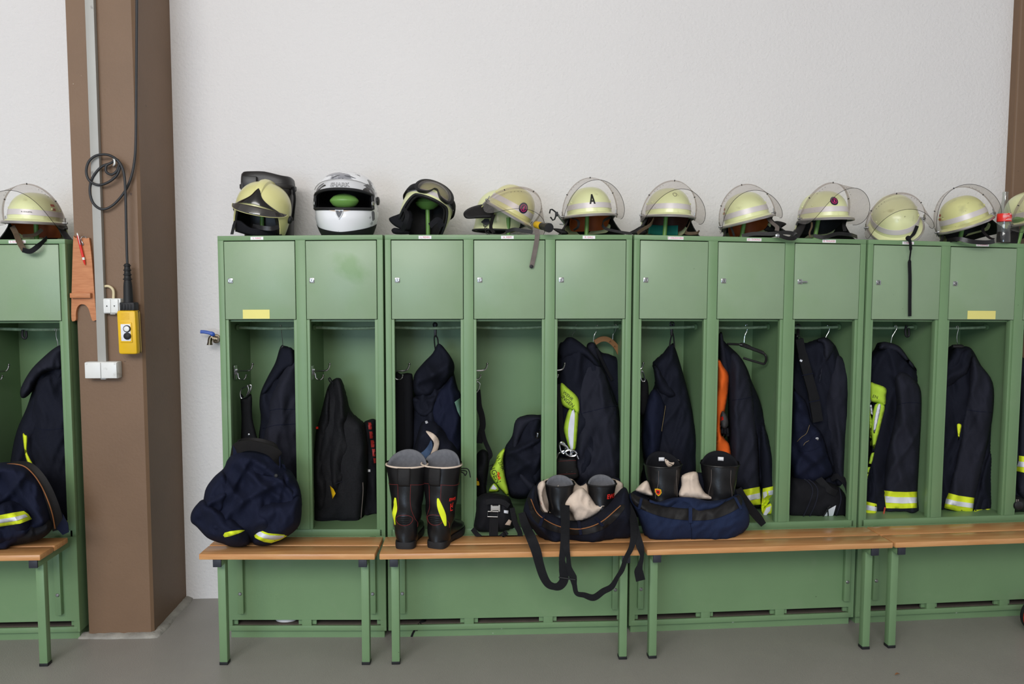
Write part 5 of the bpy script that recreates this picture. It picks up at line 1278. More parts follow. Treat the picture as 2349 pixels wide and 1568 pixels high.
lp = Cloth(c3([(806, 830), (795, 900), (806, 1000), (830, 1110), (815, 1122), (742, 1042), (712, 980), (745, 920), (762, 870)]), .12, .030, .02, 26, ((.006, 20, 30, 3, False),), 35); pn = build('lime_panel', lp.mesh(4.5), 'lime_dull', h, angle=0)
def lset(s_, size, cx, cy, ang, cl_, off=.0015, sx=460.0):
    a = R(ang); 
    vs, fs = text2d(s_, size)
    pt = [(cx+(x*math.cos(a)+y*math.sin(a))*sx, cy+(x*math.sin(a)-y*math.cos(a))*sx) for x, y in vs]
    mb = MB(); mb.add([P(x, y, q) for (x, y), q in zip(pt, cl_.front(pt, off))], fs); return mb
build('lettering', lset('WEHR', .026, *c3([(778, 925)])[0], 66, lp), 'ink_black', pn, fix=False, smooth=False)
build('lettering', lset('NGEN', .036, *c3([(742, 990)])[0], 66, lp), 'ink_black', pn, fix=False, smooth=False)
build('emblem', lp.patch(c3([(760, 975), (775, 985), (770, 1000), (782, 1015), (770, 1030), (760, 1010)]), .002, 3, sm=0, thick=.001), 'orange', pn, angle=70)
w_ = Cloth(c3([(704, 1102), (738, 1048), (770, 1090), (760, 1102)]), .11, .012, .012, 8, (), 36); ww = build('cuff_stripe', w_.mesh(4.5), 'lime_dull', h, angle=0)
build('silver_stripe', w_.patch(c3([(716, 1082), (734, 1056), (757, 1080), (745, 1088)]), .002, 4, sm=0), 'silver_tape', ww, angle=70)
h = thing('radio_handle', P(1223, 1015, .10), 'glossy black curved handle poking out of the slumped jacket', 'handle')
mb = MB(); mb.tube(smooth_path([P(x, y, .085) for x, y in c3([(958, 848), (978, 812), (1000, 775), (1012, 745), (1008, 728)])], 5), [.007]*6+[.010]*6+[.013]*5+[.014]*4, 10); build('grip', mb, 'gloss_black', h)
mb = MB(); mb.lathe([(.004, 0), (.004, .002), (0, .003)], P(*c3([(1010, 742)])[0], .069), (0, -1, 0), 10); build('screw', mb, 'steel', h)
Yk = -.03
h = thing('harness', P(1140, 1190, Yk), 'black webbing harness in a heap with a grey side-release buckle, right of the boots', 'harness')
yk = ysit(*c3([(690, 1400)])[0])
g = Cloth(c3([(632, 1140), (700, 1107), (820, 1128), (852, 1180), (880, 1260), (870, 1320), (790, 1362), (660, 1362), (612, 1330), (625, 1220)]), -.03, .065, .03, 30, tuple((a*.55, w, g, t, r) for a, w, g, t, r in BUNCH), 37); gb = build('pad', g.mesh(4.5, zmin=SEATZ), 'black_cloth', h, angle=0)
sx_, sy_ = (lambda q: c3([q])[0]), None
for i_, (pts, w_) in enumerate(((((740, 1150), (742, 1215), (738, 1290), (736, 1370), (745, 1396)), .042), (((605, 1330), (640, 1372), (680, 1398), (740, 1398), (780, 1380), (820, 1350)), .022), (((800, 1350), (800, 1400), (815, 1428), (860, 1425), (915, 1422)), .030), (((850, 1200), (868, 1290), (900, 1360), (880, 1400), (840, 1405)), .024), (((690, 1165), (730, 1160), (790, 1165), (830, 1190)), .024))):
    mb = MB(); mb.ribbon(smooth_path([P(*c3([q])[0], -.134-.002*i_) for q in pts], 6), w_, .004, side=(1, 0, .2) if i_ in (0, 3) else (0, .3, 1)); mb.clampz(SEATZ+.001); build('webbing', mb, 'strap', h)
p0, p1 = P(*c3([(718, 1182)])[0], -.142), P(*c3([(776, 1222)])[0], -.142)
mb = MB(); mb.box(p0.x+.002, p1.x-.002, p0.y-.008, p0.y+.004, p1.z+.006, p0.z-.004, bev=.003); mb.box(p0.x, p0.x+.008, p0.y-.007, p0.y+.003, p1.z, p0.z, bev=.002); mb.box(p1.x-.008, p1.x, p0.y-.007, p0.y+.003, p1.z, p0.z, bev=.002); bk = build('buckle', mb, 'gray_duct', h)
p0, p1 = P(*c3([(700, 1222)])[0], -.144), P(*c3([(764, 1256)])[0], -.144)
mb = MB(); mb.tube([Vector((p0.x, p0.y, p0.z)), Vector((p1.x, p0.y, p0.z-.002)), Vector((p1.x-.002, p0.y, p1.z)), Vector((p0.x-.002, p0.y, p1.z+.002))], .0026, 8, closed=True); build('slider', mb, 'steel', h)
build('white_tab', g.patch(c3([(800, 1215), (828, 1218), (826, 1236), (800, 1232)]), .012, 4, sm=0), 'silver_tape', gb, angle=70)
build('pale_tab', g.patch(c3([(806, 1304), (830, 1272), (848, 1282), (838, 1310)]), .008, 4, sm=0), 'lining', gb, angle=70)
# ------------------------------------------------------------------ boots
def smoothl(v, n=4):
    return smooth_path([Vector(x) for x in v], n)
def boot(label, heel, yaw, hs=1.0, ws=1.0, side=1, lime=True, logo=None, seams=True, tongue=.055, trim='lining', shield=False, lining='felt', plain=False, label2=False, group=None, lean=0.0):
    M = Matrix.Translation(heel) @ Matrix.Rotation(R(-yaw), 4, 'Z') @ Matrix.Shear('XY', 4, (lean, 0.0))
    root = thing('boot', heel, label, 'boot', group)
    prof = [(.026, .048, .056, .054), (.06, .051, .056, .056), (.09, .054, .060, .060), (.12, .061, .068, .068), (.15, .066, .074, .072), (.19, .070, .076, .073), (.24, .076, .078, .074), (.30, .085, .080, .075), (.365, .095, .082, .075)]
    prof = [(z*hs, rx*ws, cy, ry*ws) for z, rx, cy, ry in prof]
    Ht = prof[-1][0]
    def sect(z):
        for a, b in zip(prof, prof[1:]):
            if z <= b[0]: 
                t = (z-a[0])/(b[0]-a[0]); t = max(0, t); return [a[i]+(b[i]-a[i])*t for i in range(4)]
        return prof[-1]
    def rimz(phi): return Ht + tongue*max(0.0, -math.cos(phi))**.65*1.05
    def surf(phi, z, off=0.0):           # phi = 0 at the back seam (heel side), turning to +x
        _, rx, cy, ry = sect(min(z, Ht)); w = .0025*math.sin(z*70+phi*3)*(1 if z < .2*hs else .4)
        return Vector(((rx+off+w)*math.sin(phi), cy-(ry+off+w)*math.cos(phi), z))
    def mk(name, mb, m, parent=root, **k): mb.xf(M); return build(name, mb, m, parent, **k)
    N = 48; zs = [prof[0][0]+(Ht-prof[0][0])*i/26 for i in range(27)]
    mb = MB(); rings = [[surf(2*PI*i/N, z) for i in range(N)] for z in zs]
    top = []
    for i in range(N):
        p = surf(2*PI*i/N, Ht); p.z = min(rimz(2*PI*i/N), Ht+.012); top.append(p)
    rings.append(top)
    inr = [[surf(2*PI*i/N, z, -.006) for i in range(N)] for z in (Ht*.97, Ht*.7, Ht*.45)]
    mb.loft(rings+inr, True, True); shaft = mk('shaft', mb, 'leather')
    # foot
    mb = MB(); rings = []
    for y, w, h0 in ((.035, .040, .10), (.08, .048, .125), (.12, .050, .120), (.16, .052, .098), (.20, .053, .080), (.235, .050, .070), (.262, .040, .058), (.280, .022, .044)):
        rr = []
        for i in range(24):
            a = 2*PI*i/24; c, s = math.cos(a), math.sin(a)
            rr.append(Vector((w*ws*abs(c)**.8*(1 if c > 0 else -1), y, .020+max(0, (h0*min(1, hs*1.2)-.020)*.5*(1+abs(s)**.8*(1 if s > 0 else -1))))))
        rings.append(rr)
    mb.loft(rings); mk('foot', mb, 'leather')
    # sole with heel block
    mb = MB(); ol = []
    for x, y in ((0, 0), (.036, .006), (.046, .035), (.043, .075), (.042, .12), (.052, .18), (.054, .22), (.044, .262), (.022, .288), (0, .293)): ol.append((x*ws, y))
    ol = ol+[(-x, y) for x, y in ol[-2:0:-1]]; op = smooth_path([Vector((x, y, 0)) for x, y in ol], 3, closed=True)
    mb.loft([[Vector((p.x*.97, p.y*.99+.001, .010 if .085 < p.y < .14 else 0.0)) for p in op], [Vector((p.x, p.y, .010)) for p in op], [Vector((p.x*1.01, p.y, .022)) for p in op], [Vector((p.x*.98, p.y, .031)) for p in op]])
    so = mk('sole', mb, 'rubber', angle=50)
    # lining with raised tongue on the shin side
    mb = MB(); rings = []
    for k in range(9):
        t = k/8; row = []
        for i in range(N):
            phi = 2*PI*i/N; z1 = rimz(phi); z = Ht*.55+(z1-Ht*.55)*t
            _, rx, cy, ry = sect(min(z, Ht)); f = max(0.0, -math.cos(phi))**.7
            row.append(Vector(((rx*(1-.22*f*t)-.007)*math.sin(phi), cy-(ry-.007-.012*f*t)*math.cos(phi), z)))
        rings.append(row)
    outer = [[Vector((p.x*.985+0, p.y, p.z)) for p in r] for r in rings]
    mb.loft(rings, True, False); mk('lining', mb, lining, root, solid=.006, angle=0)
    if trim:
        mb = MB(); n = 40; mb.tube([surf(R(-120+240*i/n), Ht, -.001)+Vector((0, 0, .001)) for i in range(n+1)], .004, 8); mk('collar_trim', mb, trim, shaft)
    if seams:
        mb = MB(); mb.tube([surf(R(-125+250*i/40), Ht*.80-.012*abs(math.sin(R(-125+250*i/40)))**2, .0006) for i in range(41)], .0009, 5); mk('seam', mb, 'red_thread', shaft)
        for s in (-1, 1):
            mb = MB(); mb.tube(smoothl([surf(s*R(20), Ht*.80, .0006), surf(s*R(21), Ht*.62, .0006), surf(s*R(25), Ht*.5, .0006), surf(s*R(45), Ht*.37, .0006), surf(s*R(70), Ht*.30, .0006), surf(s*R(80), Ht*.24, .0006)]), .0009, 5); mk('seam', mb, 'red_thread', shaft)
        ell = [surf(R(36)*math.cos(2*PI*i/30), Ht*.36+Ht*.062*math.sin(2*PI*i/30), .0015) for i in range(30)]
        mb = MB(); mb.tube(ell, .001, 5, closed=True); mk('seam', mb, 'red_thread', shaft)
        for k in range(4):
            z = Ht*(.325+.024*k); mb = MB(); mb.tube([surf(R(-28+56*i/10), z-.003*math.sin(PI*i/10), .000) for i in range(11)], [.001+.0035*math.sin(PI*i/10) for i in range(11)], 6); mk('flex_pleat', mb, 'leather', shaft)
        mb = MB(); mb.grid(lambda u, v: surf(R(-17+34*u), Ht*1.0-Ht*.22*v, .004+.006*math.sin(PI*v)), 8, 8); mk('pull_loop', mb, 'leather_flat', shaft, solid=.003)
    if lime:
        a0 = {1: (12, 50), -1: (-32, -56)}[side] if not isinstance(lime, tuple) else lime
        def lf(u, v):
            z = Ht*(.63-.35*v); w = (1.2+10*math.sin(PI*min(1, max(0.0, .03+v*.90)))**.8)
            phi = a0[0]+(a0[1]-a0[0])*v**1.25+w*(2*u-1)
            return surf(R(phi), z, .0022)
        mb = MB(); mb.grid(lf, 8, 20); mk('lime_inset', mb, 'lime', shaft, solid=.002)
    if logo:
        ph, zf, size, txt = logo
        vs, fs = text2d(txt, size, size*.03); mb = MB(); mb.add([surf(R(ph)+x/.075, Ht*zf+y, .002) for x, y in vs], fs); mk('lettering', mb, 'red', shaft, fix=False)
        if not plain:
            for (x0, x1, y0, y1) in ((-.009, -.005, -.050, -.022), (-.009, .008, -.052, -.048), (.004, .008, -.040, -.016), (-.004, .004, -.034, -.029), (-.009, -.002, -.024, -.020)):
                mb = MB(); mb.grid(lambda u, v: surf(R(ph)+(x0+(x1-x0)*u)/.075, Ht*zf+y0+(y1-y0)*v, .002), 3, 3); mk('red_emblem', mb, 'red', shaft)
    if shield:
        pts = [(-.011, .012), (0, .015), (.011, .012), (.012, -.002), (.006, -.012), (0, -.017), (-.006, -.012), (-.012, -.002)]
        for m_, k, o in (('yellow', 1.0, .0016), ('red', .72, .0024), ('ink_black', .3, .003)):
            mb = MB(); mb.add([surf(R(shield)+x*k*1.15/.06, Ht*.63+y*k*1.15, o) for x, y in pts], [tuple(range(len(pts)))]); mk('shield_badge', mb, m_, shaft, fix=False)
    if label2:
        mb = MB(); mb.grid(lambda u, v: surf(R(172+(u-.5)*24), Ht+.006+.018*v, -.026), 3, 2); mk('white_label', mb, 'paper', root, solid=.001)
    return root, M, surf
y0 = -.300
heelL = Vector((PZ(926, 1266, ZSEAT).x, y0, ZSEAT+.001)); heelR = Vector((PZ(996, 1266, ZSEAT).x, y0, ZSEAT+.001))
boot('left one of the two tall black boots standing on the bench', heelL, 6, side=-1)
b_, M_, sf_ = boot('tall black boot with red lettering on its side, right one of the standing pair', heelR, 21, side=1, logo=(66, .60, .019, 'EWS'))
mb = MB(); lc = c3([(525, 958), (548, 956), (572, 958), (585, 975), (592, 1012)]); mb.tube(smooth_path([P(x, y, -.20) for x, y in lc], 4), .0024, 6); mb.tube(smooth_path([P(x, y, -.20) for x, y in c3([(528, 968), (556, 970), (570, 978), (560, 1000), (550, 985), (528, 975)])], 4), .0024, 6); build('lace', mb, 'strap', b_)

# ------------------------------------------------------------------ fifth compartment: jackets, belt with shackle, stuffed trousers
mb = MB()
h = jacket('jacket', 'navy jacket with lime lettered panel, in the locker with the wooden hanger', P(1360, 960, .19))
bd = Cloth(c4([(462, 190), (490, 145), (516, 122), (560, 136), (622, 190), (690, 268), (735, 370), (765, 450), (790, 560), (795, 880), (455, 880), (452, 500)]), .22, .08, .10, 26, HANG, 41); bo = build('body', bd.mesh(4.5, zmin=ZO+.003), 'navy', h, angle=0)
sv = Cloth(c4([(560, 430), (600, 300), (660, 255), (712, 320), (742, 420), (776, 520), (788, 600), (795, 880), (560, 880), (556, 700), (568, 540)]), .165, .06, .05, 36, HANG, 42); sl = build('sleeve', sv.mesh(4.5), 'navy_gray', h, angle=0)
build('seam', sv.seam(c4([(572, 528), (640, 512), (720, 492), (776, 484)])), 'navy_deep', sl)
cl_ = Cloth(c4([(466, 180), (515, 124), (560, 136), (630, 195), (690, 270), (660, 280), (600, 225), (520, 230), (480, 250)]), .165, .045, .05, 14, HANG[:1], 43); build('collar', cl_.mesh(4.5), 'navy', h, angle=0)
lp = Cloth(c4([(476, 366), (515, 392), (562, 436), (574, 480), (570, 530), (545, 510), (500, 492), (478, 462)]), .105, .02, .03, 14, ((.004, 20, 10, 3, False),), 44); pn = build('lime_panel', lp.mesh(4.5), 'lime_dull', h, angle=0)
build('lettering', lset('WEHR', .022, *c4([(514, 432)])[0], 42, lp), 'ink_black', pn, fix=False, smooth=False); build('lettering', lset('INGEN', .026, *c4([(512, 462)])[0], 42, lp), 'ink_black', pn, fix=False, smooth=False)
ls = Cloth(c4([(518, 505), (545, 515), (568, 528), (565, 600), (556, 700), (545, 722), (525, 722), (498, 640), (493, 590)]), .103, .02, .03, 12, ((.003, 20, 10, 3, False),), 45); p2 = build('lime_stripe', ls.mesh(4.5), 'lime_dull', h, angle=0)
build('silver_stripe', ls.patch(c4([(535, 512), (550, 518), (544, 640), (540, 715), (527, 715), (515, 640), (518, 580)]), .003, 4, sm=2), 'silver_tape', p2, angle=70)
wire_hook(h, c4([(550, 75), (550, 62), (558, 58), (560, 72), (552, 90), (538, 108), (535, 128)]), .205)
h2 = jacket('jacket', 'second navy jacket crammed in behind, right under the wooden hanger', P(1410, 860, .30))
b2 = Cloth(c4([(612, 175), (640, 148), (664, 168), (692, 202), (742, 216), (800, 270), (812, 520), (800, 700), (740, 600), (700, 400), (650, 300)]), .31, .06, .06, 20, HANG, 46); build('body', b2.mesh(4.5), 'navy', h2, angle=0)
b3 = Cloth(c4([(615, 176), (640, 150), (664, 170), (690, 270), (700, 290), (660, 270), (630, 220)]), .25, .03, .03, 10, (), 47); build('collar', b3.mesh(4.5), 'navy_gray', h2, angle=0)
mb = MB(); mb.ribbon(smooth_path([P(x, y, .235) for x, y in c4([(664, 180), (690, 240), (720, 300), (748, 350)])], 5), .014, .006, side=(1, 0, 0)); build('zip_flap', mb, 'black_cloth', h2)
wire_hook(h2, c4([(660, 75), (660, 62), (668, 58), (671, 72), (662, 95), (652, 115), (648, 146)]), .215)
hw = thing('wooden_hanger', P(1400, 785, .27), 'curved wooden coat hanger with a stamped mark, empty at the right of the locker', 'hanger')
mb = MB(); pts = smooth_path([P(x, y, .27) for x, y in c4([(655, 150), (690, 132), (725, 135), (762, 165), (788, 210), (806, 270)])], 6); mb.ribbon(pts, .026, .014, side=lambda t: (0.2, 0, 1) if t < .4 else (1, 0, .4)); br = build('shoulder_bar', mb, 'hanger_wood', hw)
wire_hook(hw, c4([(757, 72), (758, 58), (766, 54), (770, 66), (764, 90), (752, 110), (750, 138)]), .265)
for q in ((738, 146), (762, 172)):
    mb = MB(); p = P(*c4([q])[0], .2625); mb.tube([p+Vector((-.006, 0, -.004)), p+Vector((0, 0, .006)), p+Vector((.006, 0, -.003)), p+Vector((-.003, 0, .001))], .0008, 4); build('stamp', mb, 'ink_black', br)
h = thing('rescue_belt', P(1310, 1040, .10), 'black leather belt flap with a chrome shackle hanging in front of the lime striped jacket', 'belt')
fl = Cloth(c4([(456, 764), (505, 758), (553, 755), (562, 800), (566, 870), (455, 860)]), .10, .012, .010, 8, (), 51); fb = build('flap', fl.mesh(4.5), 'leather_flat', h, angle=0)
for yy in (778, 848): build('seam', fl.seam(c4([(462, yy), (510, yy-3), (556, yy-5)]), r=.0009), 'red_thread', fb)
for q in ((508, 840), (535, 835)):
    mb = MB(); mb.lathe([(.0045, 0), (.0045, .001), (.003, .0015)], fl.on(*c4([q])[0], .0), (0, -1, 0), 12); build('eyelet', mb, 'ink_black', fb)
mb = MB(); mb.tube(smooth_path([P(x, y, .075) for x, y in c4([(450, 768), (462, 740), (490, 724), (530, 724), (556, 742), (568, 766)])], 6), .005, 8)
mb.tube(smooth_path([P(x, y, .06) for x, y in c4([(508, 745), (500, 730), (515, 720), (545, 724), (558, 738), (548, 750), (525, 752), (508, 745)])], 4), .0062, 8)
mb.lathe([(.006, -.008), (.008, -.004), (.008, .004), (.006, .008)], P(*c4([(530, 738)])[0], .055), (0, -1, 0), 12); sk_ = build('shackle', mb, 'chrome', h)
mb = MB(); mb.tube(smooth_path([P(x, y, .07) for x, y in c4([(468, 690), (480, 678), (496, 690), (500, 720), (488, 738), (474, 722)])], 5, closed=True), .0055, 8, closed=True); mb.tube([P(x, y, .065) for x, y in c4([(470, 682), (505, 700), (515, 716)])], .0055, 8); build('swivel', mb, 'chrome', sk_)
mb = MB(); mb.ribbon(smooth_path([P(x, y, .11) for x, y in c4([(462, 370), (472, 480), (478, 600), (490, 690)])], 6), .022, .006, side=(1, 0, 0)); build('strap', mb, 'strap', h)

def stuffed(label, loc):
    return thing('trousers', loc, label, 'trousers', None)
yb5 = ysit(*c4([(560, 1246)])[0]); yb5 = max(yb5, -.30)
h = stuffed('black bunker trousers with cream lining stuffed with boots, suspenders hanging over the bench edge', P(1345, 1180, -.17))
bk = Cloth(c4([(352, 892), (400, 862), (460, 850), (530, 864), (576, 902), (622, 872), (700, 856), (785, 868), (832, 930), (850, 1040), (840, 1150), (320, 1150), (300, 1000)]), -.025, .035, .02, 30, (), 52); build('back', bk.mesh(4.5, zmin=SEATZ, ymax=-.012), 'navy', h, angle=0)
ln = Cloth(c4([(362, 905), (400, 872), (465, 858), (535, 872), (580, 908), (640, 874), (715, 862), (790, 885), (806, 915), (800, 1020), (700, 1100), (560, 1120), (400, 1100), (362, 1000)]), -.055, .030, .02, 22, ((.012, 30, 15, 1.5, True), (.006, 16, -30, 2, True)), 53); build('lining', ln.mesh(4.5), 'lining', h, angle=0)
fr = Cloth(c4([(340, 905), (352, 985), (380, 1046), (430, 1058), (540, 1096), (620, 1082), (722, 1010), (796, 930), (826, 925), (852, 1020), (872, 1100), (852, 1180), (770, 1196), (690, 1216), (600, 1252), (480, 1236), (380, 1192), (320, 1125), (278, 1052), (300, 965)]), -.175, .085, .09, 46, BUNCH, 54); fo = build('front', fr.mesh(4.5, zmin=SEATZ), 'navy', h, angle=0)
l2 = Cloth(c4([(492, 1004), (540, 945), (585, 915), (622, 950), (665, 1008), (718, 1004), (660, 1062), (562, 1096), (535, 1050)]), -.175, .035, .03, 20, ((.012, 24, 20, 1.5, True),), 55); build('lining_fold', l2.mesh(4.5), 'lining', h, angle=0)
l3 = Cloth(c4([(352, 910), (380, 880), (395, 900), (380, 960), (400, 1030), (425, 1050), (385, 1046), (362, 985)]), -.165, .02, .02, 14, ((.008, 20, 10, 2, True),), 56); build('lining_fold', l3.mesh(4.5), 'lining', h, angle=0)
bl = build('waist_belt', fr.patch(c4([(300, 985), (318, 975), (350, 1050), (420, 1100), (500, 1128), (590, 1130), (690, 1095), (790, 1010), (812, 1030), (720, 1125), (610, 1165), (500, 1162), (400, 1135), (330, 1080)]), .006, 5, thick=.005, zmin=SEATZ), 'leather_flat', h, angle=70)
build('piping', fr.seam(c4([(318, 978), (352, 1052), (420, 1102), (500, 1130), (590, 1134), (690, 1098), (792, 1012)]), off=.012, r=.0022), 'piping', bl)
for a, b_ in (((385, 1065), (365, 1118)), ((570, 1095), (582, 1165)), ((660, 1075), (698, 1120))):
    mb = MB(); mb.ribbon([fr.on(*c4([a])[0], .012), fr.on(*c4([((a[0]+b_[0])/2, (a[1]+b_[1])/2)])[0], .016), fr.on(*c4([b_])[0], .012)], .014, .004, side=(1, 0, 0)); build('belt_loop', mb, 'navy_deep', h)
def hang(parent, pts, w, tr, Ys, m='strap', name='suspender', side=None, th=.003):
    Ys = [q-.052*sstep(-.26, -.315, q) for q in Ys]
    ps = smooth_path([P(x, y, q) for (x, y), q in zip(tr(pts), Ys)], 7); k = len(ps)
    W_ = [w[int(i/(k-1)*(len(w)-1))]+(w[min(len(w)-1, int(i/(k-1)*(len(w)-1))+1)]-w[int(i/(k-1)*(len(w)-1))])*((i/(k-1)*(len(w)-1)) % 1) for i in range(k)]
    mb = MB(); mb.ribbon(ps, W_, th, side=side); return build(name, mb, m, parent)
hang(h, [(268, 1050), (290, 1120), (318, 1180), (345, 1250), (360, 1310), (382, 1380), (408, 1425), (440, 1440), (470, 1436), (492, 1405), (490, 1350), (482, 1300), (488, 1250), (496, 1180), (500, 1100), (497, 1010)], [.030, .040, .044, .044, .040, .038, .034, .030, .038, .040, .040, .026, .030, .036, .040, .044], c4, [-.22, -.27, -.31, -.325, -.326, -.326, -.326, -.326, -.327, -.328, -.329, -.33, -.325, -.31, -.285, -.24])
hang(h, [(500, 1020), (502, 1120), (505, 1230), (516, 1290), (520, 1340), (540, 1390), (548, 1430), (560, 1475), (600, 1485), (650, 1498), (700, 1465), (745, 1440), (775, 1390), (800, 1350), (820, 1290), (850, 1230), (862, 1150), (850, 1060), (835, 1000)], [.036, .036, .030, .018, .024, .034, .022, .020, .024, .030, .028, .026, .018, .022, .020, .024, .032, .026, .020], c4, [-.245, -.29, -.325, -.330, -.331, -.332, -.332, -.332, -.332, -.332, -.332, -.332, -.331, -.330, -.329, -.325, -.30, -.25, -.2])
mb = MB(); p0, p1 = P(*c4([(466, 1391)])[0], -.388), P(*c4([(553, 1404)])[0], -.388); mb.tube([p0, p1], .004, 8); build('slide_buckle', mb, 'rubber', h)
hang(h, [(840, 1010), (862, 1080), (876, 1160), (896, 1230), (905, 1280), (894, 1330), (888, 1360), (898, 1408)], [.020, .030, .034, .034, .016, .024, .040, .042], c4, [-.2, -.26, -.30, -.324, -.326, -.327, -.327, -.327])
for cx_, lb, lg in (((470, 945), 'black boot with a grey tongue stuffed in the left leg of the cream-lined trousers', None), ((682, 945), 'black boot with red lettering stuffed in the right leg of the cream-lined trousers', (38, .78, .030, 'EWS'))):
    px, py = c4([cx_])[0]; p = P(px, py, -.135)
    boot(lb, Vector((p.x+(.008 if lg else 0), -.215, ZSEAT+.025)), 178 if False else 0, hs=.60, ws=.74, lime=False, seams=False, logo=lg, plain=True, tongue=.034, trim='leather_flat')

# ------------------------------------------------------------------ sixth compartment: jacket and the blue trousers stuffed with boots
h = jacket('jacket', 'navy jacket bunched on a black plastic clip, behind the two boots in the blue trousers', P(1540, 900, .20))
bd = Cloth(c5([(282, 190), (300, 205), (332, 300), (382, 480), (432, 700), (462, 860), (472, 1010), (474, 1120), (110, 1120), (105, 960), (90, 780), (112, 590), (168, 480), (178, 400), (162, 318), (230, 250)]), .22, .09, .10, 32, HANG+((.012, 22, 12, 9, True),), 61); build('body', bd.mesh(4.5, zmin=ZO+.003), 'navy', h, angle=0)
ck_ = Cloth(c5([(168, 330), (200, 345), (230, 400), (292, 470), (316, 515), (300, 535), (262, 541), (220, 522), (196, 500), (176, 430)]), .165, .06, .05, 18, BUNCH[2:], 62); build('hood', ck_.mesh(4.5), 'navy', h, angle=0)
sv = Cloth(c5([(165, 480), (225, 540), (242, 620), (226, 760), (205, 900), (150, 940), (108, 920), (92, 780), (112, 590)]), .15, .06, .05, 26, HANG, 63); build('sleeve', sv.mesh(4.5), 'navy_deep', h, angle=0)
build('zipper', bd.seam(c5([(242, 588), (234, 650), (222, 720), (219, 752)]), off=.022, r=.0009), 'zip_gold', h)
mb = MB(); mb.box(-.007, .007, -.006, .006, -.030, .030, bev=.003); mb.xf(Matrix.Translation(P(*c5([(283, 100)])[0], .195))); mb.tube(smooth_path([P(x, y, .20) for x, y in c5([(280, 86), (272, 66), (280, 52), (297, 60), (293, 84)])], 4), .004, 8); build('plastic_clip', mb, 'dark_plastic', h)
mb = MB(); mb.ribbon(smooth_path([P(x, y, .195) for x, y in c5([(288, 124), (276, 160), (268, 215)])], 4), .007, .003, side=(1, 0, 0)); mb.ribbon(smooth_path([P(x, y, .197) for x, y in c5([(290, 124), (296, 160), (300, 215)])], 4), .007, .003, side=(1, 0, 0)); build('loop', mb, 'strap', h)
h = thing('snap_hook_strap', P(1476, 900, .14), 'chrome snap hook on a black strap, left of the jacket behind the blue trousers', 'strap')
mb = MB(); mb.tube(smooth_path([P(x, y, .13) for x, y in c5([(82, 400), (90, 366), (100, 380), (110, 425), (100, 432), (88, 425)])], 5, closed=True), .0034, 8, closed=True); build('snap_hook', mb, 'chrome', h)
q = Cloth(c5([(78, 430), (125, 425), (135, 520), (128, 620), (80, 640)]), .145, .015, .02, 10, (), 64); build('webbing', q.mesh(4.5), 'strap', h, angle=0)
h = stuffed('blue trousers with a wide black belt stuffed with boots on the bench', P(1575, 1190, -.16))
bk = Cloth(c5([(62, 1125), (120, 1075), (260, 1060), (440, 1015), (560, 1050), (690, 1120), (740, 1150), (740, 1300), (40, 1300), (20, 1160)]), -.045, .030, .03, 24, (), 65); build('back', bk.mesh(4.5, zmin=SEATZ, ymax=-.012), 'navy', h, angle=0)
for k_, (o_, yy) in enumerate((([(60, 1115), (122, 1068), (150, 1130), (160, 1170), (60, 1140)], -.14), ([(350, 1035), (440, 1012), (460, 1080), (500, 1150), (580, 1190), (420, 1190), (330, 1170), (345, 1100)], -.13), ([(212, 906), (262, 918), (332, 938), (336, 975), (300, 1000), (250, 985)], -.02), ([(640, 1130), (662, 1120), (662, 1180), (625, 1190)], -.13))):
    q = Cloth(c5(o_), yy, .035, .03, 18, ((.014, 26, 15, 1.5, True), (.006, 14, -30, 2, True)), 66+k_); build('lining', q.mesh(4.5), 'lining', h, angle=0)
fr = Cloth(c5([(14, 1150), (60, 1165), (180, 1205), (290, 1180), (420, 1195), (560, 1200), (690, 1165), (722, 1160), (760, 1230), (782, 1295), (772, 1368), (700, 1440), (640, 1485), (520, 1492), (400, 1482), (200, 1482), (120, 1442), (80, 1340), (50, 1265), (10, 1200)]), -.16, .10, .08, 52, ((.012, 30, 10, 2.4, True), (.014, 50, -20, 2, False), (.006, 18, 40, 2, True)), 72); fo = build('front', fr.mesh(4.5, zmin=SEATZ), 'blue_navy', h, angle=0)
wb = Cloth(c5([(285, 1180), (400, 1176), (530, 1200), (640, 1190), (560, 1262), (400, 1280), (290, 1262), (130, 1210), (140, 1190), (200, 1205)]), -.19, .04, .04, 18, BUNCH[2:], 73); build('waistband', wb.mesh(4.5), 'blue_navy', h, angle=0)
bl = build('waist_belt', fr.patch(c5([(22, 1150), (60, 1168), (160, 1208), (280, 1240), (400, 1250), (540, 1236), (660, 1195), (715, 1162), (735, 1220), (660, 1275), (540, 1318), (400, 1324), (250, 1308), (130, 1270), (40, 1222)]), .008, 5, thick=.006), 'leather_flat', h, angle=70)
for x in (88, 402, 702):
    t0 = (x, 1185) if x == 88 else ((x, 1240) if x == 402 else (690, 1178)); t1 = (x-16, 1250) if x == 88 else ((x, 1340) if x == 402 else (728, 1250))
    mb = MB(); mb.ribbon([fr.on(*c5([t0])[0], .016), fr.on(*c5([((t0[0]+t1[0])/2, (t0[1]+t1[1])/2)])[0], .020), fr.on(*c5([t1])[0], .014)], .016 if x == 402 else .012, .004, side=(1, 0, 0)); build('belt_loop', mb, 'blue_navy', h)
build('seam', fr.seam(c5([(402, 1340), (410, 1400), (412, 1478)])), 'navy_deep', fo)
hang(h, [(712, 1120), (740, 1180), (790, 1250), (840, 1310), (872, 1352)], [.03, .04, .042, .04, .03], c5, [-.13, -.12, -.10, -.085, -.08])
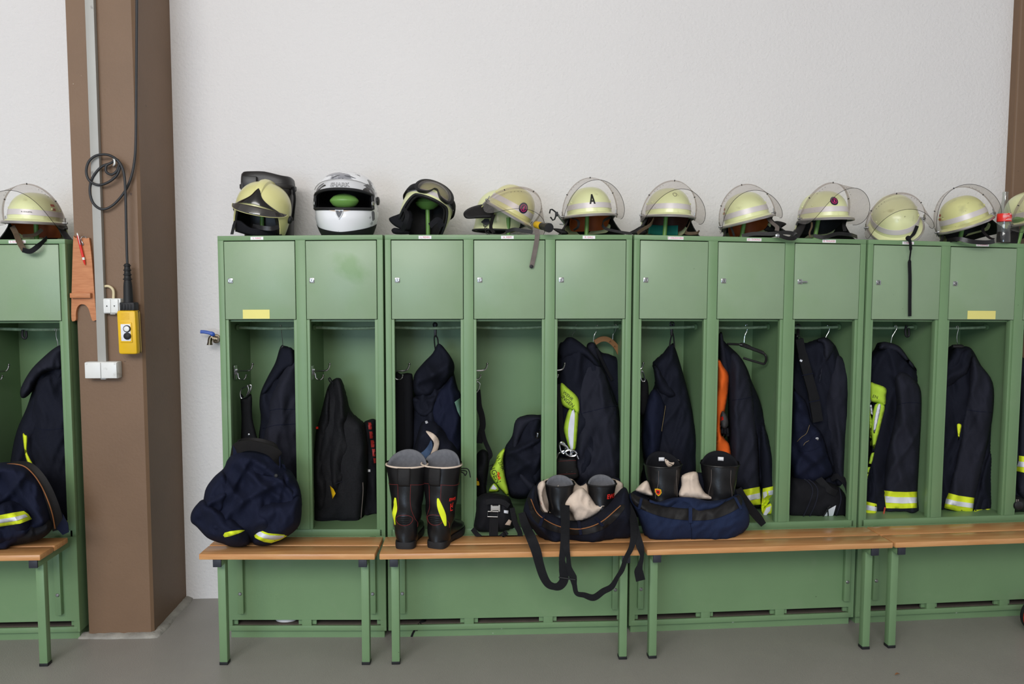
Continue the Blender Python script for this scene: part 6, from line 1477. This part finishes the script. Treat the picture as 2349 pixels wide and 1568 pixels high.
for (cx, lb, sh_, yw, off) in (((240, 985), 'black laced boot with a yellow shield, stuffed in the blue trousers', -38, -6, 0), ((570, 1005), 'plain black boot nearest the orange vest, stuffed in the blue trousers', False, 12, .0)):
    px, py = c5([cx])[0]; p = P(px, py, -.10)
    rt, M_, sf_ = boot(lb, Vector((p.x, -.175, ZSEAT+.01)), yw, hs=.86, ws=.96, lime=False, seams=False, tongue=.05, trim='leather', shield=sh_, lining='black_cloth', label2=True, lean=.0)
    for k_ in (-1, 1):
        mb = MB(); mb.tube(smoothl([M_ @ sf_(R(k_*30), .30, .0008), M_ @ sf_(R(k_*34), .24, .0008), M_ @ sf_(R(k_*50), .18, .0008), M_ @ sf_(R(k_*52), .10, .0008)]), .0011, 5); build('seam', mb, 'gray_strap', rt)
    if sh_:
        mb = MB(); mb.tube(smooth_path([P(x, y, -.095) for x, y in c5([(246, 940), (275, 932), (300, 950), (304, 985), (290, 1000)])], 5), .0014, 6); mb.tube(smooth_path([P(x, y, -.097) for x, y in c5([(262, 955), (290, 970), (298, 1000)])], 5), .0014, 6); mb.tube(smooth_path([P(x, y, -.097) for x, y in c5([(310, 960), (285, 975), (272, 1000)])], 5), .0014, 6); build('lace', mb, 'strap', rt)

# ------------------------------------------------------------------ seventh compartment
h = thing('safety_vest', P(1655, 1000, .12), 'bright orange vest hanging at the left of the seventh locker opening', 'vest')
v_ = Cloth(c5([(578, 285), (612, 330), (648, 390), (644, 500), (624, 620), (600, 740), (622, 800), (656, 850), (664, 1010), (570, 1010), (566, 700), (572, 400)]), .14, .05, .05, 18, HANG, 81); build('cloth', v_.mesh(4.5), 'orange', h, angle=0)
h = jacket('jacket', 'navy jacket with striped cuffs draped beside the orange vest and the empty black hanger', P(1720, 1000, .20))
bd = Cloth(c5([(588, 140), (604, 118), (616, 170), (715, 265), (765, 345), (800, 440), (850, 560), (900, 760), (940, 900), (966, 1010), (962, 1328), (850, 1328), (850, 1100), (660, 1090), (655, 800), (650, 480), (590, 320)]), .24, .08, .10, 26, HANG, 82); build('body', bd.mesh(4.5, zmin=ZO+.003), 'navy', h, angle=0)
cl_ = Cloth(c5([(590, 140), (606, 122), (618, 180), (640, 260), (655, 380), (630, 380), (596, 330)]), .165, .04, .04, 12, (), 83); build('collar', cl_.mesh(4.5), 'navy_gray', h, angle=0)
sv = Cloth(c5([(640, 330), (660, 250), (715, 268), (760, 345), (790, 450), (820, 640), (840, 860), (850, 1110), (858, 1230), (800, 1236), (745, 1232), (722, 1130), (664, 1080), (655, 800), (648, 500)]), .165, .065, .05, 34, HANG, 84); sl = build('sleeve', sv.mesh(4.5), 'navy_gray', h, angle=0)
build('seam', sv.seam(c5([(670, 553), (740, 545), (805, 530)])), 'navy_deep', sl)
cuf = build('cuff_stripe', sv.patch(c5([(724, 1132), (848, 1109), (855, 1222), (790, 1230), (745, 1180)]), .008, 4, sm=0, thick=.003), 'lime', sl, angle=70)
build('silver_stripe', sv.patch(c5([(750, 1170), (850, 1148), (854, 1184), (776, 1198)]), .0115, 4, sm=0, thick=.002), 'silver_tape', cuf, angle=70)
s2 = Cloth(c5([(860, 700), (900, 780), (940, 905), (966, 1010), (964, 1180), (900, 1190), (880, 1260), (868, 1280), (862, 1120), (850, 900)]), .17, .06, .05, 26, HANG, 85); sl2 = build('sleeve', s2.mesh(4.5), 'navy', h, angle=0)
for o_, m_, of in (([(868, 1120), (965, 1099), (964, 1184), (916, 1190), (884, 1240), (862, 1275), (858, 1240)], 'lime', .009), ([(868, 1145), (892, 1138), (896, 1165), (872, 1185)], 'silver_tape', .013), ([(902, 1136), (964, 1124), (964, 1154), (906, 1164)], 'silver_tape', .013)):
    build('cuff_stripe' if m_ == 'lime' else 'silver_stripe', s2.patch(c5(o_), of, 5, sm=0, thick=.002), m_, sl2)
hm = Cloth(c5([(868, 1265), (892, 1232), (920, 1212), (966, 1200), (964, 1284), (922, 1290), (900, 1306), (886, 1330), (864, 1329)]), .120, .015, .03, 10, (), 86); hh = build('hem', hm.mesh(4.5, zmin=ZO+.003), 'lime', h, angle=0)
build('silver_stripe', hm.patch(c5([(870, 1290), (890, 1245), (920, 1232), (915, 1262), (895, 1285), (878, 1322)]), .003, 4, sm=0), 'silver_tape', hh, angle=70); build('silver_stripe', hm.patch(c5([(925, 1232), (964, 1226), (964, 1258), (926, 1262)]), .003, 4, sm=0), 'silver_tape', hh, angle=70)
h = thing('plastic_hanger', P(1709, 795, .24), 'empty black plastic coat hanger above the orange vest locker', 'hanger')
mb = MB(); pts = [P(x, y, .21+d) for (x, y), d in zip(c5([(640, 192), (700, 194), (745, 200), (800, 222), (860, 245), (886, 268), (888, 300), (876, 322)]), (.0, .0, 0, -.01, -.03, -.045, -.04, -.03))]; mb.tube(smooth_path(pts, 5), [.006]*8+[.011]*6+[.009]*8+[.006]*14, 8)
mb.tube([P(x, y, d) for (x, y), d in zip(c5([(876, 322), (800, 300), (742, 282)]), (.18, .19, .20))], .006, 8); build('bar', mb, 'dark_plastic', h)
wire_hook(h, c5([(758, 85), (758, 70), (766, 64), (770, 85), (765, 110), (752, 140), (747, 185)]), .24)
h = thing('work_glove', P(1662, 965, .08), 'grey knit work glove with a red patch, tucked in the orange vest', 'glove')
g = Cloth(c5([(598, 640), (612, 622), (638, 655), (646, 700), (630, 735), (606, 730), (594, 690)]), .085, .02, .02, 14, BUNCH[2:], 88); gb = build('palm', g.mesh(4), 'glove_grey', h, angle=0)
for k_, o_ in enumerate(([(604, 725), (618, 728), (616, 770), (606, 785), (598, 760)], [(618, 728), (632, 732), (634, 775), (622, 795), (616, 770)], [(632, 732), (644, 722), (652, 760), (650, 800), (640, 790), (634, 770)], [(594, 690), (604, 700), (606, 745), (596, 740)])):
    q = Cloth(c5(o_), .085, .012, .012, 6, (), 90+k_); build('finger', q.mesh(4), 'black_cloth', h, angle=0)
build('red_patch', g.patch(c5([(595, 664), (612, 656), (616, 678), (598, 688)]), .003, 3, sm=0), 'red', gb, angle=70)

# ------------------------------------------------------------------ eighth compartment
h = jacket('jacket', 'dark navy jacket behind the slanted bag strap', P(1890, 900, .24))
bd = Cloth(c6([(60, 200), (100, 175), (140, 185), (200, 165), (262, 148), (322, 198), (372, 282), (412, 360), (427, 450), (418, 700), (402, 900), (388, 1080), (388, 1160), (55, 1160)]), .25, .085, .09, 30, HANG, 101); build('body', bd.mesh(4.5, zmin=ZO+.003), 'navy', h, angle=0)
cl_ = Cloth(c6([(205, 170), (262, 150), (318, 200), (310, 260), (262, 330), (230, 450), (212, 430), (232, 300), (245, 200)]), .18, .045, .04, 14, HANG[1:], 102); build('collar', cl_.mesh(4.5), 'navy_gray', h, angle=0)
sv = Cloth(c6([(330, 270), (372, 283), (410, 360), (426, 450), (420, 700), (402, 900), (390, 1090), (330, 1090), (300, 900), (272, 760), (250, 620), (268, 480), (292, 370)]), .18, .06, .05, 30, HANG, 103); build('sleeve', sv.mesh(4.5), 'navy_gray', h, angle=0)
wire_hook(h, c6([(276, 84), (276, 72), (285, 70), (289, 90), (282, 115), (268, 140), (262, 158)]), .215)
h = thing('shoulder_bag', P(1855, 1000, .12), 'navy shoulder bag hanging from a black clip, its padded strap slanting across the jacket', 'bag')
bg_ = Cloth(c6([(55, 520), (80, 505), (140, 570), (175, 690), (240, 770), (280, 900), (302, 1040), (55, 1050)]), .14, .06, .05, 34, BUNCH, 104); bb = build('body', bg_.mesh(4.5), 'navy_deep', h, angle=0)
mb = MB(); mb.ribbon(smooth_path([P(x, y, .115) for x, y in c6([(92, 160), (115, 270), (150, 400), (185, 530), (212, 690)])], 6), [.040]*6+[.047]*12+[.052]*7, .012, side=(1, 0, .25)); sp = build('shoulder_strap', mb, 'strap', h)
for k_, y in enumerate((388, 560)): 
    xx = 72+.0; mb = MB(); cx = 148 if k_ == 0 else 192; mb.ribbon([P(*c6([(cx-36, y+6)])[0], .106), P(*c6([(cx+34, y-8)])[0], .106)], .003, .003, side=(0, 0, 1)); build('strap_seam', mb, 'navy_deep', sp)
mb = MB(); mb.ribbon([P(*c6([(98, 296)])[0], .106), P(*c6([(112, 302)])[0], .106)], .010, .002, side=(0, 0, 1)); build('strap_label', mb, 'silver_tape', sp)
mb = MB(); mb.tube([P(*c6([(86, 100)])[0], .19), P(*c6([(84, 140)])[0], .17)], .008, 8); mb.tube(smooth_path([P(x, y, .20) for x, y in c6([(80, 90), (78, 72), (90, 66), (100, 80), (94, 95)])], 4), .0035, 8); mb.tube(smooth_path([P(x, y, .16) for x, y in c6([(78, 146), (88, 138), (102, 150), (108, 160)])], 4), .0025, 8); build('clip', mb, 'dark_plastic', h)
for o_ in ([(80, 818), (110, 788), (140, 765), (160, 712)], [(118, 850), (130, 828), (150, 815), (168, 806)]): build('zipper', bg_.seam(c6(o_), off=.003, r=.0009), 'zip_gold', bb)
mb = MB(); p = bg_.on(*c6([(206, 800)])[0], .003); mb.lathe([(.006, .0), (.0085, .001), (.0085, .004), (.006, .005)], p, (0, -1, 0), 14); build('ring', mb, 'chrome', bb)
build('flap', bg_.patch(c6([(90, 880), (150, 820), (215, 760), (235, 790), (225, 850), (150, 880)]), .006, 5, thick=.004), 'navy_deep', bb, angle=70)
h = thing('backpack', P(1880, 1150, .12), 'black backpack with silver piping lying on the locker floor under the shoulder bag', 'backpack')
bp = Cloth(c6([(30, 1080), (95, 1042), (165, 1050), (230, 1070), (300, 1085), (360, 1120), (412, 1185), (416, 1310), (405, 1324), (35, 1324)]), .14, .09, .09, 40, ((.010, 40, 40, 2, True), (.006, 20, -30, 2, False)), 106); bo = build('body', bp.mesh(4.5, zmin=ZO+.002), 'black_cloth', h, angle=0)
for k_, o_ in enumerate(([(96, 1046), (150, 1075), (180, 1130), (160, 1210), (110, 1320)], [(120, 1044), (180, 1080), (212, 1130), (200, 1210), (150, 1320)], [(350, 1110), (362, 1180), (350, 1240), (320, 1322)])): build('piping', bp.seam(c6(o_), off=.003, r=.003), 'navy_gray', bo)
mb = MB(); pts = smooth_path([bp.on(x, y, .010) for x, y in c6([(175, 1052), (215, 1056), (255, 1095), (290, 1130), (330, 1150)])], 5); mb.ribbon(pts, [.02]*4+[.034]*17, .010, side=(.4, 0, 1)); build('grab_handle', mb, 'strap', h)
mb = MB(); pts = smooth_path([P(x, y, .15-.02*i) for i, (x, y) in enumerate(c6([(300, 1060), (340, 1042), (380, 1070), (405, 1110), (415, 1150)]))], 5); mb.ribbon(pts, .030, .008, side=(.3, .4, 1)); build('shoulder_strap', mb, 'black_cloth', h)
build('silver_flash', bp.patch(c6([(268, 1262), (330, 1228), (312, 1292), (262, 1324), (230, 1324)]), .004, 4, sm=0), 'silver_tape', bo, angle=70)
mb = MB(); mb.tube([bp.on(x, y, .008) for x, y in c6([(240, 1310), (285, 1240), (295, 1232)])], .004, 6); mb.tube([bp.on(x, y, .010) for x, y in c6([(275, 1240), (280, 1290), (274, 1322)])], .003, 6); build('zip_pull', mb, 'rubber', bo)

# ------------------------------------------------------------------ ninth, tenth and eleventh compartments
h = jacket('jacket', 'navy jacket with long lime back stripes and a striped cuff, below the long hanging strap', P(2050, 950, .20))
bd = Cloth(c6([(540, 330), (600, 225), (624, 180), (684, 186), (742, 212), (800, 290), (846, 352), (866, 470), (850, 900), (840, 1200), (700, 1310), (505, 1312), (520, 1000), (540, 600)]), .24, .085, .10, 28, HANG, 111); build('body', bd.mesh(4.5, zmin=ZO+.003), 'navy', h, angle=0)
cl_ = Cloth(c6([(604, 225), (626, 182), (684, 188), (742, 214), (800, 292), (845, 350), (840, 365), (780, 300), (720, 250), (650, 230)]), .17, .045, .05, 14, HANG[1:], 112); build('collar', cl_.mesh(4.5), 'navy_gray', h, angle=0)
sv = Cloth(c6([(700, 400), (750, 370), (810, 400), (868, 470), (882, 600), (870, 860), (854, 1140), (852, 1300), (650, 1303), (640, 1140), (640, 1050), (660, 880), (690, 740), (718, 600), (704, 480)]), .165, .07, .05, 36, HANG, 113); sl = build('sleeve', sv.mesh(4.5, zmin=ZO+.003), 'navy_gray', h, angle=0)
build('seam', sv.seam(c6([(728, 580), (800, 568), (874, 572)])), 'navy_deep', sl)
cu = build('cuff_stripe', sv.patch(c6([(638, 1133), (700, 1140), (780, 1143), (851, 1140), (851, 1244), (760, 1248), (652, 1246)]), .004, 5, sm=0, thick=.003), 'lime', sl, angle=70); build('silver_stripe', sv.patch(c6([(646, 1168), (720, 1176), (851, 1176), (851, 1212), (760, 1216), (650, 1210)]), .0075, 5, sm=0, thick=.002), 'silver_tape', cu, angle=70)
lp = Cloth(c6([(548, 442), (580, 446), (650, 475), (650, 530), (645, 582), (600, 572), (560, 562), (548, 540)]), .115, .02, .02, 12, ((.004, 20, 10, 3, False),), 114); pn = build('lime_panel', lp.mesh(4.5), 'lime_dull', h, angle=0)
build('lettering', lset('EN', .022, *c6([(582, 532)])[0], 14, lp), 'ink_black', pn, fix=False, smooth=False)
for k_, (o1, o2) in enumerate((([(582, 580), (642, 588), (625, 680), (600, 780), (572, 870), (562, 800), (560, 700)], [(598, 584), (618, 586), (605, 660), (580, 760), (570, 750), (576, 680)]), ([(575, 880), (568, 930), (545, 1000), (525, 1080), (518, 1050), (540, 960), (555, 900)], None), ([(546, 560), (556, 560), (562, 700), (560, 880), (552, 860), (546, 760)], [(550, 540), (562, 600), (566, 650), (558, 670), (548, 600)]))):
    q = Cloth(c6(o1), .112, .012, .02, 8, (), 115+k_); qq = build('lime_stripe', q.mesh(4.5), 'lime_dull', h, angle=0)
    if o2: q2_ = Cloth(c6(o2), .099, .004, .004, 4, (), 118+k_); build('silver_stripe', q2_.mesh(4), 'silver_tape', qq, angle=0)
s2 = Cloth(c6([(540, 900), (580, 880), (600, 1000), (598, 1220), (592, 1300), (508, 1312), (512, 1200), (520, 1090)]), .17, .04, .04, 18, HANG, 121); s2o = build('sleeve', s2.mesh(4.5, zmin=ZO+.003), 'navy', h, angle=0)
q3 = build('cuff_stripe', s2.patch(c6([(513, 1200), (596, 1220), (591, 1286), (512, 1280)]), .004, 5, sm=0), 'lime', s2o, angle=70); build('silver_stripe', s2.patch(c6([(513, 1222), (595, 1240), (592, 1266), (512, 1255)]), .007, 5, sm=0), 'silver_tape', q3, angle=70)
mb = MB(); mb.tube([P(*c6([(645, 1240)])[0], .10), P(*c6([(632, 1300)])[0], .10)], .004, 6); build('red_tab', mb, 'dull_red', h)
wire_hook(h, c6([(708, 84), (710, 72), (718, 74), (720, 92), (706, 118), (690, 145), (682, 184)]), .21)
h = jacket('jacket', 'navy jacket with striped cuff, below the yellow sticker near the glass bottle', P(2205, 950, .20))
bd = Cloth(c6([(985, 420), (1010, 320), (1060, 250), (1092, 202), (1140, 205), (1200, 222), (1262, 330), (1335, 440), (1345, 620), (1330, 900), (1318, 1000), (1320, 1296), (962, 1296), (975, 900)]), .24, .085, .10, 28, HANG, 131); build('body', bd.mesh(4.5, zmin=ZO+.003), 'navy', h, angle=0)
hd = Cloth(c6([(1004, 400), (1040, 310), (1092, 260), (1150, 230), (1200, 226), (1205, 290), (1180, 380), (1160, 400), (1100, 440), (1030, 490), (1002, 480)]), .165, .045, .05, 22, BUNCH[2:], 132); build('hood', hd.mesh(4.5), 'navy', h, angle=0)
sv = Cloth(c6([(1188, 330), (1215, 270), (1262, 330), (1336, 440), (1340, 620), (1296, 880), (1230, 1180), (1205, 1290), (1030, 1254), (1044, 1150), (1110, 900), (1150, 650), (1172, 500)]), .165, .07, .05, 36, HANG, 133); sl = build('sleeve', sv.mesh(4.5, zmin=ZO+.003), 'navy_gray', h, angle=0)
build('seam', sv.seam(c6([(1168, 612), (1240, 625), (1330, 630)])), 'navy_deep', sl)
cu = build('cuff_stripe', sv.patch(c6([(1046, 1147), (1120, 1166), (1219, 1180), (1206, 1281), (1110, 1266), (1026, 1246)]), .004, 5, sm=0, thick=.003), 'lime', sl, angle=70); build('silver_stripe', sv.patch(c6([(1038, 1184), (1110, 1202), (1214, 1216), (1210, 1246), (1110, 1232), (1032, 1216)]), .0075, 5, sm=0, thick=.002), 'silver_tape', cu, angle=70)
s2 = Cloth(c6([(1226, 1170), (1290, 950), (1330, 900), (1326, 1296), (1202, 1296), (1206, 1250)]), .185, .045, .05, 20, HANG, 134); s2o = build('sleeve', s2.mesh(4.5, zmin=ZO+.003), 'navy', h, angle=0)
q3 = build('cuff_stripe', s2.patch(c6([(1207, 1258), (1319, 1250), (1319, 1296), (1203, 1296)]), .004, 5, sm=0), 'lime', s2o, angle=70); build('silver_stripe', s2.patch(c6([(1206, 1280), (1319, 1275), (1319, 1296), (1203, 1296)]), .007, 5, sm=0), 'silver_tape', q3, angle=70)
q = Cloth(c6([(1108, 708), (1135, 711), (1128, 760), (1117, 812), (1112, 770)]), .10, .004, .006, 4, (), 135); build('pocket_edge', q.mesh(4), 'lime', h, angle=0)
q = Cloth(c6([(962, 1256), (1002, 1268), (1000, 1282), (990, 1297), (962, 1296)]), .12, .008, .008, 5, (), 136); build('hem_stripe', q.mesh(4, zmin=ZO+.003), 'lime_dull', h, angle=0)
mb = MB(); mb.lathe([(.009, -.03), (.011, -.01), (.011, .02), (.006, .03)], P(*c6([(1112, 208)])[0], .17), (1, 0, 0), 12); build('hanger_head', mb, 'dark_plastic', h)
wire_hook(h, c6([(1104, 92), (1104, 78), (1112, 76), (1116, 95), (1108, 130), (1106, 160), (1112, 205)]), .21)
h = jacket('jacket', 'navy jacket cut off by the right picture edge, lime and silver sleeve band', P(2340, 950, .20))
bd = Cloth(c6([(1445, 330), (1462, 170), (1490, 200), (1510, 260), (1600, 330), (1700, 420), (1700, 1290), (1430, 1290), (1436, 900), (1444, 600)]), .24, .085, .10, 28, HANG, 141); build('body', bd.mesh(4.5, zmin=ZO+.003), 'navy', h, angle=0)
cl_ = Cloth(c6([(1446, 330), (1462, 172), (1490, 204), (1500, 240), (1470, 300), (1452, 350)]), .17, .03, .03, 12, (), 142); build('collar', cl_.mesh(4.5), 'navy_deep', h, angle=0)
sv = Cloth(c6([(1500, 560), (1520, 400), (1580, 380), (1660, 470), (1670, 900), (1640, 1180), (1490, 1160), (1492, 900)]), .165, .06, .05, 34, HANG, 143); sl = build('sleeve', sv.mesh(4.5), 'navy_gray', h, angle=0)
cu = build('cuff_stripe', sv.patch(c6([(1495, 908), (1560, 916), (1668, 918), (1660, 1026), (1560, 1022), (1490, 1008)]), .004, 5, sm=0, thick=.003), 'lime', sl, angle=70); build('silver_stripe', sv.patch(c6([(1495, 945), (1560, 952), (1664, 954), (1662, 990), (1560, 986), (1493, 978)]), .0075, 5, sm=0), 'silver_tape', cu, angle=70)
wire_hook(h, c6([(1464, 125), (1460, 100), (1466, 92), (1472, 110), (1468, 140), (1472, 190)]), .20)
h = thing('gas_mask', P(2330, 1165, .12), 'black rubber breathing mask on the locker floor at the right picture edge', 'mask')
g = Cloth(c6([(1408, 1290), (1415, 1230), (1440, 1185), (1490, 1165), (1545, 1190), (1600, 1240), (1600, 1292)]), .13, .07, .06, 30, BUNCH[2:], 145); gb = build('face_piece', g.mesh(4.5, zmin=ZO+.002), 'rubber', h, angle=0)
mb = MB(); p = g.on(*c6([(1490, 1225)])[0], -.01); mb.lathe([(.024, 0), (.026, .008), (.022, .018), (.012, .022)], p, (0, -1, .1), 20); build('filter_port', mb, 'dark_plastic', gb)
for x in (1488, 1500):
    mb = MB(); a_, b_ = c6([(x, 1188), (x, 1212)]); mb.tube([P(*a_, .045), P(*b_, .045)], .003, 6); build('buckle', mb, 'chrome', gb)
# ------------------------------------------------------------------ left locker: jacket, trousers on the left bench
h = jacket('jacket', 'navy hooded jacket in the locker left of the brown pillar', P(110, 960, .20))
bd = Cloth(cl([(320, 215), (352, 192), (400, 196), (420, 400), (430, 700), (445, 1000), (450, 1240), (430, 1300), (60, 1300), (55, 1000), (66, 860), (100, 700), (160, 560), (205, 420), (240, 300)]), .22, .085, .10, 26, HANG, 151); build('body', bd.mesh(4.5, zmin=ZO+.003), 'navy', h, angle=0)
hd = Cloth(cl([(328, 202), (375, 190), (390, 260), (370, 335), (290, 345), (235, 380), (205, 420), (185, 470), (150, 502), (124, 495), (126, 440), (180, 342), (245, 272)]), .16, .06, .05, 24, BUNCH[1:], 152); build('hood', hd.mesh(4.5), 'navy_gray', h, angle=0)
sv = Cloth(cl([(215, 420), (290, 350), (375, 340), (420, 420), (440, 700), (450, 1200), (300, 1180), (200, 1000), (150, 840), (165, 700), (190, 560)]), .165, .065, .05, 40, HANG, 153); sl = build('sleeve', sv.mesh(4.5), 'navy', h, angle=0)
build('seam', sv.seam(cl([(205, 680), (260, 692), (330, 690), (400, 678)])), 'navy_deep', sl)
ls = Cloth(cl([(136, 718), (150, 724), (163, 736), (161, 820), (176, 860), (196, 902), (170, 898), (150, 840)]), .080, .008, .008, 6, (), 154); build('lime_stripe', ls.mesh(4), 'lime', h, angle=0)
wire_hook(h, cl([(328, 100), (330, 88), (340, 90), (336, 110), (338, 140), (345, 165), (348, 195)]), .205)
q = Cloth(cl([(386, 1243), (430, 1238), (434, 1280), (398, 1282)]), .12, .008, .008, 5, (), 155); qq = build('cuff_stripe', q.mesh(4), 'lime', h, angle=0)
build('silver_stripe', q.patch(cl([(395, 1272), (433, 1270), (433, 1281), (399, 1282)]), .003, 4, sm=0), 'silver_tape', qq, angle=70)
mb = MB(); mb.tube(smooth_path([P(x, y, .21) for x, y in cl([(136, 95), (134, 130), (146, 146), (158, 136), (156, 100)])], 5), .006, 8); hk = tag(build('plastic_hook', mb, 'rubber', loc=P(56, 762, .21)), 'black plastic hook on the clothes rail left of the pillar', 'hook')
mb = MB(); mb.tube(smooth_path([P(x, y, .21) for x, y in c6([(784, 72), (776, 100), (778, 135), (788, 144), (798, 134), (796, 90)])], 5), .006, 8); hk = tag(build('plastic_hook', mb, 'rubber', loc=P(2080, 762, .21)), 'black plastic hook on the rail below the long hanging strap', 'hook')
h = thing('trousers', P(30, 1170, -.15), 'navy trousers with a lime and silver band, piled left of the pillar', 'trousers')
main = Cloth(cl([(-160, 960), (-60, 900), (60, 890), (150, 905), (215, 960), (270, 1060), (300, 1180), (300, 1290), (240, 1340), (150, 1370), (60, 1385), (-160, 1390)]), -.14, .13, .11, 56, BUNCH, 161); build('seat', main.mesh(4.5, zmin=SEATZ), 'navy_deep', h, angle=0)
lg = Cloth(cl([(-170, 1130), (-40, 1110), (80, 1110), (180, 1160), (215, 1230), (200, 1300), (150, 1350), (70, 1385), (40, 1412), (-20, 1424), (-170, 1420)]), -.19, .10, .08, 44, BUNCH, 162); l1 = build('leg', lg.mesh(4.5, zmin=SEATZ), 'navy_deep', h, angle=0)
lm = build('lime_stripe', lg.patch(cl([(-60, 1212), (0, 1205), (80, 1190), (140, 1181), (168, 1200), (190, 1230), (120, 1256), (0, 1274), (-60, 1280)]), .008, 4.5, sm=0, thick=.003), 'lime', l1, angle=70)
build('silver_stripe', lg.patch(cl([(-60, 1236), (0, 1230), (90, 1216), (150, 1200), (165, 1215), (100, 1238), (0, 1254), (-60, 1258)]), .0118, 4.5, sm=0), 'silver_tape', lm, angle=70)
lw = Cloth(cl([(60, 1280), (200, 1220), (300, 1230), (310, 1290), (250, 1345), (160, 1372), (60, 1385), (20, 1350)]), -.17, .08, .06, 34, BUNCH, 163); build('leg', lw.mesh(4.5, zmin=SEATZ), 'black_cloth', h, angle=0)
pts = cl([(-20, 905), (60, 893), (140, 905), (200, 955), (250, 1030), (290, 1120), (315, 1200), (330, 1280)])
mb = MB(); mb.ribbon(smooth_path([P(x+8, y+4, -.14-.05*math.sin(PI*i/7)) for i, (x, y) in enumerate(pts)], 6), .046, .006, side=lambda t: (.8, .5, .35)); bl = build('belt', mb, 'leather_flat', h)
mb = MB(); mb.tube(smooth_path([P(x, y+2, -.165-.05*math.sin(PI*i/7)) for i, (x, y) in enumerate(pts)], 6), .0025, 8); build('piping', mb, 'piping', bl)
hang(h, [(340, 1180), (352, 1220), (375, 1270), (395, 1315)], [.03, .05, .055, .03], cl, [-.13, -.14, -.15, -.155], m='navy_deep', name='cloth_corner')
# things in the shoe compartments
q = P(665, 1422, .12); mb = MB(); mb.lathe([(.03, 0), (.055, .004), (.06, .012), (.05, .028), (.02, .034)], (q.x, .050, ZV-.0035), n=24, sx=.9, sy=.55); tag(build('white_bowl', mb, 'paper', loc=(q.x, .050, ZV)), 'white rounded thing lying in the floor slot behind the first bench', 'bowl')
h = thing('buckled_strap', P(962, 1438, .0), 'black buckled strap end hanging out of the floor slot behind the second bench', 'strap')
mb = MB(); mb.ribbon(smooth_path([P(985, 1420, .06), P(975, 1424, .01), P(966, 1432, -.012)], 5), .030, .004, side=(1, 0, -.6)); mb.ribbon(smooth_path([P(966, 1432, -.014), P(955, 1440, -.02), P(948, 1450, -.02), P(944, 1460, -.02)], 5), .010, .003, side=(1, 0, -.4)); build('webbing', mb, 'strap', h)
p = P(958, 1438, -.022); mb = MB(); mb.box(-.016, .016, -.005, .005, -.012, .012, bev=.003); mb.xf(Matrix.Translation(p) @ Matrix.Rotation(R(-40), 4, 'Y')); build('buckle', mb, 'rubber', h)
